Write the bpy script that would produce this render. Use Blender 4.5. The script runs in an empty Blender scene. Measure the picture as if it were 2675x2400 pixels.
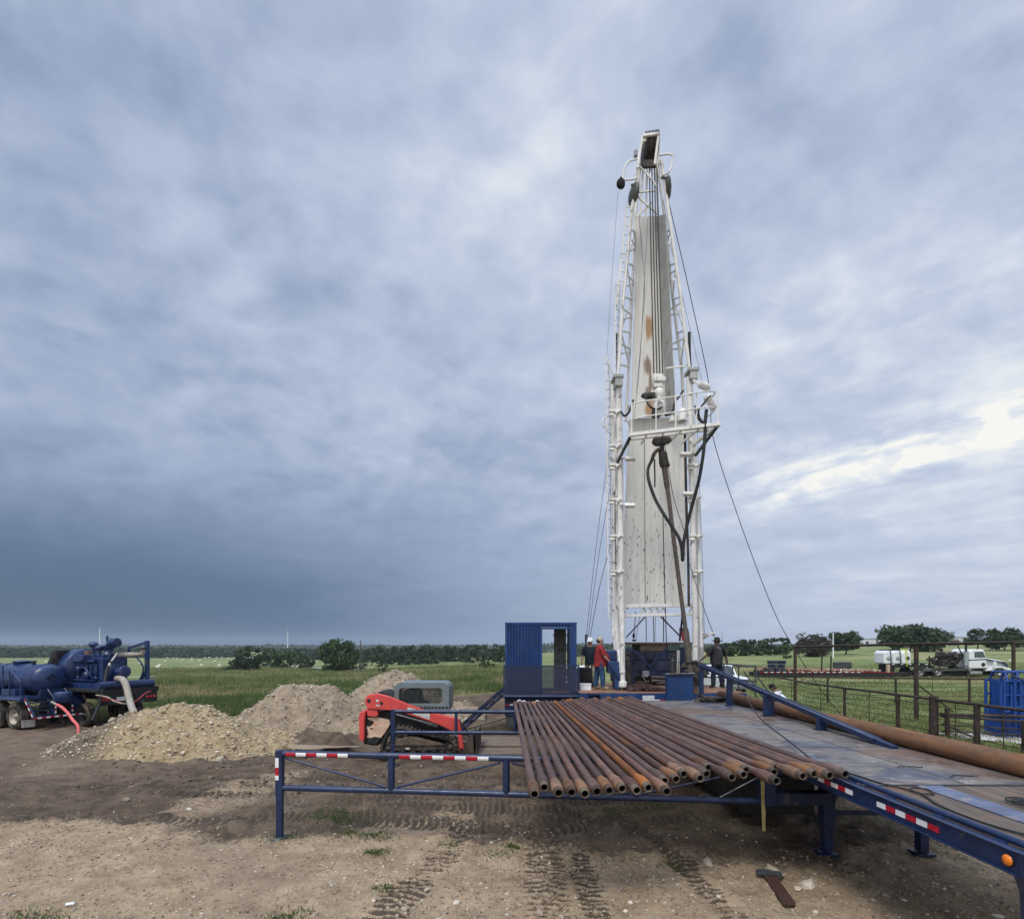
import bpy, math, random
import numpy as np
from mathutils import Vector, Matrix, Euler

rnd = random.Random(11)
npr = np.random.default_rng(5)
SC = bpy.context.scene
COL = SC.collection
R = math.radians
# ---- camera frame used to read the photograph (units: photo pixels, metres)
F, CX, CY, EYE = 1400.0, 1337.0, 1688.0, 3.1


def W(px, py, d):
    """point seen at photo pixel (px,py) lying d metres in front of the camera"""
    return Vector(((px - CX) / F * d, d, EYE - (py - CY) / F * d))


def G(px, py, z=0.0):
    return W(px, py, F * (EYE - z) / (py - CY))


def V(*a):
    return Vector(a)


ORG = {}
ONE_PART = {'panel_rib', 'links', 'window_grille', 'guard_wire', 'wire_rod', 'vent_slots', 'eyes_and_mouth', 'latch', 'winch_gear', 'rim', 'tyre', 'front_wall', 'carrier_bed', 'frame', 'wall', 'mesh_screen', 'tread', 'steps'}
UP = Vector((0, 0, 1))


class MB:
    def __init__(s):
        s.v, s.f, s.sm, s.mi, s.pc = [], [], [], [], []
        s.cur = 0

    def add(s, vs, fs, smooth=False, mat=0):
        o = len(s.v)
        s.v.extend([tuple(v) for v in vs])
        for f in fs:
            s.f.append([i + o for i in f])
            s.sm.append(smooth)
            s.mi.append(mat)
            s.pc.append(s.cur)
        return s

    def box(s, c, size, rot=None, mat=0, top=(1, 1)):
        s.cur += 1
        c = Vector(c)
        hx, hy, hz = size[0] / 2, size[1] / 2, size[2] / 2
        M = Euler(rot).to_matrix() if rot is not None and not isinstance(rot, Matrix) else rot
        vs = []
        for z in (-1, 1):
            tx, ty = (top if z > 0 else (1, 1))
            for x, y in ((-1, -1), (1, -1), (1, 1), (-1, 1)):
                p = Vector((x * hx * tx, y * hy * ty, z * hz))
                if M is not None:
                    p = M @ p
                vs.append(c + p)
        return s.add(vs, [(3, 2, 1, 0), (4, 5, 6, 7), (0, 1, 5, 4), (1, 2, 6, 5), (2, 3, 7, 6), (3, 0, 4, 7)], mat=mat)

    def bb(s, x0, x1, y0, y1, z0, z1, mat=0):
        return s.box(((x0 + x1) / 2, (y0 + y1) / 2, (z0 + z1) / 2), (abs(x1 - x0), abs(y1 - y0), abs(z1 - z0)), mat=mat)

    def bar(s, a, b, w, h=None, up=UP, mat=0):
        s.cur += 1
        a, b = Vector(a), Vector(b)
        h = h or w
        d = (b - a).normalized()
        x = d.cross(Vector(up))
        if x.length < 1e-4:
            x = d.cross(Vector((0, 1, 0)))
        x.normalize()
        y = x.cross(d).normalized()
        vs = []
        for p in (a, b):
            for i, j in ((-1, -1), (1, -1), (1, 1), (-1, 1)):
                vs.append(p + x * (w / 2 * i) + y * (h / 2 * j))
        return s.add(vs, [(3, 2, 1, 0), (4, 5, 6, 7), (0, 1, 5, 4), (1, 2, 6, 5), (2, 3, 7, 6), (3, 0, 4, 7)], mat=mat)

    def tube(s, pts, r, n=10, caps=True, mat=0):
        s.cur += 1
        pts = [Vector(p) for p in pts]
        k = len(pts)
        rs = r if isinstance(r, (list, tuple)) else [r] * k
        t0 = (pts[1] - pts[0]).normalized()
        x = t0.cross(UP)
        if x.length < 1e-3:
            x = t0.cross(Vector((0, 1, 0)))
        x.normalize()
        vs, fs = [], []
        for i, p in enumerate(pts):
            if i == 0:
                t = (pts[1] - pts[0])
            elif i == k - 1:
                t = (pts[-1] - pts[-2])
            else:
                t = (pts[i + 1] - pts[i]).normalized() + (pts[i] - pts[i - 1]).normalized()
            if t.length < 1e-9:
                t = Vector((0, 0, 1))
            t.normalize()
            x = x - t * x.dot(t)
            if x.length < 1e-5:
                x = t.orthogonal()
            x.normalize()
            y = t.cross(x)
            for j in range(n):
                a = 2 * math.pi * j / n
                vs.append(p + (x * math.cos(a) + y * math.sin(a)) * rs[i])
        for i in range(k - 1):
            for j in range(n):
                fs.append((i * n + j, i * n + (j + 1) % n, (i + 1) * n + (j + 1) % n, (i + 1) * n + j))
        s.add(vs, fs, True, mat)
        if caps:
            s.add([vs[j] for j in range(n)], [tuple(reversed(range(n)))], False, mat)
            s.add([vs[(k - 1) * n + j] for j in range(n)], [tuple(range(n))], False, mat)
        return s

    def lathe(s, o, axis, prof, n=24, mat=0, smooth=True):
        """prof: list of (radius, distance along axis)"""
        s.cur += 1
        o, ax = Vector(o), Vector(axis).normalized()
        x = ax.orthogonal().normalized()
        y = ax.cross(x)
        vs, fs = [], []
        for r, t in prof:
            for j in range(n):
                a = 2 * math.pi * j / n
                vs.append(o + ax * t + (x * math.cos(a) + y * math.sin(a)) * r)
        for i in range(len(prof) - 1):
            for j in range(n):
                fs.append((i * n + j, i * n + (j + 1) % n, (i + 1) * n + (j + 1) % n, (i + 1) * n + j))
        return s.add(vs, fs, smooth, mat)

    def prism(s, poly, vec, mat=0):
        """3-D polygon pushed along vec, closed"""
        s.cur += 1
        vec = Vector(vec)
        a = [Vector(p) for p in poly]
        n = len(a)
        b = [p + vec for p in a]
        fs = [tuple(reversed(range(n))), tuple(range(n, 2 * n))]
        for i in range(n):
            fs.append((i, (i + 1) % n, n + (i + 1) % n, n + i))
        return s.add(a + b, fs, mat=mat)

    def ball(s, c, r, n=10, m=7, sc=(1, 1, 1), mat=0, jit=0.0, rg=None):
        s.cur += 1
        c = Vector(c)
        vs, fs = [], []
        for i in range(m + 1):
            th = math.pi * i / m
            for j in range(n):
                a = 2 * math.pi * j / n
                q = 1 + ((rg or rnd).uniform(-jit, jit) if jit else 0)
                vs.append(c + Vector((math.sin(th) * math.cos(a) * sc[0], math.sin(th) * math.sin(a) * sc[1], math.cos(th) * sc[2])) * r * q)
        for i in range(m):
            for j in range(n):
                fs.append((i * n + j, (i + 1) * n + j, (i + 1) * n + (j + 1) % n, i * n + (j + 1) % n))
        return s.add(vs, fs, True, mat)

    def pieces(s):
        """groups of shapes that touch each other (by their boxes)"""
        box = {}
        for f, p in zip(s.f, s.pc):
            b = box.setdefault(p, [[1e9] * 3, [-1e9] * 3])
            for i in f:
                for k in range(3):
                    b[0][k] = min(b[0][k], s.v[i][k])
                    b[1][k] = max(b[1][k], s.v[i][k])
        ks = list(box)
        up = {k: k for k in ks}

        def find(k):
            while up[k] != k:
                k = up[k]
            return k
        for i, a in enumerate(ks):
            for b in ks[i + 1:]:
                if all(box[a][0][k] - .025 <= box[b][1][k] and box[b][0][k] - .025 <= box[a][1][k] for k in range(3)):
                    up[find(b)] = find(a)
        return {k: find(k) for k in ks}

    def build(s, name, mats, parent=None, org=None, bevel=0.0):
        if parent is not None and name not in ONE_PART and len(set(s.pc)) > 1:
            g = s.pieces()
            roots = sorted(set(g.values()))
            if 1 < len(roots) <= (90 if name == 'ladder_rung' else 14):
                out = None
                for r in roots:
                    m = MB()
                    ix = {}
                    for f, sm, mi, p in zip(s.f, s.sm, s.mi, s.pc):
                        if g[p] == r:
                            for i in f:
                                if i not in ix:
                                    ix[i] = len(m.v)
                                    m.v.append(s.v[i])
                            m.f.append([ix[i] for i in f])
                            m.sm.append(sm)
                            m.mi.append(mi)
                            m.pc.append(0)
                    o = m._build(name, mats, parent, org, bevel)
                    out = out or o
                return out
        return s._build(name, mats, parent, org, bevel)

    def _build(s, name, mats, parent=None, org=None, bevel=0.0):
        me = bpy.data.meshes.new(name)
        if org is None:
            org = ORG.get(parent.name, Vector((0, 0, 0))) if parent is not None else Vector((0, 0, 0))
        org = Vector(org)
        me.from_pydata([(v[0] - org.x, v[1] - org.y, v[2] - org.z) for v in s.v], [], s.f)
        if not isinstance(mats, (list, tuple)):
            mats = [mats]
        for m in mats:
            me.materials.append(m)
        me.polygons.foreach_set('use_smooth', s.sm)
        me.polygons.foreach_set('material_index', s.mi)
        me.update()
        o = bpy.data.objects.new(name, me)
        COL.objects.link(o)
        if parent is not None:
            o.parent = parent
        else:
            o.location = org
        ORG[o.name] = org
        if bevel:
            b = o.modifiers.new('bevel', 'BEVEL')
            b.width = bevel
            b.segments = 2
            b.limit_method = 'ANGLE'
            b.angle_limit = R(40)
            b.harden_normals = False
        return o


def npmesh(name, v, f, mats, parent=None, org=(0, 0, 0), smooth=True, mi=None):
    """fast mesh from numpy arrays; f is (n,3) or (n,4)"""
    me = bpy.data.meshes.new(name)
    v = np.asarray(v, dtype=np.float32) - np.asarray(org, dtype=np.float32)
    f = np.asarray(f, dtype=np.int32)
    me.vertices.add(len(v))
    me.vertices.foreach_set('co', v.ravel())
    k = f.shape[1]
    me.loops.add(f.size)
    me.loops.foreach_set('vertex_index', f.ravel())
    me.polygons.add(len(f))
    me.polygons.foreach_set('loop_start', np.arange(0, f.size, k, dtype=np.int32))
    me.polygons.foreach_set('use_smooth', np.full(len(f), smooth))
    if not isinstance(mats, (list, tuple)):
        mats = [mats]
    for m in mats:
        me.materials.append(m)
    if mi is not None:
        me.polygons.foreach_set('material_index', np.asarray(mi, dtype=np.int32))
    me.update(calc_edges=True)
    o = bpy.data.objects.new(name, me)
    COL.objects.link(o)
    if parent is not None:
        o.parent = parent
    else:
        o.location = org
    ORG[o.name] = Vector(org)
    return o


def tag(o, label=None, cat=None, group=None, kind=None):
    if label:
        o['label'] = label
    if cat:
        o['category'] = cat
    if group:
        o['group'] = group
    if kind:
        o['kind'] = kind
    return o


def thing(name, label, cat, loc, rz=0.0, group=None, local=False):
    """Empty at the base of a thing. local=False: its parts are given in world coordinates."""
    o = bpy.data.objects.new(name, None)
    o.empty_display_size = 0.2
    COL.objects.link(o)
    o.location = loc
    o.rotation_euler = (0, 0, rz)
    ORG[o.name] = Vector((0, 0, 0)) if local else Vector(loc)
    return tag(o, label, cat, group)


def part(o, label):
    o['label'] = label
    return o


def copy_tree(o, parent=None):
    c = o.copy()
    COL.objects.link(c)
    c.parent = parent
    ORG[c.name] = ORG.get(o.name, Vector((0, 0, 0)))
    for ch in list(o.children):
        copy_tree(ch, c)
    return c


def smooth_path(pts, k=8):
    """Catmull-Rom through the points"""
    pts = [Vector(p) for p in pts]
    P = [pts[0] * 2 - pts[1]] + pts + [pts[-1] * 2 - pts[-2]]
    out = []
    for i in range(1, len(P) - 2):
        p0, p1, p2, p3 = P[i - 1], P[i], P[i + 1], P[i + 2]
        for j in range(k):
            t = j / k
            out.append(0.5 * ((2 * p1) + (p2 - p0) * t + (2 * p0 - 5 * p1 + 4 * p2 - p3) * t * t + (3 * p1 - p0 - 3 * p2 + p3) * t ** 3))
    out.append(pts[-1])
    return out


# ---------------------------------------------------------------- numpy noise
def vnoise(x, y, seed=0):
    xi = np.floor(x).astype(np.int64)
    yi = np.floor(y).astype(np.int64)
    xf, yf = x - xi, y - yi
    u = xf * xf * (3 - 2 * xf)
    v = yf * yf * (3 - 2 * yf)

    def h(a, b):
        n = (a * 374761393 + b * 668265263 + seed * 1442695041) & 0x7fffffff
        n = ((n ^ (n >> 13)) * 1274126177) & 0x7fffffff
        n = n ^ (n >> 16)
        return (n & 0xffff) / 65535.0
    return (h(xi, yi) * (1 - u) + h(xi + 1, yi) * u) * (1 - v) + (h(xi, yi + 1) * (1 - u) + h(xi + 1, yi + 1) * u) * v


def fbm(x, y, o=4, seed=0, gain=0.5):
    s, a, t = 0, 1.0, 0
    for i in range(o):
        s = s + a * (vnoise(x * 2 ** i + 17.3 * i, y * 2 ** i - 9.1 * i, seed + i) - 0.5)
        t += a
        a *= gain
    return s / t * 2


def sstep(a, b, x):
    t = np.clip((x - a) / (b - a), 0, 1)
    return t * t * (3 - 2 * t)


# ---------------------------------------------------------------- terrain
LX = [0, 12, 20, 30, 60, 120, 250, 450, 800, 1500, 2600, 3600]
LZ = [0, 0, -.25, -.45, -1.5, -3.3, -6, -8.5, -9.5, -8, -2, 3]
CX_ = [0, 12, 20, 30, 60, 120, 250, 450, 800, 1500, 2600, 3600]
CZ_ = [0, 0, 0, -.1, -.7, -1.7, -3.6, -6, -8.5, -8, -2, 3]
RX_ = [0, 20, 40, 60, 100, 140, 200, 300, 600, 1500, 2600, 3600]
RZ_ = [0, 0, 0, .02, .5, .9, 1.4, 1.2, .5, -1, 1, 4]
QX = [0, 20, 40, 58, 100, 150, 250, 400, 800, 1500, 2600, 3600]
QZ = [0, 0, 0, .05, .9, 2.1, 4.2, 4.5, 4, 3, 4, 5]


def ground_base(x, y):
    r = np.maximum(np.where(y > 0, y, np.hypot(x, y)), np.abs(x) * .55)
    a = np.where(y > 1e-3, x / np.maximum(y, 1e-3), np.sign(x) * 3)
    a = np.clip(a, -3, 3)
    z = np.interp(r, LX, LZ)
    t = sstep(-.32, -.02, a)
    z = z * (1 - t) + np.interp(r, CX_, CZ_) * t
    t = sstep(0.02, .42, a)
    z = z * (1 - t) + np.interp(r, RX_, RZ_) * t
    t = sstep(.5, .8, a)
    z = z * (1 - t) + np.interp(r, QX, QZ) * t
    return z


def gz(x, y):
    return float(ground_base(np.array([float(x)]), np.array([float(y)]))[0])


def GP(px, d):
    """point on the ground under photo column px at distance d"""
    x = (px - CX) / F * d
    return Vector((x, d, gz(x, d)))
# ---------------------------------------------------------------- materials
def nodes_of(name):
    m = bpy.data.materials.new(name)
    m.use_nodes = True
    nt = m.node_tree
    return m, nt, nt.nodes['Principled BSDF']


class NT:
    def __init__(s, nt):
        s.nt = nt

    def n(s, t, ins=None, **kw):
        nd = s.nt.nodes.new(t)
        for k, v in kw.items():
            setattr(nd, k, v)
        for k, v in (ins or {}).items():
            if isinstance(v, bpy.types.NodeSocket):
                s.nt.links.new(v, nd.inputs[k])
            else:
                nd.inputs[k].default_value = v
        return nd

    def link(s, a, b):
        s.nt.links.new(a, b)

    def math(s, op, a, b=None, c=None, clamp=False):
        nd = s.nt.nodes.new('ShaderNodeMath')
        nd.operation = op
        nd.use_clamp = clamp
        for i, v in enumerate((a, b, c)):
            if v is None:
                continue
            if isinstance(v, bpy.types.NodeSocket):
                s.nt.links.new(v, nd.inputs[i])
            else:
                nd.inputs[i].default_value = v
        return nd.outputs[0]

    def ramp(s, x, a, b, lo=0.0, hi=1.0, smooth=True):
        nd = s.nt.nodes.new('ShaderNodeMapRange')
        nd.interpolation_type = 'SMOOTHSTEP' if smooth else 'LINEAR'
        s.nt.links.new(x, nd.inputs[0])
        for i, v in enumerate((a, b, lo, hi)):
            nd.inputs[1 + i].default_value = v
        return nd.outputs[0]

    def mix(s, f, a, b):
        nd = s.nt.nodes.new('ShaderNodeMix')
        nd.data_type = 'RGBA'
        for sock, v in ((nd.inputs[0], f), (nd.inputs[6], a), (nd.inputs[7], b)):
            if isinstance(v, bpy.types.NodeSocket):
                s.nt.links.new(v, sock)
            else:
                sock.default_value = (*v, 1) if isinstance(v, (tuple, list)) and len(v) == 3 else v
        return nd.outputs[2]

    def coords(s, scale=(1, 1, 1), rand=True, src='Object'):
        tc = s.nt.nodes.new('ShaderNodeTexCoord')
        mp = s.nt.nodes.new('ShaderNodeMapping')
        s.nt.links.new(tc.outputs[src], mp.inputs[0])
        mp.inputs['Scale'].default_value = scale
        if rand:
            oi = s.nt.nodes.new('ShaderNodeObjectInfo')
            mul = s.math('MULTIPLY', oi.outputs['Random'], 37.0)
            cb = s.nt.nodes.new('ShaderNodeCombineXYZ')
            for i in range(3):
                s.nt.links.new(mul, cb.inputs[i])
            s.nt.links.new(cb.outputs[0], mp.inputs['Location'])
        return mp.outputs[0]

    def noise(s, vec, scale=5, detail=4, rough=.55, dist=0.0):
        nd = s.nt.nodes.new('ShaderNodeTexNoise')
        s.nt.links.new(vec, nd.inputs['Vector'])
        nd.inputs['Scale'].default_value = scale
        nd.inputs['Detail'].default_value = detail
        nd.inputs['Roughness'].default_value = rough
        nd.inputs['Distortion'].default_value = dist
        return nd.outputs[0]

    def vor(s, vec, scale=5, feature='F1'):
        nd = s.nt.nodes.new('ShaderNodeTexVoronoi')
        nd.feature = feature
        s.nt.links.new(vec, nd.inputs['Vector'])
        nd.inputs['Scale'].default_value = scale
        return nd

    def bump(s, h, strength=.3, dist=.02, bsdf=None):
        nd = s.nt.nodes.new('ShaderNodeBump')
        nd.inputs['Strength'].default_value = strength
        nd.inputs['Distance'].default_value = dist
        s.nt.links.new(h, nd.inputs['Height'])
        if bsdf:
            s.nt.links.new(nd.outputs[0], bsdf.inputs['Normal'])
        return nd.outputs[0]


def surf(name, col, rough=.6, metal=0.0, var=.18, scale=3.0, dirt=None, damt=.45, dscale=2.2, stretch=(1, 1, 1),
         bump=.15, bscale=30.0, bdist=.004, spec=.4, coat=0.0, streak=None, samt=.5):
    """general worn surface: tone variation, patches of dirt / rust, vertical streaks, small relief"""
    m, nt, b = nodes_of(name)
    t = NT(nt)
    c = t.coords(stretch)
    n1 = t.noise(c, scale, 5)
    lo = tuple(max(0, x * (1 - var)) for x in col)
    hi = tuple(min(1, x * (1 + var)) for x in col)
    out = t.mix(t.ramp(n1, .3, .7), lo, hi)
    rg = t.ramp(t.noise(c, scale * 2.7, 3), .3, .7, max(.05, rough - .12), min(1, rough + .15))
    if dirt is not None:
        nd = t.noise(c, dscale, 7, .65, .4)
        e = .72 - damt * .45
        f = t.ramp(nd, e, e + .09)
        out = t.mix(t.math('MULTIPLY', f, .85), out, dirt)
        rg = t.math('ADD', rg, t.math('MULTIPLY', f, .3), clamp=True)
    if streak is not None:
        cs = t.coords((9, 9, .55))
        ns = t.noise(cs, 1.0, 4, .6)
        f = t.ramp(ns, .62 - samt * .2, .75 - samt * .1)
        out = t.mix(t.math('MULTIPLY', f, .6), out, streak)
    t.link(out, b.inputs['Base Color'])
    t.link(rg, b.inputs['Roughness'])
    b.inputs['Metallic'].default_value = metal
    b.inputs['Specular IOR Level'].default_value = spec
    if coat:
        b.inputs['Coat Weight'].default_value = coat
        b.inputs['Coat Roughness'].default_value = .25
    if bump:
        t.bump(t.noise(c, bscale, 4, .6), bump, bdist, b)
    return m


RUSTC = (.11, .055, .03)
BLUE = (.007, .021, .072)
M = {}
M['blue'] = surf('blue_paint', BLUE, .42, 0, .22, 2.5, dirt=(.10, .085, .075), damt=.22, dscale=3.5, bump=.08, spec=.5, coat=.15)
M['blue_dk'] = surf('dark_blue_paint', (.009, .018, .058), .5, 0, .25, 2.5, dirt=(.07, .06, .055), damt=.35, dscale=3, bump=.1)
M['blue_box'] = surf('blue_box_paint', (.014, .048, .155), .45, 0, .15, 2, dirt=(.09, .08, .075), damt=.22, dscale=2.5, streak=(.05, .05, .06), samt=.25, bump=.06)
M['blue_bright'] = surf('bright_blue_paint', (.010, .055, .25), .4, 0, .2, 3, dirt=(.07, .07, .08), damt=.2, bump=.06)
M['blue_tank'] = surf('navy_tank_paint', (.013, .034, .112), .33, 0, .2, 1.6, dirt=(.10, .095, .09), damt=.25, dscale=2, streak=(.06, .06, .07), samt=.3, bump=.04, coat=.25)
M['white'] = surf('white_mast_paint', (.74, .735, .70), .5, 0, .08, 2.5, dirt=(.16, .12, .09), damt=.22, dscale=4.5, streak=(.28, .25, .21), samt=.35, bump=.06)
M['white_leg'] = surf('chipped_white_paint', (.74, .73, .695), .5, 0, .08, 2.5, dirt=(.09, .07, .055), damt=.34, dscale=4.0, streak=(.30, .27, .22), samt=.5, bump=.12)
M['white_car'] = surf('white_vehicle_paint', (.74, .75, .76), .3, 0, .05, 1.5, dirt=(.35, .31, .25), damt=.2, dscale=1.5, bump=0, coat=.5)
M['plastic_white'] = surf('white_plastic', (.72, .74, .76), .45, 0, .05, 1.5, bump=0)
M['red'] = surf('red_orange_paint', (.62, .068, .060), .4, 0, .15, 2.2, dirt=(.17, .12, .09), damt=.24, dscale=3.2, bump=.05, coat=.2)
M['red_tape'] = surf('red_reflective', (.42, .012, .03), .35, 0, .1, 12, bump=0)
M['white_tape'] = surf('white_reflective', (.78, .79, .80), .35, 0, .06, 12, dirt=(.4, .38, .35), damt=.15, dscale=9, bump=0)
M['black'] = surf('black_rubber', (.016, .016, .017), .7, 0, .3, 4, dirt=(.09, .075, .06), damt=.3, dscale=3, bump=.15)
M['tyre'] = surf('tyre_rubber', (.020, .019, .018), .85, 0, .3, 4, dirt=(.13, .105, .085), damt=.5, dscale=2.5, bump=.2)
M['hose_black'] = surf('hose_black', (.010, .010, .011), .5, 0, .3, 6, bump=.05)
M['steel'] = surf('bare_steel', (.34, .34, .33), .35, .8, .2, 4, dirt=(.13, .09, .06), damt=.3, bump=.05)
M['grime'] = surf('grimy_dark_metal', (.045, .042, .040), .6, .2, .4, 4, dirt=(.13, .095, .07), damt=.45, dscale=4, bump=.2)
M['dark_grey'] = surf('dark_grey_metal', (.06, .065, .07), .5, .2, .3, 3, dirt=(.16, .13, .10), damt=.3, bump=.1)
M['cab_grey'] = surf('cab_grey_paint', (.145, .18, .19), .45, 0, .12, 2.5, dirt=(.24, .20, .16), damt=.28, bump=.05)
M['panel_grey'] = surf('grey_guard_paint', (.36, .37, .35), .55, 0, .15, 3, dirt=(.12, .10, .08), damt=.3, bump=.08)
M['chrome'] = surf('polished_rod', (.62, .63, .64), .18, 1, .05, 6, bump=0)
M['cable'] = surf('wire_rope', (.035, .036, .038), .55, .4, .3, 20, bump=0)
M['cable_pale'] = surf('galvanised_wire', (.22, .23, .25), .5, .5, .2, 20, bump=0)
M['amber'] = surf('amber_lens', (.85, .21, .01), .2, 0, .1, 20, bump=0, coat=.5)
M['red_lens'] = surf('red_lens', (.45, .02, .03), .2, 0, .1, 20, bump=0, coat=.5)
M['fence'] = surf('weathered_fence_pipe', (.040, .029, .024), .7, .1, .35, 3, dirt=(.10, .055, .035), damt=.4, dscale=5, bump=.15)
M['wood'] = surf('grey_timber', (.20, .155, .115), .85, 0, .3, 3, stretch=(.6, 6, 6), dirt=(.075, .058, .045), damt=.45, dscale=3, bump=.5, bscale=12, bdist=.01)
M['wood_pale'] = surf('pale_lumber', (.46, .36, .24), .85, 0, .2, 3, stretch=(.6, 6, 6), dirt=(.22, .16, .11), damt=.3, bump=.3)
M['brick'] = surf('reddish_rubble', (.30, .13, .09), .9, 0, .4, 6, dirt=(.45, .36, .28), damt=.5, dscale=6, bump=.4)
M['mud'] = surf('wet_mud', (.105, .077, .056), .75, 0, .35, 3, dirt=(.17, .13, .095), damt=.5, dscale=4, bump=.7, bscale=9, bdist=.05)
M['hose_tan'] = surf('muddy_hose', (.33, .30, .25), .7, 0, .15, 5, dirt=(.20, .16, .12), damt=.4, bump=.2, bscale=60)
M['hose_pink'] = surf('faded_red_hose', (.66, .13, .13), .5, 0, .15, 5, dirt=(.38, .2, .16), damt=.2, bump=.05)
M['rope_red'] = surf('red_hose_strap', (.40, .05, .06), .6, 0, .2, 9, bump=0)
M['yellow'] = surf('yellow_strap', (.33, .29, .12), .7, 0, .2, 12, dirt=(.25, .22, .1), damt=.3, bump=0)
M['hivis'] = surf('yellow_webbing', (.62, .72, .06), .6, 0, .1, 12, bump=0)
M['sticker'] = surf('scuffed_sticker', (.62, .62, .60), .4, 0, .1, 9, dirt=(.22, .22, .21), damt=.45, dscale=22, bump=0)
M['torn'] = surf('scraped_tan_panel', (.66, .46, .34), .6, 0, .15, 5, dirt=(.56, .20, .14), damt=.4, dscale=4, bump=.1)
M['plate'] = surf('licence_plate', (.68, .70, .72), .4, 0, .05, 9, dirt=(.10, .11, .13), damt=.42, dscale=42, bump=0)
M['gauge'] = surf('pale_grey_housing', (.30, .33, .34), .5, 0, .15, 6, bump=.05)
M['skin'] = surf('skin', (.44, .245, .175), .55, 0, .1, 20, bump=.03)
M['skin_dk'] = surf('tanned_skin', (.22, .12, .085), .55, 0, .1, 20, bump=.03)
M['shirt_red'] = surf('red_cotton', (.235, .033, .035), .9, 0, .2, 7, bump=.3, bscale=14, bdist=.02, spec=.1)
M['shirt_dark'] = surf('charcoal_cotton', (.035, .036, .038), .9, 0, .2, 7, bump=.3, bscale=14, bdist=.02, spec=.1)
M['shirt_navy'] = surf('navy_cotton', (.018, .028, .045), .9, 0, .2, 7, bump=.3, bscale=14, bdist=.02, spec=.1)
M['shirt_white'] = surf('white_cotton', (.66, .70, .76), .9, 0, .08, 7, bump=.4, bscale=12, bdist=.03, spec=.1)
M['jeans'] = surf('blue_denim', (.035, .075, .155), .9, 0, .3, 9, dirt=(.10, .13, .19), damt=.35, dscale=6, bump=.3, bscale=20, bdist=.01, spec=.1)
M['jeans_dk'] = surf('dark_denim', (.022, .028, .045), .9, 0, .3, 9, bump=.3, bscale=20, bdist=.01, spec=.1)
M['khaki'] = surf('khaki_cloth', (.40, .36, .27), .9, 0, .12, 9, bump=.2, spec=.1)
M['boots'] = surf('dusty_boots', (.33, .27, .20), .85, 0, .25, 9, bump=.2)
M['boots_dk'] = surf('dark_boots', (.05, .042, .035), .8, 0, .25, 9, bump=.2)
M['hat_black'] = surf('black_felt', (.012, .012, .014), .9, 0, .2, 9, bump=.1)
M['hardhat'] = surf('white_hard_hat', (.80, .81, .82), .3, 0, .03, 5, bump=0, coat=.4)
M['hair'] = surf('brown_hair', (.05, .032, .022), .7, 0, .3, 30, bump=.3)
M['eye'] = surf('dark_eye', (.02, .015, .012), .3, 0, .1, 9, bump=0)
M['concrete'] = surf('pale_concrete', (.52, .50, .47), .85, 0, .12, 2, dirt=(.3, .27, .23), damt=.35, bump=.2)
M['barn_white'] = surf('pale_sheet_metal', (.55, .58, .62), .5, 0, .08, .3, bump=0)
M['barn_roof'] = surf('grey_sheet_roof', (.36, .40, .44), .45, .2, .1, .3, bump=0)
M['shed_dark'] = surf('brown_shed', (.12, .10, .085), .8, 0, .2, .3, bump=0)
M['silo'] = surf('galvanised_silo', (.30, .34, .38), .4, .5, .1, .5, bump=0)
M['bale'] = surf('hay_bale', (.62, .60, .47), .9, 0, .15, 3, dirt=(.42, .36, .22), damt=.35, bump=.4)
M['bark'] = surf('bark', (.085, .068, .052), .9, 0, .3, 3, bump=.5)
M['road'] = surf('pale_road', (.48, .45, .41), .9, 0, .12, .15, bump=.1)
M['road_blue'] = surf('asphalt_road', (.30, .31, .33), .85, 0, .1, .15, bump=.1)


def glassy(name, col, rough=.08):
    m, nt, b = nodes_of(name)
    b.inputs['Base Color'].default_value = (*col, 1)
    b.inputs['Roughness'].default_value = rough
    b.inputs['Specular IOR Level'].default_value = .8
    return m


M['glass_dark'] = glassy('dark_window_glass', (.03, .04, .045))
M['glass_green'] = glassy('greenish_window_glass', (.06, .10, .09), .15)


def mesh_screen(name, col, freq, width, tilt=False):
    """woven / welded wire mesh on a real sheet: holes by alpha"""
    m, nt, b = nodes_of(name)
    t = NT(nt)
    tc = nt.nodes.new('ShaderNodeTexCoord')
    sp = nt.nodes.new('ShaderNodeSeparateXYZ')
    nt.links.new(tc.outputs['Object'], sp.inputs[0])
    fs = []
    for ax in (0, 2):
        a = t.math('FRACT', t.math('MULTIPLY', sp.outputs[ax], freq))
        fs.append(t.math('LESS_THAN', a, width))
    al = t.math('MAXIMUM', fs[0], fs[1])
    nt.links.new(al, b.inputs['Alpha'])
    b.inputs['Base Color'].default_value = (*col, 1)
    b.inputs['Roughness'].default_value = .6
    return m


M['screen_navy'] = mesh_screen('navy_expanded_mesh', (.020, .024, .055), 26, .52)


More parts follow.
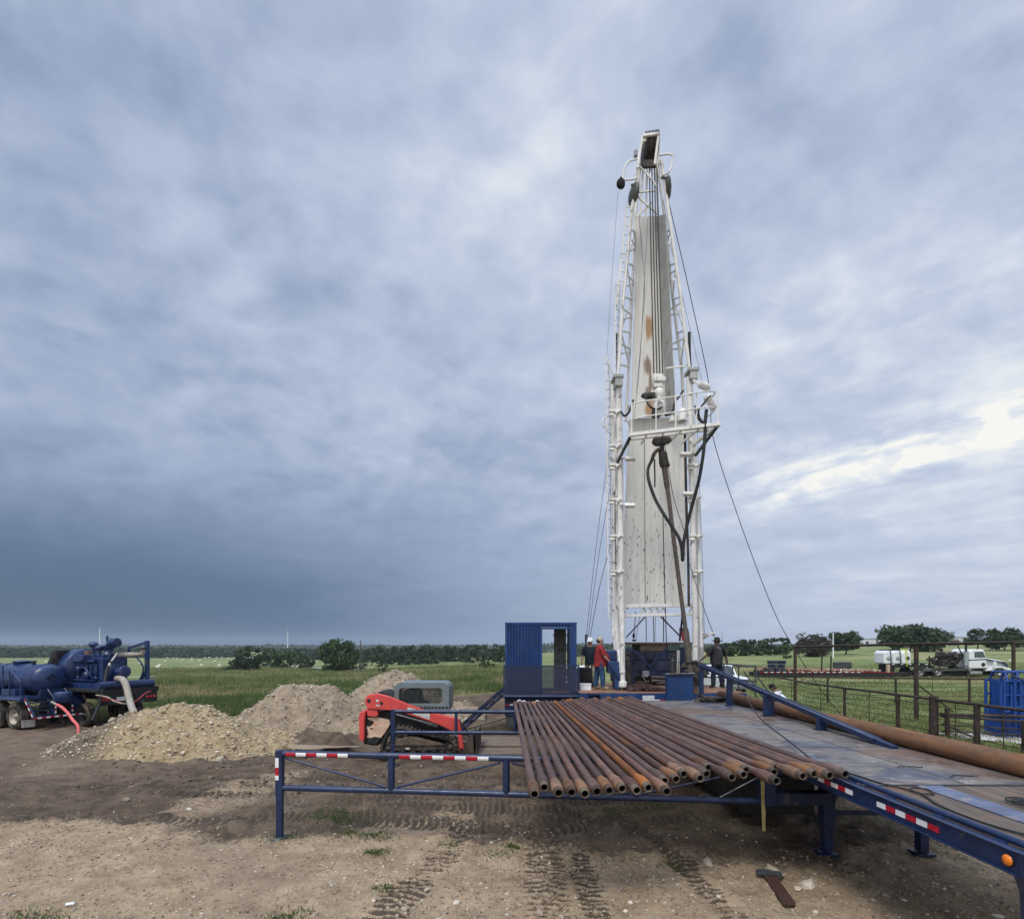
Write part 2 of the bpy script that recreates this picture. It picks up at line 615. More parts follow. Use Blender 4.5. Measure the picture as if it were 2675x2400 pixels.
def rust_pipe(name, a, b_, c_, lab=.5):
    """drill pipe: brown mill scale, rust blooms drawn out along the pipe, pale scuffs"""
    m, nt, b = nodes_of(name)
    t = NT(nt)
    c = t.coords((6, .9, 6))
    c2 = t.coords((1, 1, 1))
    base = t.mix(t.ramp(t.noise(c, 1.6, 6, .65), .35, .65), a, b_)
    base = t.mix(t.math('MULTIPLY', t.ramp(t.noise(c2, 3.2, 6, .6), .60 - lab * .2, .74), .8), base, c_)
    ch = t.noise(c2, 38, 5, .7)
    sc = t.math('MULTIPLY', t.ramp(ch, .70, .76), t.ramp(t.noise(c2, 2.3, 2), .48, .6))
    base = t.mix(t.math('MULTIPLY', sc, .7), base, (.44, .36, .31))
    oi = nt.nodes.new('ShaderNodeObjectInfo')
    hs = nt.nodes.new('ShaderNodeHueSaturation')
    t.link(base, hs.inputs['Color'])
    t.link(t.ramp(t.math('FRACT', t.math('MULTIPLY', oi.outputs['Random'], 7.3)), 0, 1, .60, 1.22, False), hs.inputs['Value'])
    t.link(t.ramp(oi.outputs['Random'], 0, 1, .85, 1.15, False), hs.inputs['Saturation'])
    base = hs.outputs[0]
    t.link(base, b.inputs['Base Color'])
    t.link(t.ramp(t.noise(c2, 9, 4), .3, .7, .55, .85), b.inputs['Roughness'])
    b.inputs['Specular IOR Level'].default_value = .35
    t.bump(t.noise(c2, 55, 5, .7), .35, .004, b)
    return m


M['pipe_a'] = rust_pipe('rusty_pipe_brown', (.080, .047, .041), (.135, .077, .063), (.19, .082, .04), .15)
M['pipe_b'] = rust_pipe('rusty_pipe_purple', (.070, .045, .043), (.115, .070, .061), (.16, .08, .045), .05)
M['pipe_o'] = rust_pipe('orange_rust_pipe', (.20, .082, .034), (.30, .128, .055), (.10, .055, .04), .12)
M['pipe_t'] = rust_pipe('tan_rust_joint', (.155, .077, .043), (.26, .135, .070), (.09, .055, .045), .25)
M['pin'] = rust_pipe('dark_threaded_pin', (.075, .057, .043), (.135, .105, .080), (.06, .045, .04), .3)
M['bore'] = surf('pipe_bore', (.010, .008, .007), .9, 0, .2, 3, bump=0)
M['casing'] = rust_pipe('casing_rust', (.125, .070, .044), (.205, .108, .060), (.085, .068, .052), .5)
M['chain'] = rust_pipe('rusty_chain', (.075, .042, .036), (.14, .075, .06), (.18, .10, .06), .3)
M['tool'] = rust_pipe('rusted_plate', (.038, .021, .017), (.060, .032, .025), (.09, .048, .032), .2)


def deck_mat(name, wood):
    m, nt, b = nodes_of(name)
    t = NT(nt)
    c = t.coords((1, 1, 1), rand=False)
    cl = t.coords((.45, 2.6, 1), rand=False)
    if wood:
        cw = t.coords((5.5, .5, 1), rand=False)
        base = t.mix(t.ramp(t.noise(cw, 2.2, 7, .7), .3, .7), (.070, .055, .045), (.175, .137, .105))
        base = t.mix(t.ramp(t.noise(c, 1.1, 5, .6), .52, .64), base, (.20, .105, .062))
        sp = nt.nodes.new('ShaderNodeSeparateXYZ')
        nt.links.new(c, sp.inputs[0])
        fr = t.math('FRACT', t.math('MULTIPLY', sp.outputs[0], 5.0))
        gap = t.math('LESS_THAN', fr, .05)
        base = t.mix(t.math('MULTIPLY', gap, .8), base, (.03, .024, .02))
        t.bump(t.math('SUBTRACT', t.noise(cw, 9, 5, .7), t.math('MULTIPLY', gap, .8)), .6, .008, b)
        t.link(t.ramp(t.noise(c, 4, 3), .3, .7, .6, .9), b.inputs['Roughness'])
    else:
        cl = t.coords((.8, 1.3, 1), rand=False)
        worn = t.noise(cl, 1.3, 8, .66, .5)
        base = t.mix(t.ramp(worn, .37, .54), (.058, .066, .100), (.168, .148, .126))
        base = t.mix(t.math('MULTIPLY', t.ramp(t.noise(c, .55, 6, .62, .5), .52, .62), .85), base, (.145, .085, .058))
        base = t.mix(t.math('MULTIPLY', t.ramp(t.noise(cl, 2.2, 7, .7, .9), .54, .64), .75), base, (.062, .056, .054))
        base = t.mix(t.math('MULTIPLY', t.ramp(t.noise(cl, 4.5, 6, .75, .6), .56, .70), .75), base, (.44, .42, .40))
        base = t.mix(t.math('MULTIPLY', t.ramp(t.noise(c, .8, 4, .6, .3), .60, .70), .7), base, (.055, .072, .155))
        t.link(t.ramp(t.noise(c, 2.2, 5), .35, .65, .28, .75), b.inputs['Roughness'])
        base = t.mix(t.math('MULTIPLY', t.ramp(t.noise(cl, 9, 6, .75, .4), .55, .68), .6), base, (.045, .042, .045))
        t.bump(t.noise(c, 6, 6, .65), .5, .02, b)
    t.link(base, b.inputs['Base Color'])
    return m


M['deck_steel'] = deck_mat('worn_deck_plate', False)
M['deck_wood'] = deck_mat('worn_deck_boards', True)
M['rig_floor'] = surf('rusty_rig_floor', (.30, .155, .085), .8, .1, .3, 2, dirt=(.12, .09, .075), damt=.5, dscale=2, bump=.3)


def panel_mat(name, stains, base=(.80, .785, .73)):
    """white mast sheet: weld seams, black scuffs and rust blooms at fixed spots (x,z,wx,wz) in object space"""
    m, nt, b = nodes_of(name)
    t = NT(nt)
    c = t.coords((1, 1, 1), rand=False)
    cs = t.coords((5, 5, .35), rand=False)
    out = t.mix(t.ramp(t.noise(cs, 1.3, 6, .6), .3, .72), base, tuple(x * .80 for x in base))
    sp = nt.nodes.new('ShaderNodeSeparateXYZ')
    nt.links.new(c, sp.inputs[0])
    streak = t.noise(t.coords((7, 7, .4), rand=False), 1.5, 6, .65)
    for (x, z, wx, wz, kind) in stains:
        dx = t.math('DIVIDE', t.math('SUBTRACT', sp.outputs[0], x), wx)
        dz = t.math('DIVIDE', t.math('SUBTRACT', sp.outputs[2], z), wz)
        r = t.math('SQRT', t.math('ADD', t.math('MULTIPLY', dx, dx), t.math('MULTIPLY', dz, dz)))
        f = t.math('SUBTRACT', 1.25, r)
        f = t.math('ADD', f, t.math('MULTIPLY', t.math('SUBTRACT', streak, .5), 1.7))
        f = t.ramp(f, .3, .8)
        out = t.mix(t.math('MULTIPLY', f, .88), out, (.40, .195, .060) if kind == 'o' else (.20, .125, .075))
    ch = t.noise(t.coords((1, 1, .45), rand=False), 13.0, 4, .6)
    f = t.math('MULTIPLY', t.ramp(ch, .615, .65), t.ramp(sp.outputs[2], 10.5, 5.0))
    out = t.mix(f, out, (.055, .05, .045))
    out = t.mix(t.math('MULTIPLY', t.ramp(t.noise(cs, 3.1, 6, .7), .60, .74), .45), out, (.30, .27, .22))
    t.link(out, b.inputs['Base Color'])
    b.inputs['Roughness'].default_value = .55
    t.bump(t.noise(c, 1.7, 3), .25, .05, b)
    return m


# foliage: each leaf card takes its own tone
def leaf_mat(name, a, b_, c_, trans=.25):
    m, nt, b = nodes_of(name)
    t = NT(nt)
    at = nt.nodes.new('ShaderNodeAttribute')
    at.attribute_name = 'tone'
    c = t.mix(t.ramp(at.outputs['Fac'], 0, .6, smooth=False), a, b_)
    c = t.mix(t.ramp(at.outputs['Fac'], .6, 1, smooth=False), c, c_)
    nt.links.new(c, b.inputs['Base Color'])
    b.inputs['Roughness'].default_value = .65
    b.inputs['Specular IOR Level'].default_value = .25
    tr = nt.nodes.new('ShaderNodeBsdfTranslucent')
    nt.links.new(c, tr.inputs[0])
    mx = nt.nodes.new('ShaderNodeMixShader')
    mx.inputs[0].default_value = trans
    nt.links.new(b.outputs[0], mx.inputs[1])
    nt.links.new(tr.outputs[0], mx.inputs[2])
    nt.links.new(mx.outputs[0], nt.nodes['Material Output'].inputs[0])
    return m


M['leaf_dark'] = leaf_mat('dark_oak_leaves', (.036, .056, .032), (.066, .096, .048), (.118, .152, .075))
M['leaf_mid'] = leaf_mat('mid_green_leaves', (.038, .066, .026), (.072, .115, .040), (.13, .175, .065))
M['leaf_dry'] = leaf_mat('dry_brownish_leaves', (.055, .048, .036), (.085, .078, .055), (.12, .115, .07))
M['grass'] = leaf_mat('meadow_grass_blades', (.125, .155, .055), (.205, .225, .085), (.36, .32, .17), .35)
M['grass_weed'] = leaf_mat('rank_weed_blades', (.070, .118, .038), (.150, .190, .065), (.40, .32, .19), .35)
M['weed_leaf'] = leaf_mat('weed_leaves', (.040, .075, .024), (.085, .125, .040), (.24, .17, .10), .3)
M['cabin_blue'] = surf('cabin_blue_paint', (.014, .046, .165), .45, 0, .22, 2.5, dirt=(.09, .08, .07), damt=.24, dscale=3.5, streak=(.04, .045, .06), samt=.3, bump=.1)
M['kelly'] = rust_pipe('greasy_kelly', (.060, .050, .043), (.105, .085, .070), (.12, .075, .05), .2)
M['stone'] = leaf_mat('limestone_pieces', (.25, .20, .15), (.42, .36, .28), (.66, .60, .50), 0.0)
# ---------------------------------------------------------------- camera, sky, sun
cam = bpy.data.cameras.new('camera')
cam.sensor_width = 36
cam.lens = 36 * F / 2675
cam.shift_y = (CY - 1200) / 2675
cam.shift_x = 0.0
cam.clip_start = .1
cam.clip_end = 9000
camo = bpy.data.objects.new('camera', cam)
COL.objects.link(camo)
camo.location = (0, 0, EYE)
camo.rotation_euler = (R(90), 0, 0)
SC.camera = camo
SC.view_settings.view_transform = 'Standard'
SC.view_settings.look = 'None'
SC.view_settings.exposure = 0
SC.view_settings.gamma = 1
SC.cycles.max_bounces = 6
SC.cycles.diffuse_bounces = 3
SC.cycles.transparent_max_bounces = 12
SC.cycles.volume_bounces = 0
SC.cycles.use_denoising = True

SUN_EL, SUN_AZ = 57.0, 208.0      # azimuth from +Y clockwise: behind the camera, to the left
sd = Vector((math.cos(R(SUN_EL)) * math.sin(R(SUN_AZ)), math.cos(R(SUN_EL)) * math.cos(R(SUN_AZ)), math.sin(R(SUN_EL))))
sl = bpy.data.lights.new('sun', 'SUN')
sl.energy = 2.0
sl.angle = R(16)
sl.color = (1, .955, .89)
so = bpy.data.objects.new('sun', sl)
COL.objects.link(so)
so.rotation_euler = (-sd).to_track_quat('-Z', 'Y').to_euler()
so.location = (0, 0, 60)

wd = bpy.data.worlds.new('World')
SC.world = wd
wd.use_nodes = True
wn = wd.node_tree
t = NT(wn)
sky = wn.nodes.new('ShaderNodeTexSky')
sky.sky_type = 'NISHITA'
sky.sun_disc = False
sky.sun_elevation = R(SUN_EL)
sky.sun_rotation = R(SUN_AZ)
sky.air_density = 1.4
sky.dust_density = 3.0
tc = wn.nodes.new('ShaderNodeTexCoord')
D = tc.outputs['Generated']
nrm = t.n('ShaderNodeVectorMath', {0: D}, operation='NORMALIZE').outputs[0]
sp = t.n('ShaderNodeSeparateXYZ', {0: nrm})
dz = t.math('MAXIMUM', sp.outputs[2], 0.0)


def blob(px, py, k):
    v = Vector(((px - CX) / F, 1, (CY - py) / F)).normalized()
    d = t.n('ShaderNodeVectorMath', {0: nrm, 1: v}, operation='DOT_PRODUCT').outputs['Value']
    return t.math('POWER', t.math('MAXIMUM', d, 0.001), k)


# the cloud deck: a plane overhead, so that it foreshortens towards the horizon
dd = t.math('ADD', dz, .34)
pxn = t.math('DIVIDE', sp.outputs[0], dd)
pyn = t.math('DIVIDE', sp.outputs[1], dd)
cv = wn.nodes.new('ShaderNodeCombineXYZ')
wn.links.new(pxn, cv.inputs[0])
wn.links.new(pyn, cv.inputs[1])
mp = wn.nodes.new('ShaderNodeMapping')
wn.links.new(cv.outputs[0], mp.inputs[0])
mp.inputs['Rotation'].default_value = (0, 0, R(-32))
mp.inputs['Scale'].default_value = (1.35, 1.45, 1)
mp.inputs['Location'].default_value = (3.7, 1.3, .4)
P = mp.outputs[0]
n_big = t.noise(P, 1.1, 3, .5, .1)
n_mid = t.noise(P, 2.9, 10, .57, .0)
n_fine = t.noise(P, 9.5, 5, .55, .0)
low = t.ramp(dz, .02, .30)                       # 0 at the horizon
storm = blob(150, 1640, 3.8)
storm2 = blob(-600, 1250, 5.0)
top = blob(1480, 180, 9.0)
rightb = blob(2650, 1180, 26.0)
rightw = blob(2500, 1350, 6.0)
zen = t.math('POWER', dz, 2.6)
amp = t.math('MULTIPLY', t.ramp(dz, .03, .42, .26, 1.0), t.math('SUBTRACT', 1.0, t.math('MULTIPLY', t.math('MULTIPLY', storm, .75), t.ramp(dz, .42, .05))))
bil = t.math('ABSOLUTE', t.math('SUBTRACT', t.noise(P, 4.2, 9, .55, .1), .5))      # rounded undersides
s = t.math('MULTIPLY', t.math('SUBTRACT', n_big, .5), .38)
s = t.math('ADD', s, t.math('MULTIPLY', t.math('SUBTRACT', n_mid, .5), .26))
s = t.math('ADD', s, t.math('MULTIPLY', t.math('SUBTRACT', .07, bil), .52))
s = t.math('ADD', s, t.math('MULTIPLY', t.math('SUBTRACT', n_fine, .5), .10))
mpe = wn.nodes.new('ShaderNodeMapping')
wn.links.new(P, mpe.inputs[0])
mpe.inputs['Location'].default_value = (.050, .045, 0)
n_l = t.noise(P, 2.6, 9, .50, .25)
n_s = t.noise(mpe.outputs[0], 2.6, 9, .50, .25)
s = t.math('ADD', s, t.math('MULTIPLY', t.math('SUBTRACT', n_l, n_s), .50))     # emboss: lit and shaded sides of the billows put into the sky colour
s = t.math('MULTIPLY', s, amp)
s = t.math('ADD', s, .575)
s = t.math('ADD', s, t.math('MULTIPLY', top, .15))
va = Vector(((1850 - CX) / F, 1, (CY - 1310) / F))
vb = Vector(((2675 - CX) / F, 1, (CY - 1105) / F))
bd = t.n('ShaderNodeVectorMath', {0: nrm, 1: va.cross(vb).normalized()}, operation='DOT_PRODUCT').outputs['Value']
bd = t.math('DIVIDE', bd, .038)
band = t.math('EXPONENT', t.math('MULTIPLY', t.math('MULTIPLY', bd, bd), -1.0))
band = t.math('MULTIPLY', band, t.ramp(sp.outputs[0], .26, .55))
mp2 = wn.nodes.new('ShaderNodeMapping')
wn.links.new(cv.outputs[0], mp2.inputs[0])
mp2.inputs['Rotation'].default_value = (0, 0, R(43))
mp3 = wn.nodes.new('ShaderNodeMapping')
wn.links.new(mp2.outputs[0], mp3.inputs[0])
mp3.inputs['Scale'].default_value = (1.5, 5.5, 1)
mp3.inputs['Location'].default_value = (.3, 1.1, 0)
n_st = t.noise(mp3.outputs[0], 1.6, 8, .56, .15)
band = t.math('MULTIPLY', band, t.ramp(n_st, .36, .60, .08, 1.0))
band = t.math('MULTIPLY', band, t.ramp(n_fine, .40, .62, .45, 1.15))
s = t.math('ADD', s, t.math('MULTIPLY', band, .40))
s = t.math('ADD', s, t.math('MULTIPLY', t.math('MULTIPLY', t.math('SUBTRACT', n_st, .5), t.ramp(sp.outputs[0], .15, .6)), .26))
s = t.math('ADD', s, t.math('MULTIPLY', rightw, .05))
s = t.math('ADD', s, t.math('MULTIPLY', blob(2700, 1480, 9.0), .11))
s = t.math('SUBTRACT', s, t.math('MULTIPLY', t.math('MULTIPLY', storm, t.ramp(dz, .36, .03)), .46))
s = t.math('SUBTRACT', s, t.math('MULTIPLY', storm2, .03))
s = t.math('ADD', s, t.math('MULTIPLY', t.ramp(sp.outputs[1], .1, -.6), .22))    # the clearer sky behind the camera
cr = wn.nodes.new('ShaderNodeValToRGB')
wn.links.new(s, cr.inputs[0])
els = cr.color_ramp.elements
els[0].position, els[0].color = 0.0, (.060, .105, .18, 1)
els[1].position, els[1].color = 1.0, (.98, .97, .93, 1)
for p_, c_ in ((.20, (.108, .172, .278)), (.36, (.226, .298, .445)), (.54, (.372, .448, .615)), (.72, (.55, .622, .775)), (.86, (.77, .82, .89))):
    e = els.new(p_)
    e.color = (*c_, 1)
gain = t.math('ADD', 1.0, t.math('MULTIPLY', t.ramp(dz, .76, .97), 2.4))
gain = t.math('ADD', gain, t.math('MULTIPLY', t.ramp(sp.outputs[1], .0, -.7), .25))
cl = t.n('ShaderNodeVectorMath', {0: cr.outputs[0]}, operation='SCALE')
wn.links.new(gain, cl.inputs['Scale'])
cl10 = t.n('ShaderNodeVectorMath', {0: cl.outputs[0]}, operation='SCALE')
cl10.inputs['Scale'].default_value = 10.0
mx = t.mix(.95, sky.outputs[0], cl10.outputs[0])
# dull ground colour below the horizon
mx = t.mix(t.ramp(sp.outputs[2], -.03, -.005), (1.6, 1.4, 1.1), mx)
bg = wn.nodes['Background']
wn.links.new(mx, bg.inputs[0])
bg.inputs[1].default_value = .1

# ---------------------------------------------------------------- ground
def polyline_dist(x, y, pts):
    """(distance across, distance along) to a polyline for point arrays"""
    best = np.full(x.shape, 1e9)
    along = np.zeros(x.shape)
    side = np.zeros(x.shape)
    acc = 0.0
    for (x0, y0), (x1, y1) in zip(pts[:-1], pts[1:]):
        dx, dy = x1 - x0, y1 - y0
        L = math.hypot(dx, dy)
        u = np.clip(((x - x0) * dx + (y - y0) * dy) / (L * L), 0, 1)
        ex, ey = x - (x0 + u * dx), y - (y0 + u * dy)
        d = np.hypot(ex, ey)
        sg = np.sign(dx * ey - dy * ex)
        m = d < best
        best = np.where(m, d, best)
        along = np.where(m, acc + u * L, along)
        side = np.where(m, sg * d, side)
        acc += L
    return best, along, side


TRACKS = [  # path, half width, depth
    ([(-1.9, 3.5), (-1.7, 5.2), (-1.46, 6.3), (-1.11, 7.5), (-.93, 8.5), (-.3, 9.4), (1.2, 9.8)], .27, .034),
    ([(.30, 2.5), (.36, 5.0), (.42, 6.5), (.48, 8.2), (.52, 10.2)], .36, .036),
    ([(1.1, 2.6), (1.0, 5.0), (.95, 6.5), (1.0, 8.0)], .22, .030),
    ([(2.75, 3.0), (2.56, 6.2), (2.5, 6.8), (2.45, 7.9), (2.1, 9.0), (1.8, 10)], .19, .028),
    ([(-2.9, 9.45), (-1.2, 9.3), (.2, 9.0), (1.5, 9.2)], .25, .028),
    ([(-7.0, 11.2), (-4, 11.3), (-1, 11.1), (2, 11.2)], .26, .030),
    ([(-8.0, 12.6), (-4, 12.9), (0, 12.8), (3, 12.9)], .26, .030),
    ([(-5.2, 9.75), (-2, 9.7), (1.0, 9.6), (3.2, 9.7)], .22, .030),
    ([(-4.6, 10.35), (-1.5, 10.4), (1.0, 10.3), (3.2, 10.4)], .20, .030),
    ([(-5.5, 10.9), (-2, 10.8), (2.5, 10.9)], .20, .030),
    ([(-6.0, 12.0), (-2, 12.1), (2, 12.0)], .22, .030),
    ([(-16, 11.0), (-9, 9.9), (-5, 9.4)], .25, .018),
    ([(-18, 13.6), (-12, 12.4), (-7, 11.8)], .25, .022),
]


def zones(x, y):
    """how much mud / rank grass / red earth there is at a point (ground cover, nothing to do with light)"""
    w1 = fbm(x * .22, y * .22, 4, 3) * 1.6
    w2 = fbm(x * .9, y * .9, 4, 9)
    edge = 8.6 + .22 * np.clip(-x - 1, -3, 12) * .25 + w1 * .9 + w2 * .8      # brown mud begins about here
    mud = sstep(-.7, .9, y - edge)
    mud = mud * (1 - .55 * sstep(.15, .5, fbm(x * .5 + 40, y * .35, 4, 21)))
    red = sstep(-7.5, -12, x + w1 * 1.5) * sstep(11, 15, y + w2 * 2)
    gb = np.where(x < 0, 25.5 + w1 * 1.0 + np.clip((x + 14) * .12, -3, 2.2), 21.0)
    aa = x / np.maximum(y, .1)
    gb = np.where(x < 0, gb + 11.5 * sstep(-.40, -.26, aa) + 2.0 * sstep(-.40, -.26, aa) * fbm(x * .5, y * .5, 3, 24), gb)
    gb = np.where(x > 10, 17.5 - np.clip(x - 12, 0, 5) * 2.4 + w1 * 1.0, gb)
    gb = np.where((x >= 0) & (x <= 10), 36, gb)
    gr = sstep(-.6, .8, y - gb)
    gr = np.where((x > 14) & (y > 4), np.maximum(gr, sstep(0, 1.5, x - 14 - w2)), gr)
    return mud, red, gr


def ground_detail(x, y):
    r = np.hypot(x, y)
    near = 1 - sstep(28, 46, r)
    mud, red, gr = zones(x, y)
    h = fbm(x * .30, y * .30, 4, 31) * .10 * near
    h = h + fbm(x * 1.6, y * 1.6, 4, 33) * (.035 + .11 * mud) * near
    h = h + fbm(x * 6.5, y * 6.5, 3, 35) * (.026 + .035 * mud) * near * (1 - sstep(12, 20, r))
    trk = np.zeros_like(x)
    for pts, hw, dep in TRACKS:
        d, al, sd_ = polyline_dist(x, y, pts)
        d = d + fbm(x * 2.2, y * 2.2, 4, 41) * .14
        m = (1 - sstep(hw * .55, hw * 1.25, d))
        m = m * (.58 + .42 * sstep(-.5, .25, fbm(x * .8 + 5, y * .8, 4, int(dep * 1000))))
        ch = np.sin(2 * math.pi * (al / .125 + np.abs(sd_) * 2.0 + .5 * fbm(x * 3, y * 3, 3, 43)))
        lug = np.clip(ch * 2.0, -1, 1)
        bank = np.exp(-((d - hw * 1.25) / (.10)) ** 2)
        h = h + m * (-dep + lug * dep * .62 * (1 + .9 * fbm(x * 4, y * 4, 2, 45))) * near + bank * dep * .6 * near
        trk = np.maximum(trk, m * (.86 - .36 * lug))
    # churned ridges behind the loader
    for (yy, amp_, x0, x1) in ((16.9, .20, -7.6, -1.0), (17.6, .34, -7.4, -1.5), (18.6, .36, -8.5, 1.0), (20.0, .3, -12, 1), (22, .25, -3, 2), (26, .35, -8, 1), (29.5, .4, -9, 1), (33, .35, -9, 1), (15.2, -.08, -7.5, 0)):
        m = sstep(x0 - .6, x0 + .6, x) * (1 - sstep(x1 - .6, x1 + .6, x))
        dy = y - (yy + fbm(x * .4, x * 0 + yy, 3, 51) * .9)
        h = h + m * amp_ * (np.exp(-(dy / .42) ** 2) * (.6 + .8 * fbm(x * 1.3, y * 1.3, 3, 53)) - .5 * np.exp(-((dy + .8) / .38) ** 2))
    h = h + fbm(x * .012, y * .012, 3, 61) * sstep(60, 220, r) * 1.2
    return h, mud, red, gr, trk


th = np.concatenate([np.arange(-180, -52, 4.0), np.arange(-52, 52, .17), np.arange(52, 180, 4.0)]) * math.pi / 180
rr = np.concatenate([[.02, .8, 1.6, 2.4, 3.0, 3.5], np.exp(np.linspace(math.log(3.9), math.log(28), 400)), np.exp(np.linspace(math.log(28.6), math.log(3600), 150))])
TH, RR = np.meshgrid(th, rr)
gx, gy = RR * np.sin(TH), RR * np.cos(TH)
hz, a_mud, a_red, a_gr, a_trk = ground_detail(gx.ravel(), gy.ravel())
gzv = ground_base(gx.ravel(), gy.ravel()) + hz
nr, na = len(rr), len(th)
I = np.arange(nr * na).reshape(nr, na)
J = np.roll(I, -1, axis=1)
gf = np.stack([I[:-1], J[:-1], J[1:], I[1:]], -1).reshape(-1, 4)[:, ::-1]


def ground_mat():
    m, nt, b = nodes_of('bare_earth_and_pasture')
    t = NT(nt)
    tc = nt.nodes.new('ShaderNodeTexCoord')
    c = tc.outputs['Object']

    def att(nm):
        a = nt.nodes.new('ShaderNodeAttribute')
        a.attribute_name = nm
        return a.outputs['Fac']
    big = t.noise(c, .33, 5, .6)
    mid = t.noise(c, 2.1, 6, .62)
    fine = t.noise(c, 14, 6, .7)
    grit = t.noise(c, 60, 3, .7)
    tan = t.mix(t.ramp(mid, .3, .7), (.265, .195, .124), (.42, .318, .212))
    tan = t.mix(t.math('MULTIPLY', t.ramp(big, .5, .66), .6), tan, (.205, .155, .108))
    tan = t.mix(t.math('MULTIPLY', t.ramp(fine, .53, .64), .7), tan, (.125, .095, .068))
    tan = t.mix(t.math('MULTIPLY', t.ramp(t.noise(c, 31, 4, .7), .60, .68), .75), tan, (.58, .48, .36))
    v = t.vor(c, 26)
    peb = t.math('MULTIPLY', t.math('LESS_THAN', v.outputs['Distance'], .26), t.ramp(t.noise(c, 3.1, 4, .7), .46, .6))
    spv = nt.nodes.new('ShaderNodeSeparateColor')
    nt.links.new(v.outputs['Color'], spv.inputs[0])
    peb = t.math('MULTIPLY', peb, t.math('GREATER_THAN', spv.outputs[0], .45))
    tan = t.mix(t.math('MULTIPLY', peb, .8), tan, (.68, .58, .46))
    mud = t.mix(t.ramp(mid, .32, .68), (.084, .061, .043), (.152, .114, .082))
    mud = t.mix(t.math('MULTIPLY', t.ramp(fine, .52, .66), .7), mud, (.052, .039, .030))
    mud = t.mix(t.math('MULTIPLY', t.ramp(big, .52, .64), .55), mud, (.215, .165, .118))
    red = t.mix(t.ramp(mid, .3, .7), (.135, .096, .070), (.21, .155, .115))
    f_m = t.ramp(t.math('ADD', att('mud'), t.math('MULTIPLY', t.math('SUBTRACT', fine, .5), 1.0)), .25, .75)
    col = t.mix(f_m, tan, mud)
    col = t.mix(t.math('MULTIPLY', att('red'), .8), col, red)
    # the lug marks are pressed through to damp darker soil
    f_t = t.math('MULTIPLY', t.ramp(t.math('ADD', att('track'), t.math('MULTIPLY', t.math('SUBTRACT', fine, .5), 1.5)), .40, .85), .9)
    col = t.mix(f_t, col, t.mix(fine, (.028, .022, .018), (.10, .078, .060)))
    g1 = t.noise(c, .045, 5, .6)
    g2 = t.noise(c, .6, 5, .7)
    mpn = nt.nodes.new('ShaderNodeMapping')
    nt.links.new(c, mpn.inputs[0])
    mpn.inputs['Scale'].default_value = (.004, .03, 1)
    g3 = t.noise(mpn.outputs[0], 1.0, 4, .6)
    gr = t.mix(t.ramp(g2, .3, .7), (.115, .155, .055), (.19, .225, .085))
    gr = t.mix(t.math('MULTIPLY', t.ramp(g1, .5, .62), .7), gr, (.29, .27, .13))
    gr = t.mix(t.math('MULTIPLY', t.ramp(g3, .56, .64), .6), gr, (.32, .29, .16))
    f_g = t.ramp(t.math('ADD', att('grass'), t.math('MULTIPLY', t.math('SUBTRACT', mid, .5), .8)), .4, .65)
    col = t.mix(f_g, col, gr)
    nt.links.new(col, b.inputs['Base Color'])
    b.inputs['Roughness'].default_value = .9
    b.inputs['Specular IOR Level'].default_value = .15
    hh = t.math('ADD', t.math('MULTIPLY', fine, 1.0), t.math('MULTIPLY', grit, .35))
    hh = t.math('ADD', hh, t.math('MULTIPLY', peb, .5))
    t.bump(hh, .9, .035, b)
    return m


M['ground'] = ground_mat()
go = npmesh('ground', np.stack([gx.ravel(), gy.ravel(), gzv], -1), gf, M['ground'])
tag(go, kind='structure')
for nm, arr in (('mud', a_mud), ('red', a_red), ('grass', a_gr), ('track', a_trk)):
    at = go.data.attributes.new(nm, 'FLOAT', 'POINT')
    at.data.foreach_set('value', np.asarray(arr, dtype=np.float32))


def gsurf(x, y):
    """final ground height"""
    x, y = np.atleast_1d(np.asarray(x, float)), np.atleast_1d(np.asarray(y, float))
    return ground_base(x, y) + ground_detail(x, y)[0]


def gs(x, y):
    return float(gsurf(x, y)[0])


def hit(px, py):
    """where the sight line through a photo pixel meets the ground"""
    lo, hi = 4.0, 3000.0
    ds = np.exp(np.linspace(math.log(lo), math.log(hi), 900))
    xs = (px - CX) / F * ds
    zs = gsurf(xs, ds)
    ray = EYE - (py - CY) / F * ds
    k = np.argmax(zs > ray)
    if zs[k] <= ray[k]:
        k = len(ds) - 1
    return Vector((xs[k], ds[k], zs[k]))


# ---------------------------------------------------------------- cards: grass, leaves, stones
def tones(o, arr):
    at = o.data.attributes.new('tone', 'FLOAT', 'FACE')
    at.data.foreach_set('value', np.asarray(arr, dtype=np.float32))


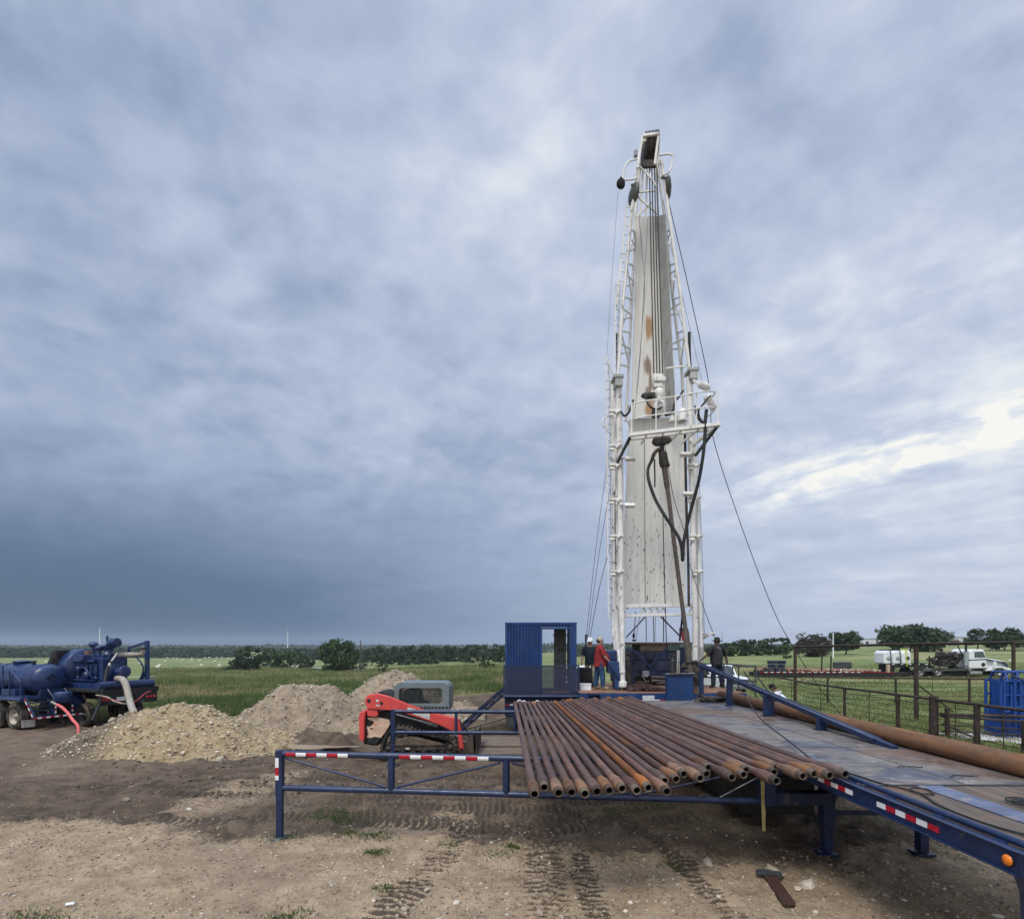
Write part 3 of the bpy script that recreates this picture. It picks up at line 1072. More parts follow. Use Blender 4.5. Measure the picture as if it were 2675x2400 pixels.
def blades(name, pos, h, w, lean, mat, tone, rg, kind='stuff'):
    n = len(pos)
    ang = rg.uniform(0, 2 * math.pi, n)
    dx, dy = np.cos(ang), np.sin(ang)
    la = rg.uniform(0, 2 * math.pi, n)
    lx, ly = np.cos(la) * lean, np.sin(la) * lean
    hh = h * rg.uniform(.55, 1.25, n)
    ww = w * rg.uniform(.6, 1.3, n)
    b0 = pos - np.stack([dx * ww, dy * ww, np.full(n, .02)], -1)
    b1 = pos + np.stack([dx * ww, dy * ww, np.full(n, -.02)], -1)
    m0 = pos + np.stack([-dx * ww * .7 + lx * hh * .35, -dy * ww * .7 + ly * hh * .35, hh * .6], -1)
    m1 = pos + np.stack([dx * ww * .7 + lx * hh * .35, dy * ww * .7 + ly * hh * .35, hh * .6], -1)
    tp = pos + np.stack([lx * hh, ly * hh, hh], -1)
    v = np.stack([b0, b1, m1, m0, tp], 1).reshape(-1, 3)
    i = np.arange(n) * 5
    f = np.concatenate([np.stack([i, i + 1, i + 2], -1), np.stack([i, i + 2, i + 3], -1), np.stack([i + 3, i + 2, i + 4], -1)])
    o = npmesh(name, v, f, mat, smooth=False)
    tones(o, np.tile(tone, 3))
    if kind:
        tag(o, kind=kind)
    return o


def spread_grass(name, px0, px1, d0, d1, n, h, w, mat, seed, lean=.35, keep=None, power=1.0):
    rg = np.random.default_rng(seed)
    d = d0 * (d1 / d0) ** (rg.uniform(0, 1, n) ** power)
    px = rg.uniform(px0, px1, n)
    x = (px - CX) / F * d
    _, _, gr = zones(x, d)
    pt = fbm(x * .35, d * .35, 3, seed)
    ok = (gr > .45) & (pt > rg.uniform(-.9, .25, n))
    if keep is not None:
        ok &= keep(x, d)
    x, d, pt = x[ok], d[ok], pt[ok]
    z = gsurf(x, d)
    hloc = h * (1 + 1.3 * fbm(x * .45, d * .45, 4, seed + 5)) * (1 + .25 * np.clip((d - 30) / 30, 0, 1))
    tone = np.clip(.42 + fbm(x * .16, d * .16, 4, seed + 2) * 1.1 + rg.normal(0, .2, len(x)), 0, 1)
    return blades(name, np.stack([x, d, z], -1), hloc, w * (d / 28) ** .6, lean, mat, tone, rg)


g = spread_grass('rank_weeds', -150, 1330, 24.5, 75, 110000, .40, .016, M['grass_weed'], 71)
tag(g, 'tall green and yellowish weeds growing behind the gravel mounds', 'weeds')
g = spread_grass('pasture_grass', 1880, 2900, 15, 80, 90000, .14, .014, M['grass'], 72, .5)
tag(g, 'short green pasture grass inside the pipe fences', 'grass')
g = spread_grass('meadow_grass', 380, 1340, 60, 180, 60000, .45, .03, M['grass'], 73)
tag(g, 'long meadow grass sloping down to the road', 'grass')


def weed_clumps():
    """broad leaved weeds in clumps along the edge of the field"""
    rg = np.random.default_rng(76)
    m = 900
    d = 26 * (70 / 26) ** rg.uniform(0, 1, m)
    x = (rg.uniform(150, 1330, m) - CX) / F * d
    _, _, gr = zones(x, d)
    ok = (gr > .5) & (fbm(x * .12, d * .12, 3, 77) > rg.uniform(-.6, .3, m))
    x, d = x[ok], d[ok]
    R_ = rg.uniform(.25, .75, len(x))
    k = np.repeat(np.arange(len(x)), 46)
    n = len(k)
    dv = rg.normal(0, 1, (n, 3))
    dv /= np.linalg.norm(dv, axis=1, keepdims=True)
    p = np.stack([x, d, gsurf(x, d)], -1)[k] + dv * np.array([1.3, 1.3, .8]) * (R_[k] * rg.uniform(.3, 1, n))[:, None]
    p[:, 2] = np.maximum(p[:, 2], gsurf(p[:, 0], p[:, 1]) + .04)
    a1 = rg.normal(0, 1, (n, 3))
    a1 /= np.linalg.norm(a1, axis=1, keepdims=True)
    a2 = np.cross(a1, rg.normal(0, 1, (n, 3)))
    a2 /= np.linalg.norm(a2, axis=1, keepdims=True) + 1e-6
    s_ = rg.uniform(.04, .11, n)[:, None]
    v = np.stack([p - a1 * s_, p + a2 * s_ * .5, p + a1 * s_, p - a2 * s_ * .5], 1).reshape(-1, 3)
    i = np.arange(n) * 4
    o = npmesh('weed_clumps', v, np.stack([i, i + 1, i + 2, i + 3], -1), M['weed_leaf'], smooth=False)
    tones(o, np.clip(rg.uniform(0, .8, len(x))[k] + rg.normal(.05, .12, n), 0, 1))
    return o


tag(weed_clumps(), 'dark and brownish broad leaved weeds in clumps along the field edge', 'weeds', kind='stuff')


def tufts():
    """small tufts on the bare foreground"""
    rg = np.random.default_rng(74)
    P_ = []
    for (px, py, rad, n) in ((880, 2140, .42, 420), (905, 2178, .12, 60), (980, 2185, .2, 120), (978, 2225, .16, 120), (1340, 2222, .12, 90), (1005, 2320, .1, 60),
                             (1180, 2210, .16, 40), (70, 2395, .25, 150), (740, 2392, .22, 150), (1590, 2120, .5, 220), (1700, 2105, .5, 200), (1770, 2260, .2, 60), (1850, 2150, .5, 120),
                             (1290, 2240, .2, 40), (540, 2030, .3, 40), (745, 2190, .22, 90), (2300, 2130, .8, 260), (2480, 2200, .6, 200), (1600, 2240, .3, 30)):
        c = G(px, py)
        n = n * 2
        q = rg.normal(0, rad * .5, (n, 2))
        x, y = c.x + q[:, 0] * 1.5, c.y + q[:, 1]
        P_.append(np.stack([x, y, gsurf(x, y)], -1))
    P_ = np.concatenate(P_)
    tone = np.clip(rg.normal(.12, .15, len(P_)), 0, 1)
    return blades('grass_tufts', P_, np.full(len(P_), .05), .006, .9, M['grass_weed'], tone, rg)


tag(tufts(), 'small green grass tufts sprouting from the bare foreground soil', 'grass')

# stones ---------------------------------------------------------
_phi = (1 + 5 ** .5) / 2
ICO_V = np.array([(-1, _phi, 0), (1, _phi, 0), (-1, -_phi, 0), (1, -_phi, 0), (0, -1, _phi), (0, 1, _phi), (0, -1, -_phi), (0, 1, -_phi), (_phi, 0, -1), (_phi, 0, 1), (-_phi, 0, -1), (-_phi, 0, 1)]) / 1.9
ICO_F = np.array([(0, 11, 5), (0, 5, 1), (0, 1, 7), (0, 7, 10), (0, 10, 11), (1, 5, 9), (5, 11, 4), (11, 10, 2), (10, 7, 6), (7, 1, 8), (3, 9, 4), (3, 4, 2), (3, 2, 6), (3, 6, 8), (3, 8, 9), (4, 9, 5), (2, 4, 11), (6, 2, 10), (8, 6, 7), (9, 8, 1)])


def stones(name, pos, size, tone, mat, rg, parent=None, org=(0, 0, 0)):
    n = len(pos)
    v = ICO_V[None] * rg.uniform(.55, 1.25, (n, 12, 1))
    v = v * (size[:, None] * rg.uniform(.6, 1.3, (n, 3)) * np.array([1.1, 1.1, .85]))[:, None, :]
    a = rg.uniform(0, 2 * math.pi, n)
    ca, sa = np.cos(a)[:, None], np.sin(a)[:, None]
    x = v[..., 0] * ca - v[..., 1] * sa
    y = v[..., 0] * sa + v[..., 1] * ca
    v = np.stack([x, y, v[..., 2]], -1) + pos[:, None, :]
    f = (ICO_F[None] + (np.arange(n) * 12)[:, None, None]).reshape(-1, 3)
    o = npmesh(name, v.reshape(-1, 3), f, mat, parent=parent, org=org, smooth=False)
    tones(o, np.repeat(tone, 20))
    return o


def scatter_pebbles():
    rg = np.random.default_rng(81)
    n = 17000
    d = 4.3 * (17 / 4.3) ** rg.uniform(0, 1, n)
    x = (rg.uniform(-250, 2750, n) - CX) / F * d
    mud, red, gr = zones(x, d)
    ok = (gr < .3) & (rg.uniform(0, 1, n) > mud * .72) & (fbm(x * .7, d * .7, 3, 82) > rg.uniform(-.75, .45, n))
    x, d, mud = x[ok], d[ok], mud[ok]
    sz = .008 + .045 * rg.power(.22, len(x)) * .75 + .008
    sz = np.where(rg.uniform(0, 1, len(x)) < .975, sz * .6, sz * 1.3)
    z = gsurf(x, d) + sz * .2
    tone = np.clip(rg.normal(.45, .26, len(x)) - mud * .22, 0, 1)
    return stones('pebbles', np.stack([x, d, z], -1), sz, tone, M['stone'], rg)


tag(scatter_pebbles(), 'pale limestone pebbles strewn over the bare ground', 'pebbles', kind='stuff')

# mud clods churned up round the loader
def clods():
    rg = np.random.default_rng(83)
    n = 2600
    x = rg.uniform(-12, 3, n)
    y = rg.uniform(11, 21.5, n)
    ok = fbm(x * .5, y * .5, 3, 84) > rg.uniform(-.4, .5, n)
    x, y = x[ok], y[ok]
    sz = .02 + .09 * rg.power(.3, len(x)) * .6
    return stones('mud_clods', np.stack([x, y, gsurf(x, y) + sz * .15], -1), sz, np.clip(rg.normal(.3, .2, len(x)), 0, 1), M['clod'], rg)




def crumbs():
    rg = np.random.default_rng(85)
    n = 45000
    d = 4.4 * (15 / 4.4) ** rg.uniform(0, 1, n)
    x = (rg.uniform(-250, 2750, n) - CX) / F * d
    mud, red, gr = zones(x, d)
    ok = (gr < .3) & (fbm(x * .9, d * .9, 4, 86) > rg.uniform(-.5, .5, n))
    x, d, mud = x[ok], d[ok], mud[ok]
    sz = .004 + .020 * rg.power(.22, len(x)) * .8
    return stones('soil_crumbs', np.stack([x, d, gsurf(x, d) + sz * .2], -1), sz, np.clip(rg.normal(.5, .3, len(x)) - mud * .3, 0, 1), M['crumb'], rg)


M['crumb'] = leaf_mat('soil_crumb', (.10, .075, .052), (.22, .165, .115), (.42, .33, .235), 0.0)
M['clod'] = leaf_mat('mud_clod', (.075, .056, .042), (.135, .10, .074), (.24, .18, .13), 0.0)
tag(crumbs(), 'small brown crumbs of soil covering the bare yard', 'soil crumbs', kind='stuff')
tag(clods(), 'dark mud clods churned up around the track loader', 'mud clods', kind='stuff')
for (px, py, s_, tn, lab) in ((2020, 2283, .10, .5, 'pale broken stone lying at the head of the rusty plate'), (2108, 2318, .085, .8, 'flat white stone beside the rusty plate'),
                              (1850, 2257, .11, .45, 'brown grey slab of stone in the foreground ruts'), (2085, 2325, .06, .75, 'small pale stone next to the flat white one'), (575, 1990, .10, .6, 'lone pale slab lying below the front gravel mound')):
    c = hit(px, py)
    rg = np.random.default_rng(int(px))
    o = stones('loose_stone', np.array([[c.x, c.y, c.z + s_ * .2]]), np.array([s_]), np.array([tn]), M['stone'], rg, org=(c.x, c.y, c.z))
    tag(o, lab, 'stone')
c = hit(182, 2368)
mb = MB()
mb.box((c.x, c.y, c.z + .02), (.085, .05, .012), (.15, .1, .6))
tag(mb.build('paper_scrap', M['white_tape'], org=c), 'small white scrap of paper on the foreground soil', 'litter')

# ---------------------------------------------------------------- mounds
def mound(name, label, cx, cy, hx, hy, H, seed, tan, n_st, lumps=()):
    nx = 150
    u = np.linspace(-1.25, 1.25, nx)
    X, Y = np.meshgrid(u, u)
    wx, wy = cx + X * hx, cy + Y * hy
    ang = np.arctan2(Y, X)
    rad = np.hypot(X, Y) * (1 - .17 * fbm(np.cos(ang) * 1.4 + seed, np.sin(ang) * 1.4, 3, seed))
    h = H * np.clip(1 - rad, -.2, 1)
    h = H * (np.clip(1 - rad, 0, 1) ** .92) * (1 - .16 * np.exp(-(rad / .22) ** 2))
    for lx, ly, lr, lh in lumps:
        h = np.maximum(h, lh * np.clip(1 - np.hypot(wx - lx, wy - ly) / lr, 0, 1))
    h = h + (fbm(wx * 1.0, wy * 1.0, 4, seed + 1) * .20 + fbm(wx * 4.5, wy * 4.5, 3, seed + 2) * .13 + fbm(wx * 11, wy * 11, 2, seed + 4) * .05) * np.clip(h / (H * .18), 0, 1)
    z = gsurf(wx.ravel(), wy.ravel()).reshape(X.shape) - .10 + np.where(h > 0, h + .05, 0)
    I = np.arange(nx * nx).reshape(nx, nx)
    f = np.stack([I[:-1, :-1], I[:-1, 1:], I[1:, 1:], I[1:, :-1]], -1).reshape(-1, 4)
    org = (cx, cy, gz(cx, cy))
    o = npmesh(name, np.stack([wx.ravel(), wy.ravel(), z.ravel()], -1), f, tan, org=org)
    tag(o, label, 'gravel pile', 'piles of dug-out gravel')
    rg = np.random.default_rng(seed + 3)
    ii = rg.integers(0, nx * nx, n_st * 3)
    hh = h.ravel()[ii]
    ii = ii[(hh > .02) | (rg.uniform(0, 1, len(ii)) < .3)][:n_st]
    p = np.stack([wx.ravel()[ii], wy.ravel()[ii], z.ravel()[ii]], -1)
    p[:, :2] += rg.normal(0, .06, (len(ii), 2))
    sz = .010 + .080 * rg.power(.15, len(ii)) * .6
    s_ = stones('stones', p + np.array([0, 0, .01]), sz, np.clip(rg.normal(.52, .26, len(ii)), 0, 1), M['stone'] if 'front' not in label else M['stone_y'], rg, parent=o, org=org)
    s_['kind'] = 'stuff'
    return o


def gravel_mat(name, a, b_, dark, side=None):
    m, nt, b = nodes_of(name)
    t = NT(nt)
    tc = nt.nodes.new('ShaderNodeTexCoord')
    c = tc.outputs['Object']
    col = t.mix(t.ramp(t.noise(c, 3, 6, .65), .3, .7), a, b_)
    col = t.mix(t.math('MULTIPLY', t.ramp(t.noise(c, 11, 6, .7), .52, .66), .65), col, dark)
    if side is not None:
        sp = nt.nodes.new('ShaderNodeSeparateXYZ')
        nt.links.new(c, sp.inputs[0])
        f = t.math('ADD', sp.outputs[0], t.math('MULTIPLY', t.math('SUBTRACT', t.noise(c, .9, 4), .5), 2.0))
        col = t.mix(t.ramp(f, side + .5, side - .5), col, t.mix(t.noise(c, 5, 5), (.10, .08, .06), (.22, .175, .13)))
    nt.links.new(col, b.inputs['Base Color'])
    b.inputs['Roughness'].default_value = .95
    b.inputs['Specular IOR Level'].default_value = .1
    t.bump(t.noise(c, 17, 6, .75), 1.0, .05, b)
    return m


M['stone_y'] = leaf_mat('yellowish_limestone_pieces', (.22, .175, .12), (.45, .375, .27), (.74, .66, .53), 0.0)
mound('gravel_mound', 'yellowish gravel mound at the front, brown earth on its left flank', -10.75, 17.2, 3.85, 2.35, 1.62, 201,
      gravel_mat('yellow_gravel', (.33, .25, .145), (.50, .39, .24), (.15, .11, .065), -1.1), 17000, ((-12.6, 17.0, 1.7, .62), (-7.9, 16.9, 1.2, .40)))
mound('gravel_mound', 'pinkish grey rubble mound directly behind the yellowish one', -8.1, 21.3, 3.35, 2.6, 2.42, 214,
      gravel_mat('pink_gravel', (.27, .213, .152), (.42, .338, .245), (.14, .107, .075)), 10000, ((-5.6, 20.2, 1.7, .75),))
mound('gravel_mound', 'rubble mound rising right behind the red track loader', -5.15, 23.2, 3.2, 2.6, 2.85, 227,
      gravel_mat('brown_gravel', (.27, .213, .152), (.42, .338, .245), (.13, .095, .065)), 9000, ((-2.6, 23.4, 1.9, .9),))

# spoil bank along the field edge and the muddy puddle
mb = MB()
pts = []
cpd = W(905, 1931, 17.2)
for k in range(28):
    a = 2 * math.pi * k / 28
    q = 1 + .25 * math.sin(3 * a + 1) + .12 * math.sin(7 * a)
    pts.append((-6.05 + 1.05 * q * math.cos(a), 16.55 + .33 * q * math.sin(a), .005))
mb.add(pts, [tuple(range(28))])
m, nt, b = nodes_of('muddy_water')
b.inputs['Base Color'].default_value = (.30, .245, .185, 1)
b.inputs['Roughness'].default_value = .12
tag(mb.build('puddle', m), kind='structure')

# ---------------------------------------------------------------- roads
def strip(name, pts, w, mat, lift=.06, k=10):
    P_ = smooth_path([Vector((p[0], p[1], 0)) for p in pts], k)
    mb = MB()
    vs = []
    for i, p in enumerate(P_):
        tg = (P_[min(i + 1, len(P_) - 1)] - P_[max(i - 1, 0)]).normalized()
        nrm_ = Vector((-tg.y, tg.x, 0)) * (w / 2)
        for s_ in (-1, 1):
            q = p + nrm_ * s_
            vs.append((q.x, q.y, gs(q.x, q.y) + lift))
    mb.add(vs, [(2 * i, 2 * i + 1, 2 * i + 3, 2 * i + 2) for i in range(len(P_) - 1)], True)
    return mb.build(name, mat)


r0 = hit(700, 1735)
r1 = hit(770, 1743)
r2 = hit(850, 1749)
tag(strip('road', [(r0.x - 26, r0.y + 34), (r0.x, r0.y), (r1.x, r1.y), (r2.x, r2.y), (r2.x + 22, r2.y - 3)], 4.2, M['road_blue'], .35), kind='structure')
r0, r1, r2 = hit(596, 1700), hit(622, 1710), hit(652, 1722)
tag(strip('road', [(r0.x, r0.y), (r1.x, r1.y), (r2.x, r2.y)], 9, M['road'], .9), kind='structure')
r0, r1 = hit(335, 1773), hit(500, 1766)
tag(strip('path', [(r0.x - 6, r0.y), (r0.x, r0.y), (r1.x, r1.y), (r1.x + 16, r1.y + 4)], 1.5, M['road'], .32), kind='structure')
# ---------------------------------------------------------------- trees
def crown_cards(rg, h, w, n, card, base=.22, clumps=26, flat=1.0):
    """leaf cards gathered in clumps through the crown's volume"""
    cs, rs, tn = [], [], []
    for i in range(clumps):
        a = rg.uniform(0, 2 * math.pi)
        zz = rg.uniform(base, .93)
        prof = math.sqrt(max(0.03, 1 - ((zz - .52) / .52) ** 2)) * flat
        q = rg.uniform(.15, 1.15) ** .55
        cs.append((math.cos(a) * w / 2 * prof * q * .82, math.sin(a) * w / 2 * prof * q * .82, h * zz))
        rs.append(rg.uniform(.05, .17) * w)
        tn.append(rg.uniform(.05, .8))
    cs, rs, tn = np.array(cs), np.array(rs), np.array(tn)
    k = rg.integers(0, clumps, n)
    dv = rg.normal(0, 1, (n, 3))
    dv /= np.linalg.norm(dv, axis=1, keepdims=True)
    p = cs[k] + dv * (rs[k] * rg.uniform(.35, 1.1, n) ** .8)[:, None] * np.array([1, 1, .8])
    p[:, 2] = np.maximum(p[:, 2], h * .06)
    a1 = rg.normal(0, 1, (n, 3))
    a1 /= np.linalg.norm(a1, axis=1, keepdims=True)
    a2 = np.cross(a1, rg.normal(0, 1, (n, 3)))
    a2 /= np.linalg.norm(a2, axis=1, keepdims=True) + 1e-6
    s_ = (card * rg.uniform(.5, 1.3, n))[:, None]
    v = np.stack([p - a1 * s_, p + a2 * s_ * .55, p + a1 * s_, p - a2 * s_ * .55], 1).reshape(-1, 3)
    i = np.arange(n) * 4
    f = np.stack([i, i + 1, i + 2, i + 3], -1)
    tone = np.clip(tn[k] * .8 + rg.normal(.08, .12, n), 0, 1)
    return v, f, tone


def make_tree(name, label, cat, px, d, top, wpx, kind='leaf_dark', n=1500, seed=0, group=None, base=.2, clumps=26, trunk=True, flat=1.0, card=None):
    g_ = GP(px, d)
    g_.z = gs(g_.x, g_.y)
    h = max(1.0, EYE - (top - CY) / F * d - g_.z)
    w = wpx / F * d
    rg = np.random.default_rng(seed + int(px) + int(d))
    root = thing(name, label, cat, g_, group=group)
    n = int(n * 1.9)
    v, f, tn = crown_cards(rg, h, w, n, card or max(.16, w * .036), base, int(clumps * 1.5), flat)
    o = npmesh('crown', v + np.array(g_), f, M[kind], parent=root, org=g_, smooth=False)
    tones(o, tn)
    if trunk:
        mb = MB()
        r0 = max(.10, h * .028)
        mb.tube([g_ + Vector((0, 0, -.2)), g_ + Vector((.04 * w, 0, h * .25)), g_ + Vector((.02 * w, .02 * w, h * .6))], [r0 * 1.3, r0, r0 * .5], 7)
        for k in range(5):
            a = rg.uniform(0, 6.28)
            zz = h * rg.uniform(.2, .38)
            mb.tube([g_ + Vector((.03 * w, 0, zz)), g_ + Vector((math.cos(a) * w * .17, math.sin(a) * w * .17, zz + h * .16)),
                     g_ + Vector((math.cos(a) * w * .33, math.sin(a) * w * .33, zz + h * .32))], [r0 * .55, r0 * .4, r0 * .15], 5)
        mb.build('trunk', M['bark'], root)
    return root


make_tree('bushy_tree', 'dark rounded tree left of the curving road', 'tree', 652, 150, 1690, 82, n=2200, seed=1, base=.05, clumps=30)
make_tree('bushy_tree', 'low dark bush at the foot of the tree left of the road', 'bush', 610, 150, 1728, 60, n=900, seed=2, base=.0, trunk=False, clumps=14)
make_tree('bushy_tree', 'tree behind the road with a slightly pointed top', 'tree', 705, 185, 1694, 64, n=1300, seed=3, base=.05)
make_tree('bushy_tree', 'lower bushy tree between the pointed one and the big tree', 'tree', 748, 185, 1703, 70, 'leaf_mid', n=1300, seed=4, base=.05)
make_tree('bushy_tree', 'small shrubby tree just left of the big lone tree', 'tree', 795, 180, 1708, 66, n=1100, seed=5, base=.05)
make_tree('oak_tree', 'big lone green tree standing above the road by the utility pole', 'tree', 885, 150, 1672, 104, 'leaf_mid', n=3600, seed=6, base=.06, clumps=40)
make_tree('bushy_tree', 'dark tree half hidden right of the big lone tree', 'tree', 938, 175, 1700, 58, n=1100, seed=7, base=.05)
make_tree('bushy_tree', 'round dark shrub in front of the hedgerow wood', 'bush', 1000, 120, 1728, 34, n=500, seed=8, base=.0, trunk=False, clumps=12)
make_tree('bushy_tree', 'pale round shrub close to the blue cabin', 'bush', 1268, 110, 1722, 54, 'leaf_mid', n=700, seed=9, base=.0, trunk=False, clumps=14)
rg_ = random.Random(5)
for i in range(16):
    px = 968 + i * 24.5 + rg_.uniform(-5, 5)
    make_tree('hedgerow_tree', 'dark tree in the row of trees running left of the blue cabin', 'tree', px, rg_.uniform(205, 235), 1688 - i * .45 + rg_.uniform(-3, 4), rg_.uniform(40, 58),
              n=800, seed=30 + i, base=.03, clumps=18, group='trees of the row left of the blue cabin', card=.38)
# right-hand side
for i, (px, top, w) in enumerate(((1862, 1690, 40), (1900, 1676, 52), (1938, 1672, 56), (1975, 1668, 56), (2012, 1666, 50), (2040, 1664, 50))):
    make_tree('hedgerow_tree', 'dark tree in the row of trees behind the man in the black hat', 'tree', px, 120 + i * 3, top, w, n=900, seed=60 + i, base=.02, clumps=20,
              group='trees of the row behind the man in black', card=.25)
make_tree('bushy_tree', 'pale green bush standing left of the first tall gate post', 'bush', 2052, 105, 1676, 36, 'leaf_mid', n=600, seed=70, base=.0, clumps=14)
make_tree('bushy_tree', 'brownish bare looking thicket under the tall gate rail', 'thicket', 2125, 115, 1656, 100, 'leaf_dry', n=1800, seed=71, base=.0, trunk=False, clumps=30)
make_tree('oak_tree', 'dark spreading tree beside the white pole in the pasture', 'tree', 2208, 125, 1653, 92, n=2400, seed=72, base=.28, clumps=30)
make_tree('oak_tree', 'broad low oak standing above the white tanks', 'tree', 2375, 135, 1641, 158, n=3600, seed=73, base=.25, clumps=44, flat=1.1)
make_tree('oak_tree', 'small round oak left of the silos', 'tree', 2452, 150, 1642, 46, n=900, seed=74, base=.25, clumps=16)
make_tree('oak_tree', 'tall oak right of the sheds with a gap of sky on its left', 'tree', 2552, 140, 1640, 58, n=1700, seed=75, base=.22, clumps=24)
make_tree('oak_tree', 'wide oak at the far right behind the truck nose', 'tree', 2622, 138, 1645, 96, n=2400, seed=76, base=.24, clumps=30)
make_tree('oak_tree', 'oak cut by the right edge of the picture', 'tree', 2690, 142, 1650, 80, n=1500, seed=77, base=.24, clumps=22)


def woods(name, label, px0, px1, d0, d1, top, n, card, seed, kind='leaf_dark', rough=.35, hmin=.35):
    rg = np.random.default_rng(seed)
    px = rg.uniform(px0, px1, n)
    d = rg.uniform(d0, d1, n)
    x = (px - CX) / F * d
    zg = gsurf(x, d)
    ht = EYE - (top - CY) / F * d - zg
    lump = 1 + rough * fbm(x / (card * 8), d / (card * 8), 3, seed)
    ht = np.maximum(ht * lump, 1.5)
    p = np.stack([x, d, zg + ht * rg.uniform(0, 1, n) ** .75], -1)
    a1 = rg.normal(0, 1, (n, 3))
    a1 /= np.linalg.norm(a1, axis=1, keepdims=True)
    a2 = np.cross(a1, rg.normal(0, 1, (n, 3)))
    a2 /= np.linalg.norm(a2, axis=1, keepdims=True) + 1e-6
    s_ = (card * rg.uniform(.5, 1.3, n))[:, None]
    v = np.stack([p - a1 * s_, p + a2 * s_ * .7, p + a1 * s_, p - a2 * s_ * .7], 1).reshape(-1, 3)
    i = np.arange(n) * 4
    o = npmesh(name, v, np.stack([i, i + 1, i + 2, i + 3], -1), M[kind], smooth=False)
    tn = np.clip(.35 + fbm(x / (card * 5), d / (card * 5), 3, seed + 1) * .7 + rg.normal(0, .12, n), 0, 1)
    tones(o, tn)
    return tag(o, label, 'woods', kind='stuff')


woods('distant_woods', 'dark wood along the far edge of the hay field', -700, 640, 560, 680, 1694, 22000, 1.9, 301)
woods('distant_woods', 'faint wooded ridge on the left horizon', -900, 1330, 1500, 2300, 1687, 16000, 6, 302, rough=.5)
woods('distant_woods', 'wood in the valley between road and hedgerow', 690, 1330, 420, 520, 1697, 12000, 1.7, 303)
woods('distant_woods', 'faint wooded ridge behind the drilling rig', 1330, 3300, 900, 1500, 1684, 14000, 4, 304, rough=.5)
woods('distant_woods', 'low tree belt behind the pasture on the right', 1500, 2100, 300, 360, 1690, 6000, 1.0, 305)

# ---------------------------------------------------------------- hay bales
BALES = [(350, 372), (460, 367), (467, 384), (1062, 386), (1120, 352), (1195, 422), (1211, 404), (1253, 370), (1270, 347), (1315, 347), (1341, 346), (1385, 362), (1450, 344), (1452, 365),
         (1512, 367), (1525, 404), (1555, 343), (1584, 340), (1625, 372), (1638, 343), (1662, 409), (1680, 341), (1725, 347), (1775, 345), (1115, 420), (1100, 354)]
mb = MB()
mb.lathe((-.75, 0, .72), (1, 0, 0), [(0, 0), (.66, 0), (.75, .08), (.76, .75), (.75, 1.42), (.66, 1.5), (0, 1.5)], 18)
bale0 = None
for i, (zx, zy) in enumerate(BALES):
    p = hit(zx * .345, 1600 + zy * .345 + 1.5)
    if bale0 is None:
        o = bale0 = mb.build('hay_bale', M['bale'])
    else:
        o = bale0.copy()
        COL.objects.link(o)
    o.location = p
    o.rotation_euler = (0, 0, rnd.uniform(-.9, .9))
    s_ = .85
    o.scale = (s_, s_, s_)
    tag(o, 'pale round hay bale lying in the mown field beyond the weeds', 'hay bale', 'hay bales in the mown field')

# ---------------------------------------------------------------- poles
def pole(name, label, px, d, top, r, mat, cross=False, base=None):
    g_ = GP(px, d)
    g_.z = gs(g_.x, g_.y)
    zt = EYE - (top - CY) / F * d
    root = thing(name, label, 'pole', g_)
    mb = MB()
    mb.tube([g_ - Vector((0, 0, .3)), Vector((g_.x, g_.y, zt))], [r, r * .72], 8)
    mb.build('shaft', mat, root)
    if cross:
        mb = MB()
        mb.bar((g_.x - .8, g_.y, zt - .5), (g_.x + .8, g_.y, zt - .5), .12)
        for q in (-.7, 0, .7):
            mb.lathe((g_.x + q, g_.y, zt - .44), (0, 0, 1), [(.05, 0), (.07, .06), (.04, .16), (0, .18)], 8)
        mb.build('crossarm', mat, root)
    return root


pole('utility_pole', 'dark wooden utility pole right of the big lone tree', 941, 140, 1672, .17, M['bark'])
pole('radio_mast', 'thin white mast on the horizon behind the pump engine', 260, 900, 1640, .85, M['white_car'])
pole('radio_mast', 'thin white mast on the horizon above the road', 751, 900, 1648, .8, M['white_car'])
pole('utility_pole', 'white pole standing in front of the dark spreading tree', 2176, 105, 1652, .14, M['white_car'])
pole('utility_pole', 'faint grey pole on the skyline right of the mast', 1886, 420, 1648, .22, M['cable_pale'])
pole('utility_pole', 'faint grey pole on the skyline left of the broad oak', 2315, 500, 1646, .3, M['cable_pale'])


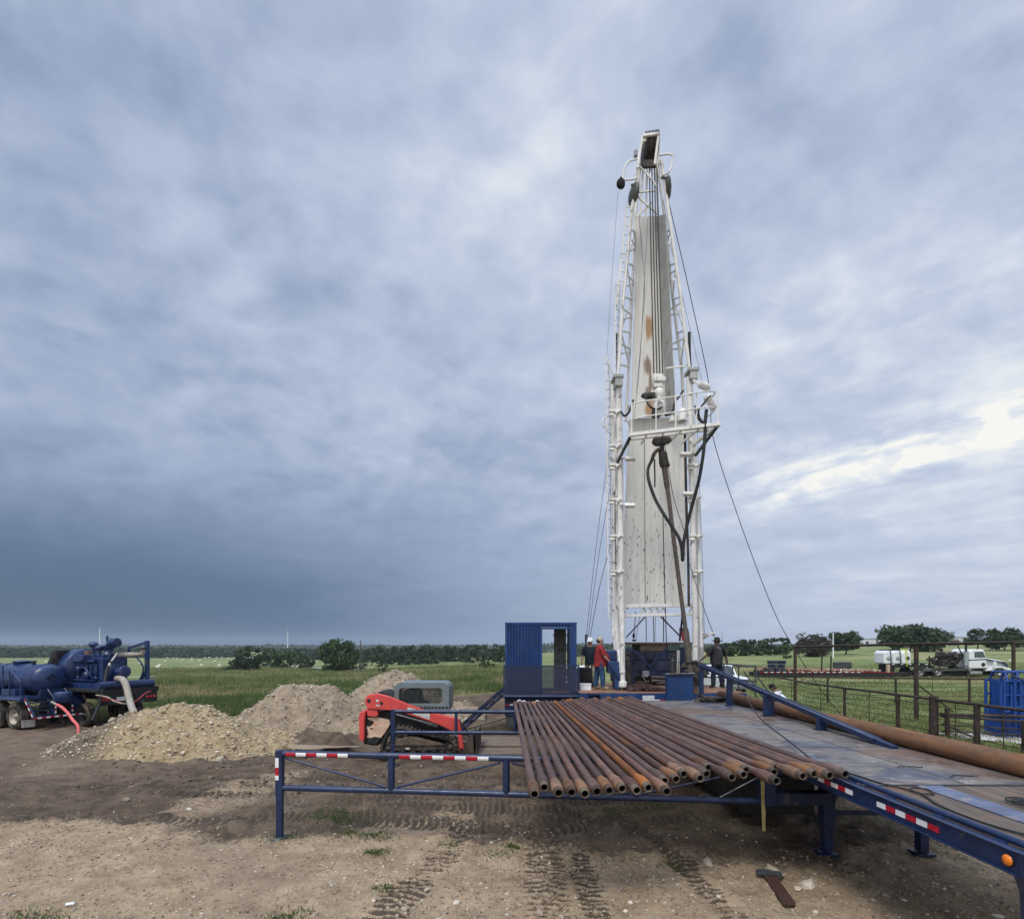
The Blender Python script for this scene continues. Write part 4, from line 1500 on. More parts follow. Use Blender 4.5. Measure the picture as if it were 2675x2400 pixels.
# ---------------------------------------------------------------- far buildings
def barn(name, label, px0, px1, d, top, eave, depth, wallm, roofm, gable=False, door=True):
    g0, g1 = GP(px0, d), GP(px1, d)
    z0 = min(gs(g0.x, d), gs(g1.x, d)) - .3
    zt, ze = EYE - (top - CY) / F * d, EYE - (eave - CY) / F * d
    x0, x1 = g0.x, g1.x
    root = thing(name, label, 'building', ((x0 + x1) / 2, d + depth / 2, z0))
    y0, y1 = d, d + depth
    mb = MB()
    ov = .35
    if gable:
        xm = (x0 + x1) / 2
        mb.prism([(x0, y0, z0), (x1, y0, z0), (x1, y0, ze), (xm, y0, zt), (x0, y0, ze)], (0, depth, 0))
        mb.build('wall', wallm, root)
        mb = MB()
        mb.prism([(x0 - ov, y0 - ov, ze - .2), (xm, y0 - ov, zt), (x1 + ov, y0 - ov, ze - .2), (x1 + ov, y0 - ov, ze), (xm, y0 - ov, zt + .2), (x0 - ov, y0 - ov, ze)], (0, depth + 2 * ov, 0))
        mb.build('roof', roofm, root)
    else:
        ym = (y0 + y1) / 2
        mb.prism([(x0, y0, z0), (x0, y1, z0), (x0, y1, ze), (x0, ym, zt), (x0, y0, ze)], (x1 - x0, 0, 0))
        mb.build('wall', wallm, root)
        mb = MB()
        mb.prism([(x0 - ov, y0 - ov, ze - .15), (x0 - ov, ym, zt), (x0 - ov, y1 + ov, ze - .15), (x0 - ov, y1 + ov, ze + .05), (x0 - ov, ym, zt + .2), (x0 - ov, y0 - ov, ze + .05)], (x1 - x0 + 2 * ov, 0, 0))
        mb.build('roof', roofm, root)
    if door:
        mb = MB()
        w = (x1 - x0)
        mb.bb(x0 + w * .55, x0 + w * .72, y0 - .06, y0 + .02, z0, z0 + (ze - z0) * .7)
        mb.build('door', M['shed_dark'], root)
        mb = MB()
        mb.bb(x0 + w * .2, x0 + w * .3, y0 - .06, y0 + .02, z0 + (ze - z0) * .35, z0 + (ze - z0) * .7)
        mb.build('window', M['glass_dark'], root)
    return root


barn('metal_barn', 'long pale metal barn between the spreading tree and the broad oak', 2246, 2322, 320, 1660, 1667, 14, M['barn_white'], M['barn_roof'])
barn('metal_barn', 'pale barn just left of the tall oak on the skyline', 2484, 2545, 300, 1657, 1663, 14, M['barn_white'], M['barn_roof'])
barn('farm_house', 'small white gabled house below the silos', 2430, 2476, 200, 1664, 1677, 10, M['barn_white'], M['white_car'], True)
barn('farm_shed', 'low brown shed right of the silos', 2478, 2506, 200, 1668, 1673, 8, M['shed_dark'], M['shed_dark'], False, False)
barn('farm_shed', 'low pale shed under the broad oak above the gate post', 2390, 2414, 170, 1675, 1679, 6, M['shed_dark'], M['barn_white'], False, False)
barn('farm_house', 'tiny white building in the far wood left of the engine', 185, 208, 560, 1702, 1706, 12, M['barn_white'], M['barn_white'], False, False)
for i, (px, lab) in enumerate(((2463, 'left of the two grey silos on the skyline'), (2481, 'right of the two grey silos on the skyline'))):
    g_ = GP(px, 205)
    z0 = gs(g_.x, g_.y)
    zt = EYE - (1650 - CY) / F * 205
    root = thing('grain_silo', lab, 'silo', (g_.x, g_.y, z0), group='grain silos')
    r = 1.35
    MB().lathe((g_.x, g_.y, z0), (0, 0, 1), [(r, 0), (r, zt - z0)], 20).build('bin', M['silo'], root)
    MB().lathe((g_.x, g_.y, zt), (0, 0, 1), [(r * 1.06, -.05), (r * .25, .8), (.2, .9), (0, 1.0)], 20).build('roof', M['barn_roof'], root)
# ---------------------------------------------------------------- flatbed pipe trailer
tr = thing('flatbed_trailer', 'blue flatbed trailer with worn deck carrying the rusty drill pipes', 'trailer', (5.2, 9.8, 0))
DZ = 1.53
mb = MB()
mb.bb(3.98, 6.5, 6.06, 15.55, DZ - .03, DZ)
mb.prism([(3.98, 9.0, DZ - .05), (3.979, 15.55, DZ - .05), (3.2, 15.55, DZ - .05), (3.62, 11.5, DZ - .05)], (0, 0, .046))
mb.build('deck_plate', M['deck_steel'], tr)
mb = MB()
mb.bb(3.98, 6.5, 4.10, 6.055, DZ - .05, DZ - .006)
mb.build('deck_boards', M['deck_wood'], tr)
mb = MB()
mb.bb(4.55, 4.83, 4.10, 6.05, DZ - .004, DZ + .006)
mb.build('deck_strip', surf('scuffed_blue_strip', (.11, .135, .22), .5, .2, .25, 3, dirt=(.26, .25, .24), damt=.4, dscale=4, bump=.1), tr)
mb = MB()
mb.bb(3.95, 6.5, 6.045, 6.075, DZ - .02, DZ + .012)
mb.build('deck_seam', M['dark_grey'], tr)
mb = MB()
mb.bb(3.895, 3.91, 4.10, 9.4, 1.345, 1.512)
mb.bb(3.87, 3.95, 4.10, 9.4, 1.512, 1.524)
mb.bb(3.87, 3.95, 4.10, 9.4, 1.333, 1.345)
mb.build('side_beam', M['blue'], tr, bevel=.004)
mb = MB()
mb.tube(smooth_path([(4.14, 4.09, 1.50), (4.05, 4.12, 1.53), (4.02, 4.25, 1.545), (4.02, 6, 1.545), (4.02, 8.6, 1.545)], 4), .035, 10)
for k in range(7):
    y = 4.3 + k * .63
    mb.bb(3.945, 4.0, y, y + .10, 1.47, 1.53)
mb.build('rub_rail', M['blue'], tr)
mb = MB()
mb.bb(6.5, 6.56, 3.98, 15.55, 1.36, 1.53)
mb.build('side_beam', M['blue'], tr, bevel=.004)
mb = MB()
for y, xa in ((8.35, 3.98), (10.9, 3.7), (13.2, 3.5)):
    mb.bb(xa, 6.5, y, y + .012, DZ - .001, DZ + .004)
mb.bb(5.16, 5.172, 6.08, 15.5, DZ - .001, DZ + .004)
mb._build('weld_seam', M['dark_grey'], tr)
# corner and front post at the near end
mb = MB()
mb.bb(3.875, 6.56, 4.03, 4.10, 1.333, 1.525)
mb.build('end_beam', M['blue'], tr, bevel=.008)
mb = MB()
mb.prism([(3.885, 4.06, 1.332), (4.14, 4.06, 1.332), (4.10, 4.06, 1.24), (4.08, 4.06, .93), (3.99, 4.06, .90), (3.945, 4.06, 1.0), (3.935, 4.06, 1.2)], (0, .10, 0))
mb.build('corner_bracket', M['blue'], tr, bevel=.006)
mb = MB()
mb.lathe((3.895, 4.20, 1.428), (-1, 0, 0), [(.052, 0), (.052, .012), (.044, .014)], 20, mat=1)
mb.lathe((3.895, 4.20, 1.428), (-1, 0, 0), [(.045, .010), (.042, .022), (.02, .03), (0, .032)], 20)
mb.build('marker_light', [M['amber'], M['black']], tr)
# frame, cross members
mb = MB()
for x in (4.72, 5.85):
    mb.bb(x - .01, x + .01, 4.11, 15.5, 1.0, 1.48)
    mb.bb(x - .09, x + .09, 4.11, 15.5, 1.48, 1.495)
    mb.bb(x - .09, x + .09, 4.11, 15.5, .985, 1.0)
for k in range(20):
    y = 4.15 + k * .6
    mb.bb(3.92, 4.705, y, y + .05, 1.36, 1.475)
    mb.bb(4.735, 5.835, y, y + .05, 1.36, 1.475)
    mb.bb(5.865, 6.49, y, y + .05, 1.36, 1.475)
mb.build('frame', M['blue_dk'], tr)
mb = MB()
mb.bb(4.0, 5.2, 9.2, 12.0, .22, 1.30)  # added black box, stands in for the deep shade under the deck
mb.build('under_deck_shade_box', M['black'], tr, bevel=.02)
for x, lab in ((4.70, 0), (6.12, 1)):
    mb = MB()
    mb.bb(x - .085, x + .085, 7.92, 8.09, .42, 1.36)
    mb.bb(x - .065, x + .065, 7.94, 8.07, .05, .42)
    mb.bb(x - .13, x + .13, 7.88, 8.13, .0, .04)
    mb.build('landing_leg', M['blue_dk'], tr, bevel=.006)
for a, b_ in (((4.8, 8.0, .62), (6.03, 8.0, .62)), ((4.78, 8.0, .82), (5.2, 8.0, 1.34)), ((6.05, 8.0, .82), (5.6, 8.0, 1.34)), ((4.2, 9.0, .9), (6.3, 9.0, .9)), ((6.2, 8.2, .70), (6.2, 11.5, .66))):
    MB().bar(a, b_, .06, .06).build('leg_brace', M['blue_dk'], tr)
# reflective strips on the side beam
for (y0, y1, ph) in ((6.05, 6.82, 0), (4.82, 5.72, 1)):
    mb = MB()
    y = y1
    i = 0
    while y - .13 > y0 - .05:
        mb.bb(3.888, 3.894, y - .135, y - .005, 1.398, 1.452, mat=i % 2)
        y -= .14
        i += 1
    mb.build('reflective_tape', [M['white_tape'], M['red_tape']], tr)


def wheel(parent, c, axis, r, w, rim=True, dual=False, rimmat=None):
    """tyre with tread shoulder, rim dish with hand holes; axis points outwards"""
    c, axis = Vector(c), Vector(axis).normalized()
    o = c - axis * (w / 2)
    mb = MB()
    mb.lathe(o, axis, [(r * .60, 0), (r * .80, -.01), (r * .95, .02), (r, w * .18), (r, w * .48), (r * .985, w * .5), (r, w * .52), (r, w * .82), (r * .95, w - .02), (r * .80, w + .01), (r * .60, w - .01), (r * .56, w * .5), (r * .60, 0)], 32)
    x = axis.orthogonal().normalized()
    y = axis.cross(x)
    for k in range(36):
        a = 2 * math.pi * k / 36
        u = x * math.cos(a) + y * math.sin(a)
        p = o + u * (r * 1.0)
        mb.bar(p + axis * (w * .08), p + axis * (w * .45), .035, .022, up=u)
        mb.bar(p + axis * (w * .55), p + axis * (w * .92), .035, .022, up=u)
    t_ = mb.build('tyre', M['tyre'], parent)
    if rim:
        mb = MB()
        mb.lathe(o, axis, [(r * .60, w * .97), (r * .57, w * .90), (r * .53, w * .55), (r * .36, w * .42), (r * .30, w * .60), (r * .18, w * .62), (r * .16, w * .85), (0, w * .88)], 28)
        for k in range(8):
            a = 2 * math.pi * k / 8
            u = x * math.cos(a) + y * math.sin(a)
            mb.lathe(o + u * (r * .25) + axis * (w * .60), axis, [(.02, 0), (.02, .03), (0, .035)], 6)
        for k in range(5):
            a = 2 * math.pi * k / 5 + .3
            u = x * math.cos(a) + y * math.sin(a)
            mb.ball(o + u * (r * .435) + axis * (w * .475), r * .075, 8, 5, (1, 1, 1), mat=1)
        mb.build('rim', [rimmat or M['steel'], M['black']], parent)
    return t_


for yy in (12.2, 13.45):
    for x, ax in ((4.25, -1), (6.15, 1)):
        e = bpy.data.objects.new('wheel', None)
        COL.objects.link(e)
        e.parent = tr
        ORG[e.name] = ORG[tr.name]
        wheel(e, (x, yy, .50), (ax, 0, 0), .50, .28)

# ---------------------------------------------------------------- folding rack arms
def rack_arm(label, ax, ay, bx, by, mid, leg_base, tape, mirror=False):
    """truss arm from the far leg (ax,ay) to the trailer (bx,by); mid: photo columns of the posts"""
    zt, zb = 1.385, .835
    root = thing('pipe_rack_arm', label, 'pipe rack', (ax, ay, 0), group='folding pipe rack arms')

    def at(u, z):
        return Vector((ax + (bx - ax) * u, ay + (by - ay) * u, z))
    top = MB().tube([at(0, zt), at(1, zt)], .05, 14).build('top_rail', M['blue'], root)
    MB().tube([at(.006, zb), at(1, zb)], .048, 14).build('bottom_rail', M['blue'], root)
    lg = MB()
    gzz = gs(ax, ay)
    lg.bb(ax - .055, ax + .055, ay - .055, ay + .055, .72, zt + .055)
    lg.bb(ax - .046, ax + .046, ay - .046, ay + .046, gzz, .72)
    lg.tube([at(0, .62) - Vector((0, .06, 0)), at(0, .62) + Vector((0, .06, 0))], .014, 8)
    lego = lg.build('leg', M['blue'], root, bevel=.012)
    MB().lathe((ax, ay, gzz - .01), (0, 0, 1), [(.17, 0), (.17, .022), (.06, .026), (.06, .05)], 20).build('foot_plate', M['dark_grey'], root)
    us = []
    for px in mid:
        # column px -> position along the arm
        lo, hi = 0.0, 1.0
        for _ in range(40):
            u = (lo + hi) / 2
            p = at(u, 0)
            if CX + p.x / p.y * F < px:
                lo = u
            else:
                hi = u
        us.append(u)
    for u in us:
        mb = MB()
        mb.tube([at(u, zb + .02), at(u, zt - .02)], .055 if tape else .04, 12)
        mb.build('post', M['blue'], root)
    seq = [0.0] + us + [1.0]
    for i in range(len(seq) - 1 if tape else 0):
        a, b = seq[i], seq[i + 1]
        p, q = (at(a + .012, zt - .07), at(b - .012, zb + .06)) if i % 2 == 0 else (at(a + .012, zb + .06), at(b - .012, zt - .07))
        if i == len(seq) - 2 and i % 2 == 0:
            q = at(a + (b - a) * .55, zb + .06)
        MB().tube([p, q], .019, 8).build('brace', M['blue'], root)
    if tape:
        # strips wrapped on the camera side of the top rail
        dirv = (at(1, 0) - at(0, 0)).normalized()
        nrm_ = Vector((dirv.y, -dirv.x, 0))
        for (pa, pb, nseg, ph) in ((749, 912, 6, 1), (1044, 1278, 8, 1)):
            mb = MB()
            L0 = [0, 0]
            for ii, px in enumerate((pa, pb)):
                lo, hi = 0.0, 1.0
                for _ in range(40):
                    u = (lo + hi) / 2
                    p = at(u, 0)
                    if CX + p.x / p.y * F < px:
                        lo = u
                    else:
                        hi = u
                L0[ii] = u
            for s_ in range(nseg):
                u0 = L0[0] + (L0[1] - L0[0]) * s_ / nseg
                u1 = L0[0] + (L0[1] - L0[0]) * (s_ + .96) / nseg
                vs = []
                for u in (u0, u1):
                    for ang in (-38, -20, 0, 20, 38):
                        a = R(ang - 8)
                        vs.append(at(u, zt) + nrm_ * (.0525 * math.cos(a)) + Vector((0, 0, .0525 * math.sin(a))))
                mb.add(vs, [(j, 5 + j, 6 + j, 1 + j) for j in range(4)], True, mat=(s_ + ph) % 2)
            mb.build('reflective_tape', [M['white_tape'], M['red_tape']], top)
        mb = MB()
        z = 1.325
        for (h_, mt) in ((.155, 0), (.125, 1), (.075, 0)):
            mb.bb(ax - .052, ax + .004, ay - .0585, ay - .0555, z - h_, z - .002, mat=mt)
            z -= h_
        mb.build('reflective_tape', [M['white_tape'], M['red_tape']], lego)
    return root


rack_arm('front blue tubular rack arm with red and white strips and a foot on the soil', -3.725, 8.6, 3.7, 7.83, (1022, 1322, 1660), None, True)
rack_arm('rear plain blue rack arm passing in front of the red loader', -3.14, 14.15, 3.8, 13.9, (1191, 1345), None, False)
# bracket under the trailer that the front arm folds on
mb = MB()
mb.bb(3.62, 3.80, 7.70, 7.98, .80, 1.42)
mb.bb(3.80, 4.62, 7.74, 7.94, .80, .98)
mb.bb(3.80, 4.62, 7.74, 7.94, 1.24, 1.33)
mb.build('arm_bracket', M['blue_dk'], tr, bevel=.008)
mb = MB()
mb.tube([(3.05, 7.86, .89), (3.68, 7.78, 1.26)], .012, 8)
mb.build('support_rod', M['cable_pale'], tr)
mb = MB()
pts = smooth_path([(3.56, 7.62, 1.36), (3.555, 7.60, 1.1), (3.565, 7.6, .8), (3.58, 7.61, .48)], 5)
vs = []
for i, p in enumerate(pts):
    vs += [p + Vector((-.025, 0, 0)), p + Vector((.025, .012 * math.sin(i), 0))]
mb.add(vs, [(2 * i, 2 * i + 1, 2 * i + 3, 2 * i + 2) for i in range(len(pts) - 1)])
vs2 = [v + Vector((0, .006, 0)) for v in vs]
mb.add(vs2, [(2 * i, 2 * i + 2, 2 * i + 3, 2 * i + 1) for i in range(len(pts) - 1)])
tag(mb.build('ratchet_strap', M['yellow'], org=pts[0]), 'frayed yellow strap hanging under the pipe ends', 'strap')

# ---------------------------------------------------------------- drill pipes
def pipe_proto(mats, L, joint_r=.067):
    """origin at the near end, pipe runs along +Y. parts: body, two tool joints, pin with bore, optional"""
    root = thing('drill_pipe', None, None, (0, 0, 0), local=True)
    mb = MB()
    mb.lathe((0, 0, 0), (0, 1, 0), [(.0475, .50), (.0475, L - .42)], 18)
    mb.lathe((0, 0, 0), (0, 1, 0), [(.050, L * .36), (.050, L * .36 + .09)], 18)
    mb.build('pipe_body', mats[0], root)
    mb = MB()
    mb.lathe((0, 0, 0), (0, 1, 0), [(.054, .105), (joint_r - .003, .112), (joint_r, .13), (joint_r, .36), (joint_r - .004, .385), (.0475, .52)], 20)
    mb.build('tool_joint', mats[1], root)
    mb = MB()
    prof = [(.036, .10), (.036, .004), (.040, 0), (.049, .002)]
    y = .002
    for k in range(9):
        prof += [(.0505 + .0004 * k, y + .004), (.0482 + .0004 * k, y + .0105)]
        y += .0105
    prof += [(.0545, .108)]
    mb.lathe((0, 0, 0), (0, 1, 0), prof, 20)
    mb.build('threaded_pin', M['pin'], root)
    mb = MB()
    mb.lathe((0, 0, 0), (0, 1, 0), [(.0358, .02), (.0358, .5), (0, .5)], 16)
    mb.build('bore', M['bore'], root)
    mb = MB()
    mb.lathe((0, 0, 0), (0, 1, 0), [(.0475, L - .45), (joint_r, L - .34), (joint_r, L - .012), (joint_r - .01, L), (.04, L), (.04, L - .1)], 20)
    mb.build('tool_joint', mats[2], root)
    return root


NEAR = [(195, 557), (247, 520), (323, 550), (392, 548), (463, 555), (527, 543), (592, 538), (660, 527), (738, 537), (800, 523), (885, 487), (898, 543), (947, 477), (987, 450),
        (1075, 472), (1108, 450), (1118, 415), (1243, 467), (1305, 453), (1318, 428), (1480, 487), (1467, 440), (1478, 412), (1620, 460), (1680, 447), (1762, 455), (1845, 450)]
ORD = ['first', 'second', 'third', 'fourth', 'fifth', 'sixth', 'seventh', 'eighth', 'ninth', 'tenth', 'eleventh', 'twelfth', 'thirteenth', 'fourteenth', 'fifteenth', 'sixteenth',
       'seventeenth', 'eighteenth', 'nineteenth', 'twentieth', 'twenty-first', 'twenty-second', 'twenty-third', 'twenty-fourth', 'twenty-fifth', 'twenty-sixth', 'twenty-seventh']
pl = []
for (zx, zy) in NEAR:
    px, py = 1300 + zx / 2.029, 1800 + zy / 2.029
    z = 1.487
    for _ in range(6):
        d = F * (EYE - z) / (py - CY)
        x = (px - CX) / F * d
        z = 1.487 + max(0, min(1, (x - 3.3) / .7)) * .14
    pl.append([x, d, z])
pl.sort(key=lambda q: q[0])
# keep bodies from running into each other: at least one joint width between neighbours at the far end
PROTO = {'a': pipe_proto((M['pipe_a'], M['pipe_t'], M['pipe_b']), 9.35), 'b': pipe_proto((M['pipe_b'], M['pipe_a'], M['pipe_a']), 9.35),
         'o': pipe_proto((M['pipe_o'], M['pipe_o'], M['pipe_o']), 9.35), 'c': pipe_proto((rust_pipe('half_orange_pipe', (.082, .05, .044), (.13, .076, .062), (.26, .115, .045), .55), M['pipe_t'], M['pipe_o']), 9.35)}
used = set()
PIPES = []
KIND = 'a b a a c b a a b o a b c c a b c b a c b a c a c a b'.split()
for i, (x, d, z) in enumerate(pl):
    fx = .09 + i * (3.42 - .09) / 26
    fz = z
    A, B = Vector((x, d, z)), Vector((fx, d + 9.3, fz))
    k = KIND[i]
    if k in used:
        o = copy_tree(PROTO[k])
    else:
        o = PROTO[k]
        used.add(k)
    o.location = A
    o.rotation_mode = 'QUATERNION'
    q = (B - A).normalized().to_track_quat('Y', 'Z')
    o.rotation_quaternion = q
    if i == 9:
        lab = 'bright orange rusted drill pipe, tenth from the rack side'
    else:
        adj = {'a': 'brown rusty', 'b': 'purplish brown', 'c': 'patchy orange brown', 'o': 'orange'}[k]
        if i == 0:
            lab = 'brown rusty drill pipe, outermost on the rack, farthest from the deck'
        elif i == 26:
            lab = 'purplish brown drill pipe lying on the trailer deck edge, last in the row'
        else:
            lab = f'{adj} drill pipe, {ORD[i]} in the row counted from the outer rack side'
    tag(o, lab, 'drill pipe', 'drill pipes lying on the rack and trailer')
    PIPES.append(o)

for i in (1, 2, 5):
    e = MB()
    e.lathe((0, 9.33, 0), (0, 1, 0), [(.062, 0), (.075, .01), (.075, .10), (.05, .15), (0, .16)], 16)
    e.build('thread_protector', M['plastic_white'], PIPES[i], org=(0, 0, 0))

# ---------------------------------------------------------------- casing along the deck
mb = MB()
cy0, cy1, cr_ = 6.2, 15.8, .135
mb.lathe((6.17, 0, DZ + cr_), (0, 1, 0), [(cr_ - .014, cy0 + .4), (cr_ - .014, cy0), (cr_, cy0 + .004), (cr_, cy1), (cr_ - .014, cy1), (cr_ - .014, cy1 - .5)], 32)
ca = mb.build('casing_pipe', M['casing'], org=(6.17, 11, DZ))
tag(ca, 'thick rust brown casing pipe lying along the far deck edge', 'casing pipe')
mb = MB()
mb.lathe((6.17, 0, DZ + cr_), (0, 1, 0), [(cr_ - .016, cy0 + .01), (cr_ - .016, cy1 - .01)], 32)
mb.build('bore', M['bore'], ca)

# ---------------------------------------------------------------- sloping guard rail on the deck
sr = thing('sloping_guide_rail', 'blue steel guide rail sloping down onto the trailer deck on four posts', 'guide rail', (5.75, 12, DZ))
Za = lambda y: 1.60 + (y - 8.5) * .117
mb = MB()
mb.bar((5.865, 8.2, 1.535), (5.72, 16.35, Za(16.35)), .10, .085)
mb.build('beam', M['blue'], sr, bevel=.006)
mb = MB()
mb.bar((5.92, 8.6, 1.60), (5.79, 16.35, Za(16.35) + .045), .03, .06)
mb.bar((5.80, 8.6, 1.60), (5.665, 16.35, Za(16.35) + .045), .03, .06)
mb.build('flange', M['blue'], sr, bevel=.004)
for (px, y, w) in ((2120, 10.1, .15), (2004, 12.1, .21), (1906, 14.2, .12), (1836, 16.2, .11)):
    x = 5.86 - (y - 8.45) / 7.9 * .14
    mb = MB()
    mb.bb(x - w / 2, x + w / 2, y - .06, y + .06, DZ if y < 15.6 else 1.3, Za(y) - .03)
    p_ = mb.build('post', M['blue'], sr, bevel=.006)
    mb = MB()
    mb.bb(x - w / 2 - .04, x + w / 2 + .04, y - .11, y + .11, DZ if y < 15.6 else 1.29, (DZ if y < 15.6 else 1.29) + .014)
    mb.build('base_plate', M['blue_dk'], p_)

# ---------------------------------------------------------------- ropes on the deck
def rope(name, label, pts, r, mat, k=8, cat='cable', n=8):
    P_ = smooth_path(pts, k)
    o = MB().tube(P_, r, n).build(name, mat, org=P_[len(P_) // 2])
    return tag(o, label, cat)


z_ = DZ + .014
rope('wire_rope', 'black wire rope snaking along the near deck edge to the corner', [(4.12, 6.75, z_), (4.17, 6.4, z_), (4.2, 6.1, z_), (4.33, 5.7, z_), (4.20, 5.3, z_), (4.16, 4.9, z_), (4.20, 4.55, z_), (4.33, 4.3, z_), (4.36, 4.2, z_), (4.22, 4.09, 1.54), (4.18, 4.0, 1.40)], .011, M['cable'])
rope('wire_loop', 'small black loop of wire on the deck boards', [(4.42 + .10 * math.cos(a) * (1 + .2 * math.sin(2 * a)), 5.78 + .13 * math.sin(a), z_) for a in [k * .6 for k in range(12)]], .009, M['cable'])
rope('wire_coil', 'coiled black wire rope lying at the right edge of the deck', [(5.14 + (.20 - .004 * k) * math.cos(k * .55), 5.28 + (.24 - .004 * k) * math.sin(k * .55), z_ + .006 * (k % 11) * .4) for k in range(40)], .010, M['cable'])
for i, (x, y, lab) in enumerate(((4.98, 6.95, 'bent scrap of black wire on the deck plate nearest the pipe ends'), (5.25, 6.45, 'crooked scrap of black wire by the deck seam'))):
    rr_ = random.Random(90 + i)
    rope('wire_scrap', lab, [(x + q * .06, y + rr_.uniform(-.05, .05), DZ + .006 + rr_.uniform(0, .012)) for q in range(7)], .006, M['cable'])

# rusted plate tool on the soil
c0, c1 = hit(2012, 2300), hit(2064, 2376)
dv = (c1 - c0)
dv.z = 0
mb = MB()
tl = thing('rusty_plate_tool', 'long dark rusty plate with a steel block at its head lying on the soil', 'tool', c0)
nv = Vector((-dv.y, dv.x, 0)).normalized()
z0 = gs(c0.x, c0.y) + .045
z1 = gs(c1.x, c1.y) + .035
poly = [c0 + nv * .075, c0 - nv * .075, c1 - nv * .085, c1 - nv * .06 + dv.normalized() * .03, c1 + nv * .055 + dv.normalized() * .0, c1 + nv * .075 - dv.normalized() * .04]
poly = [Vector((p.x, p.y, z0 + (z1 - z0) * max(0, min(1, (p - c0).length / dv.length)))) for p in poly]
mb.prism(poly, (0, 0, .022))
mb.build('plate', M['tool'], tl, bevel=.004)
mb = MB()
ux = dv.normalized()
cc = Vector((c0.x, c0.y, z0 + .04)) - ux * .03
mb.bar(cc - nv * .17, cc + nv * .15, .085, .05)
mb.bar(cc - nv * .14 + Vector((0, 0, .035)), cc + nv * .03 + Vector((0, 0, .03)), .06, .025)
mb.build('block', M['dark_grey'], tl, bevel=.012)
# ---------------------------------------------------------------- drilling rig
rig = thing('drilling_rig', 'white drilling mast standing on a blue rig carrier with a rusty floor', 'drilling rig', (4.9, 19, 0))
FZ = 1.60      # rig floor
D0, D1 = 18.35, 19.7     # front and rear plane of the mast


def tubes(name, items, mat, parent=rig, n=8):
    mb = MB()
    for pts, r in items:
        mb.tube(pts, r, n)
    return mb.build(name, mat, parent)


# carrier bed
mb = MB()
mb.bb(2.2, 7.6, 17.32, 17.44, 1.22, 1.588)
mb.bb(2.2, 2.32, 17.44, 27, 1.22, 1.588)
mb.bb(7.48, 7.6, 17.44, 27, 1.22, 1.588)
mb.bb(3.2, 3.4, 17.44, 29, .8, 1.5)
mb.bb(6.4, 6.6, 17.44, 29, .8, 1.5)
bed = mb.build('carrier_bed', M['blue_box'], rig, bevel=.01)
mb = MB()
mb.bb(2.2, 7.6, 17.32, 22.0, 1.589, 1.605)
mb.build('rig_floor', M['rig_floor'], rig)
mb = MB()
p0, p1 = W(1678, 1827, 17.3), W(1709, 1815, 17.3)
mb.bb(p0.x, p1.x, 17.29, 17.312, 1.335, 1.515)
pl_ = mb.build('licence_plate', M['plate'], bed)
mb = MB()
for (a, b_, mt) in ((1664, 1677, 1), (1709.5, 1723, 0), (1724, 1737, 1), (1808, 1824, 0)):
    mb.bb(W(a, 0, 17.3).x, W(b_, 0, 17.3).x, 17.308, 17.316, 1.335, 1.385, mat=mt)
mb.build('reflective_tape', [M['white_tape'], M['red_tape']], bed)
for yy in (22.5, 24, 25.5):
    for x, ax in ((2.75, -1), (7.1, 1)):
        e = bpy.data.objects.new('wheel', None)
        COL.objects.link(e)
        e.parent = rig
        ORG[e.name] = ORG[rig.name]
        wheel(e, (x, yy, .52), (ax, 0, 0), .52, .32)

# --- lower mast section
mb = MB()
mb.tube([W(1615, 985, D0), W(1620, 1250, D0), W(1622, 1550, D0), W(1625, 1640, D0)], .10, 14)
mb.build('mast_leg', M['white_leg'], rig)
mb = MB()
mb.tube([W(1625, 1640, D0 - .12), W(1626, 1778, D0 - .12)], .085, 14)
mb.tube([W(1625, 1752, D0 - .12), W(1625, 1757, D0 - .12)], .11, 14)
mb.lathe(W(1626, 1778, D0 - .12), (0, 0, -1), [(.085, 0), (.13, .01), (.14, .05), (.14, W(1626, 1778, D0).z - FZ - .12)], 14)
mb.build('jack_leg', M['white_leg'], rig)
mb = MB()
mb.tube([W(1600, 1000, D1), W(1604, 1230, D1), W(1607, 1560, D1), W(1609, 1640, D1), W(1620, 1755, D1 - .7), W(1622, 1775, D1 - .9)], [.09, .09, .10, .11, .10, .09], 12)
mb.tube([W(1605, 1560, D1), W(1600, 1640, D1), W(1614, 1760, D1 - .6)], .05, 10)
mb.build('mast_leg', M['white_leg'], rig)
mb = MB()
mb.tube([W(1799, 985, D0), W(1806, 1240, D0), W(1812, 1500, D0), W(1816, 1640, D0), W(1814, 1745, D0)], .095, 14)
mb.build('mast_leg', M['white_leg'], rig)
mb = MB()
mb.tube([W(1802, 1000, D1), W(1815, 1240, D1), W(1823, 1500, D1), W(1830, 1640, D1), W(1830, 1738, D1)], .10, 14)
mb.build('mast_leg', M['white_leg'], rig)
# side tubes clamped along both legs
for nm, pts, r, mt in (('standpipe', [W(1606, 990, D0 + .3), W(1610, 1230, D0 + .3), W(1613, 1580, D0 + .3)], .05, M['white_leg']),
                       ('standpipe', [W(1823, 1300, D0 + .2), W(1826, 1500, D0 + .2), W(1831, 1690, D0 + .2)], .065, M['white']),
                       ('hose_bundle', [W(1789, 1135, D0 + .2), W(1792, 1300, D0 + .2), W(1797, 1450, D0 + .2), W(1799, 1582, D0 + .2)], .045, M['grime'])):
    MB().tube(smooth_path(pts, 4), r, 10).build(nm, mt, rig)
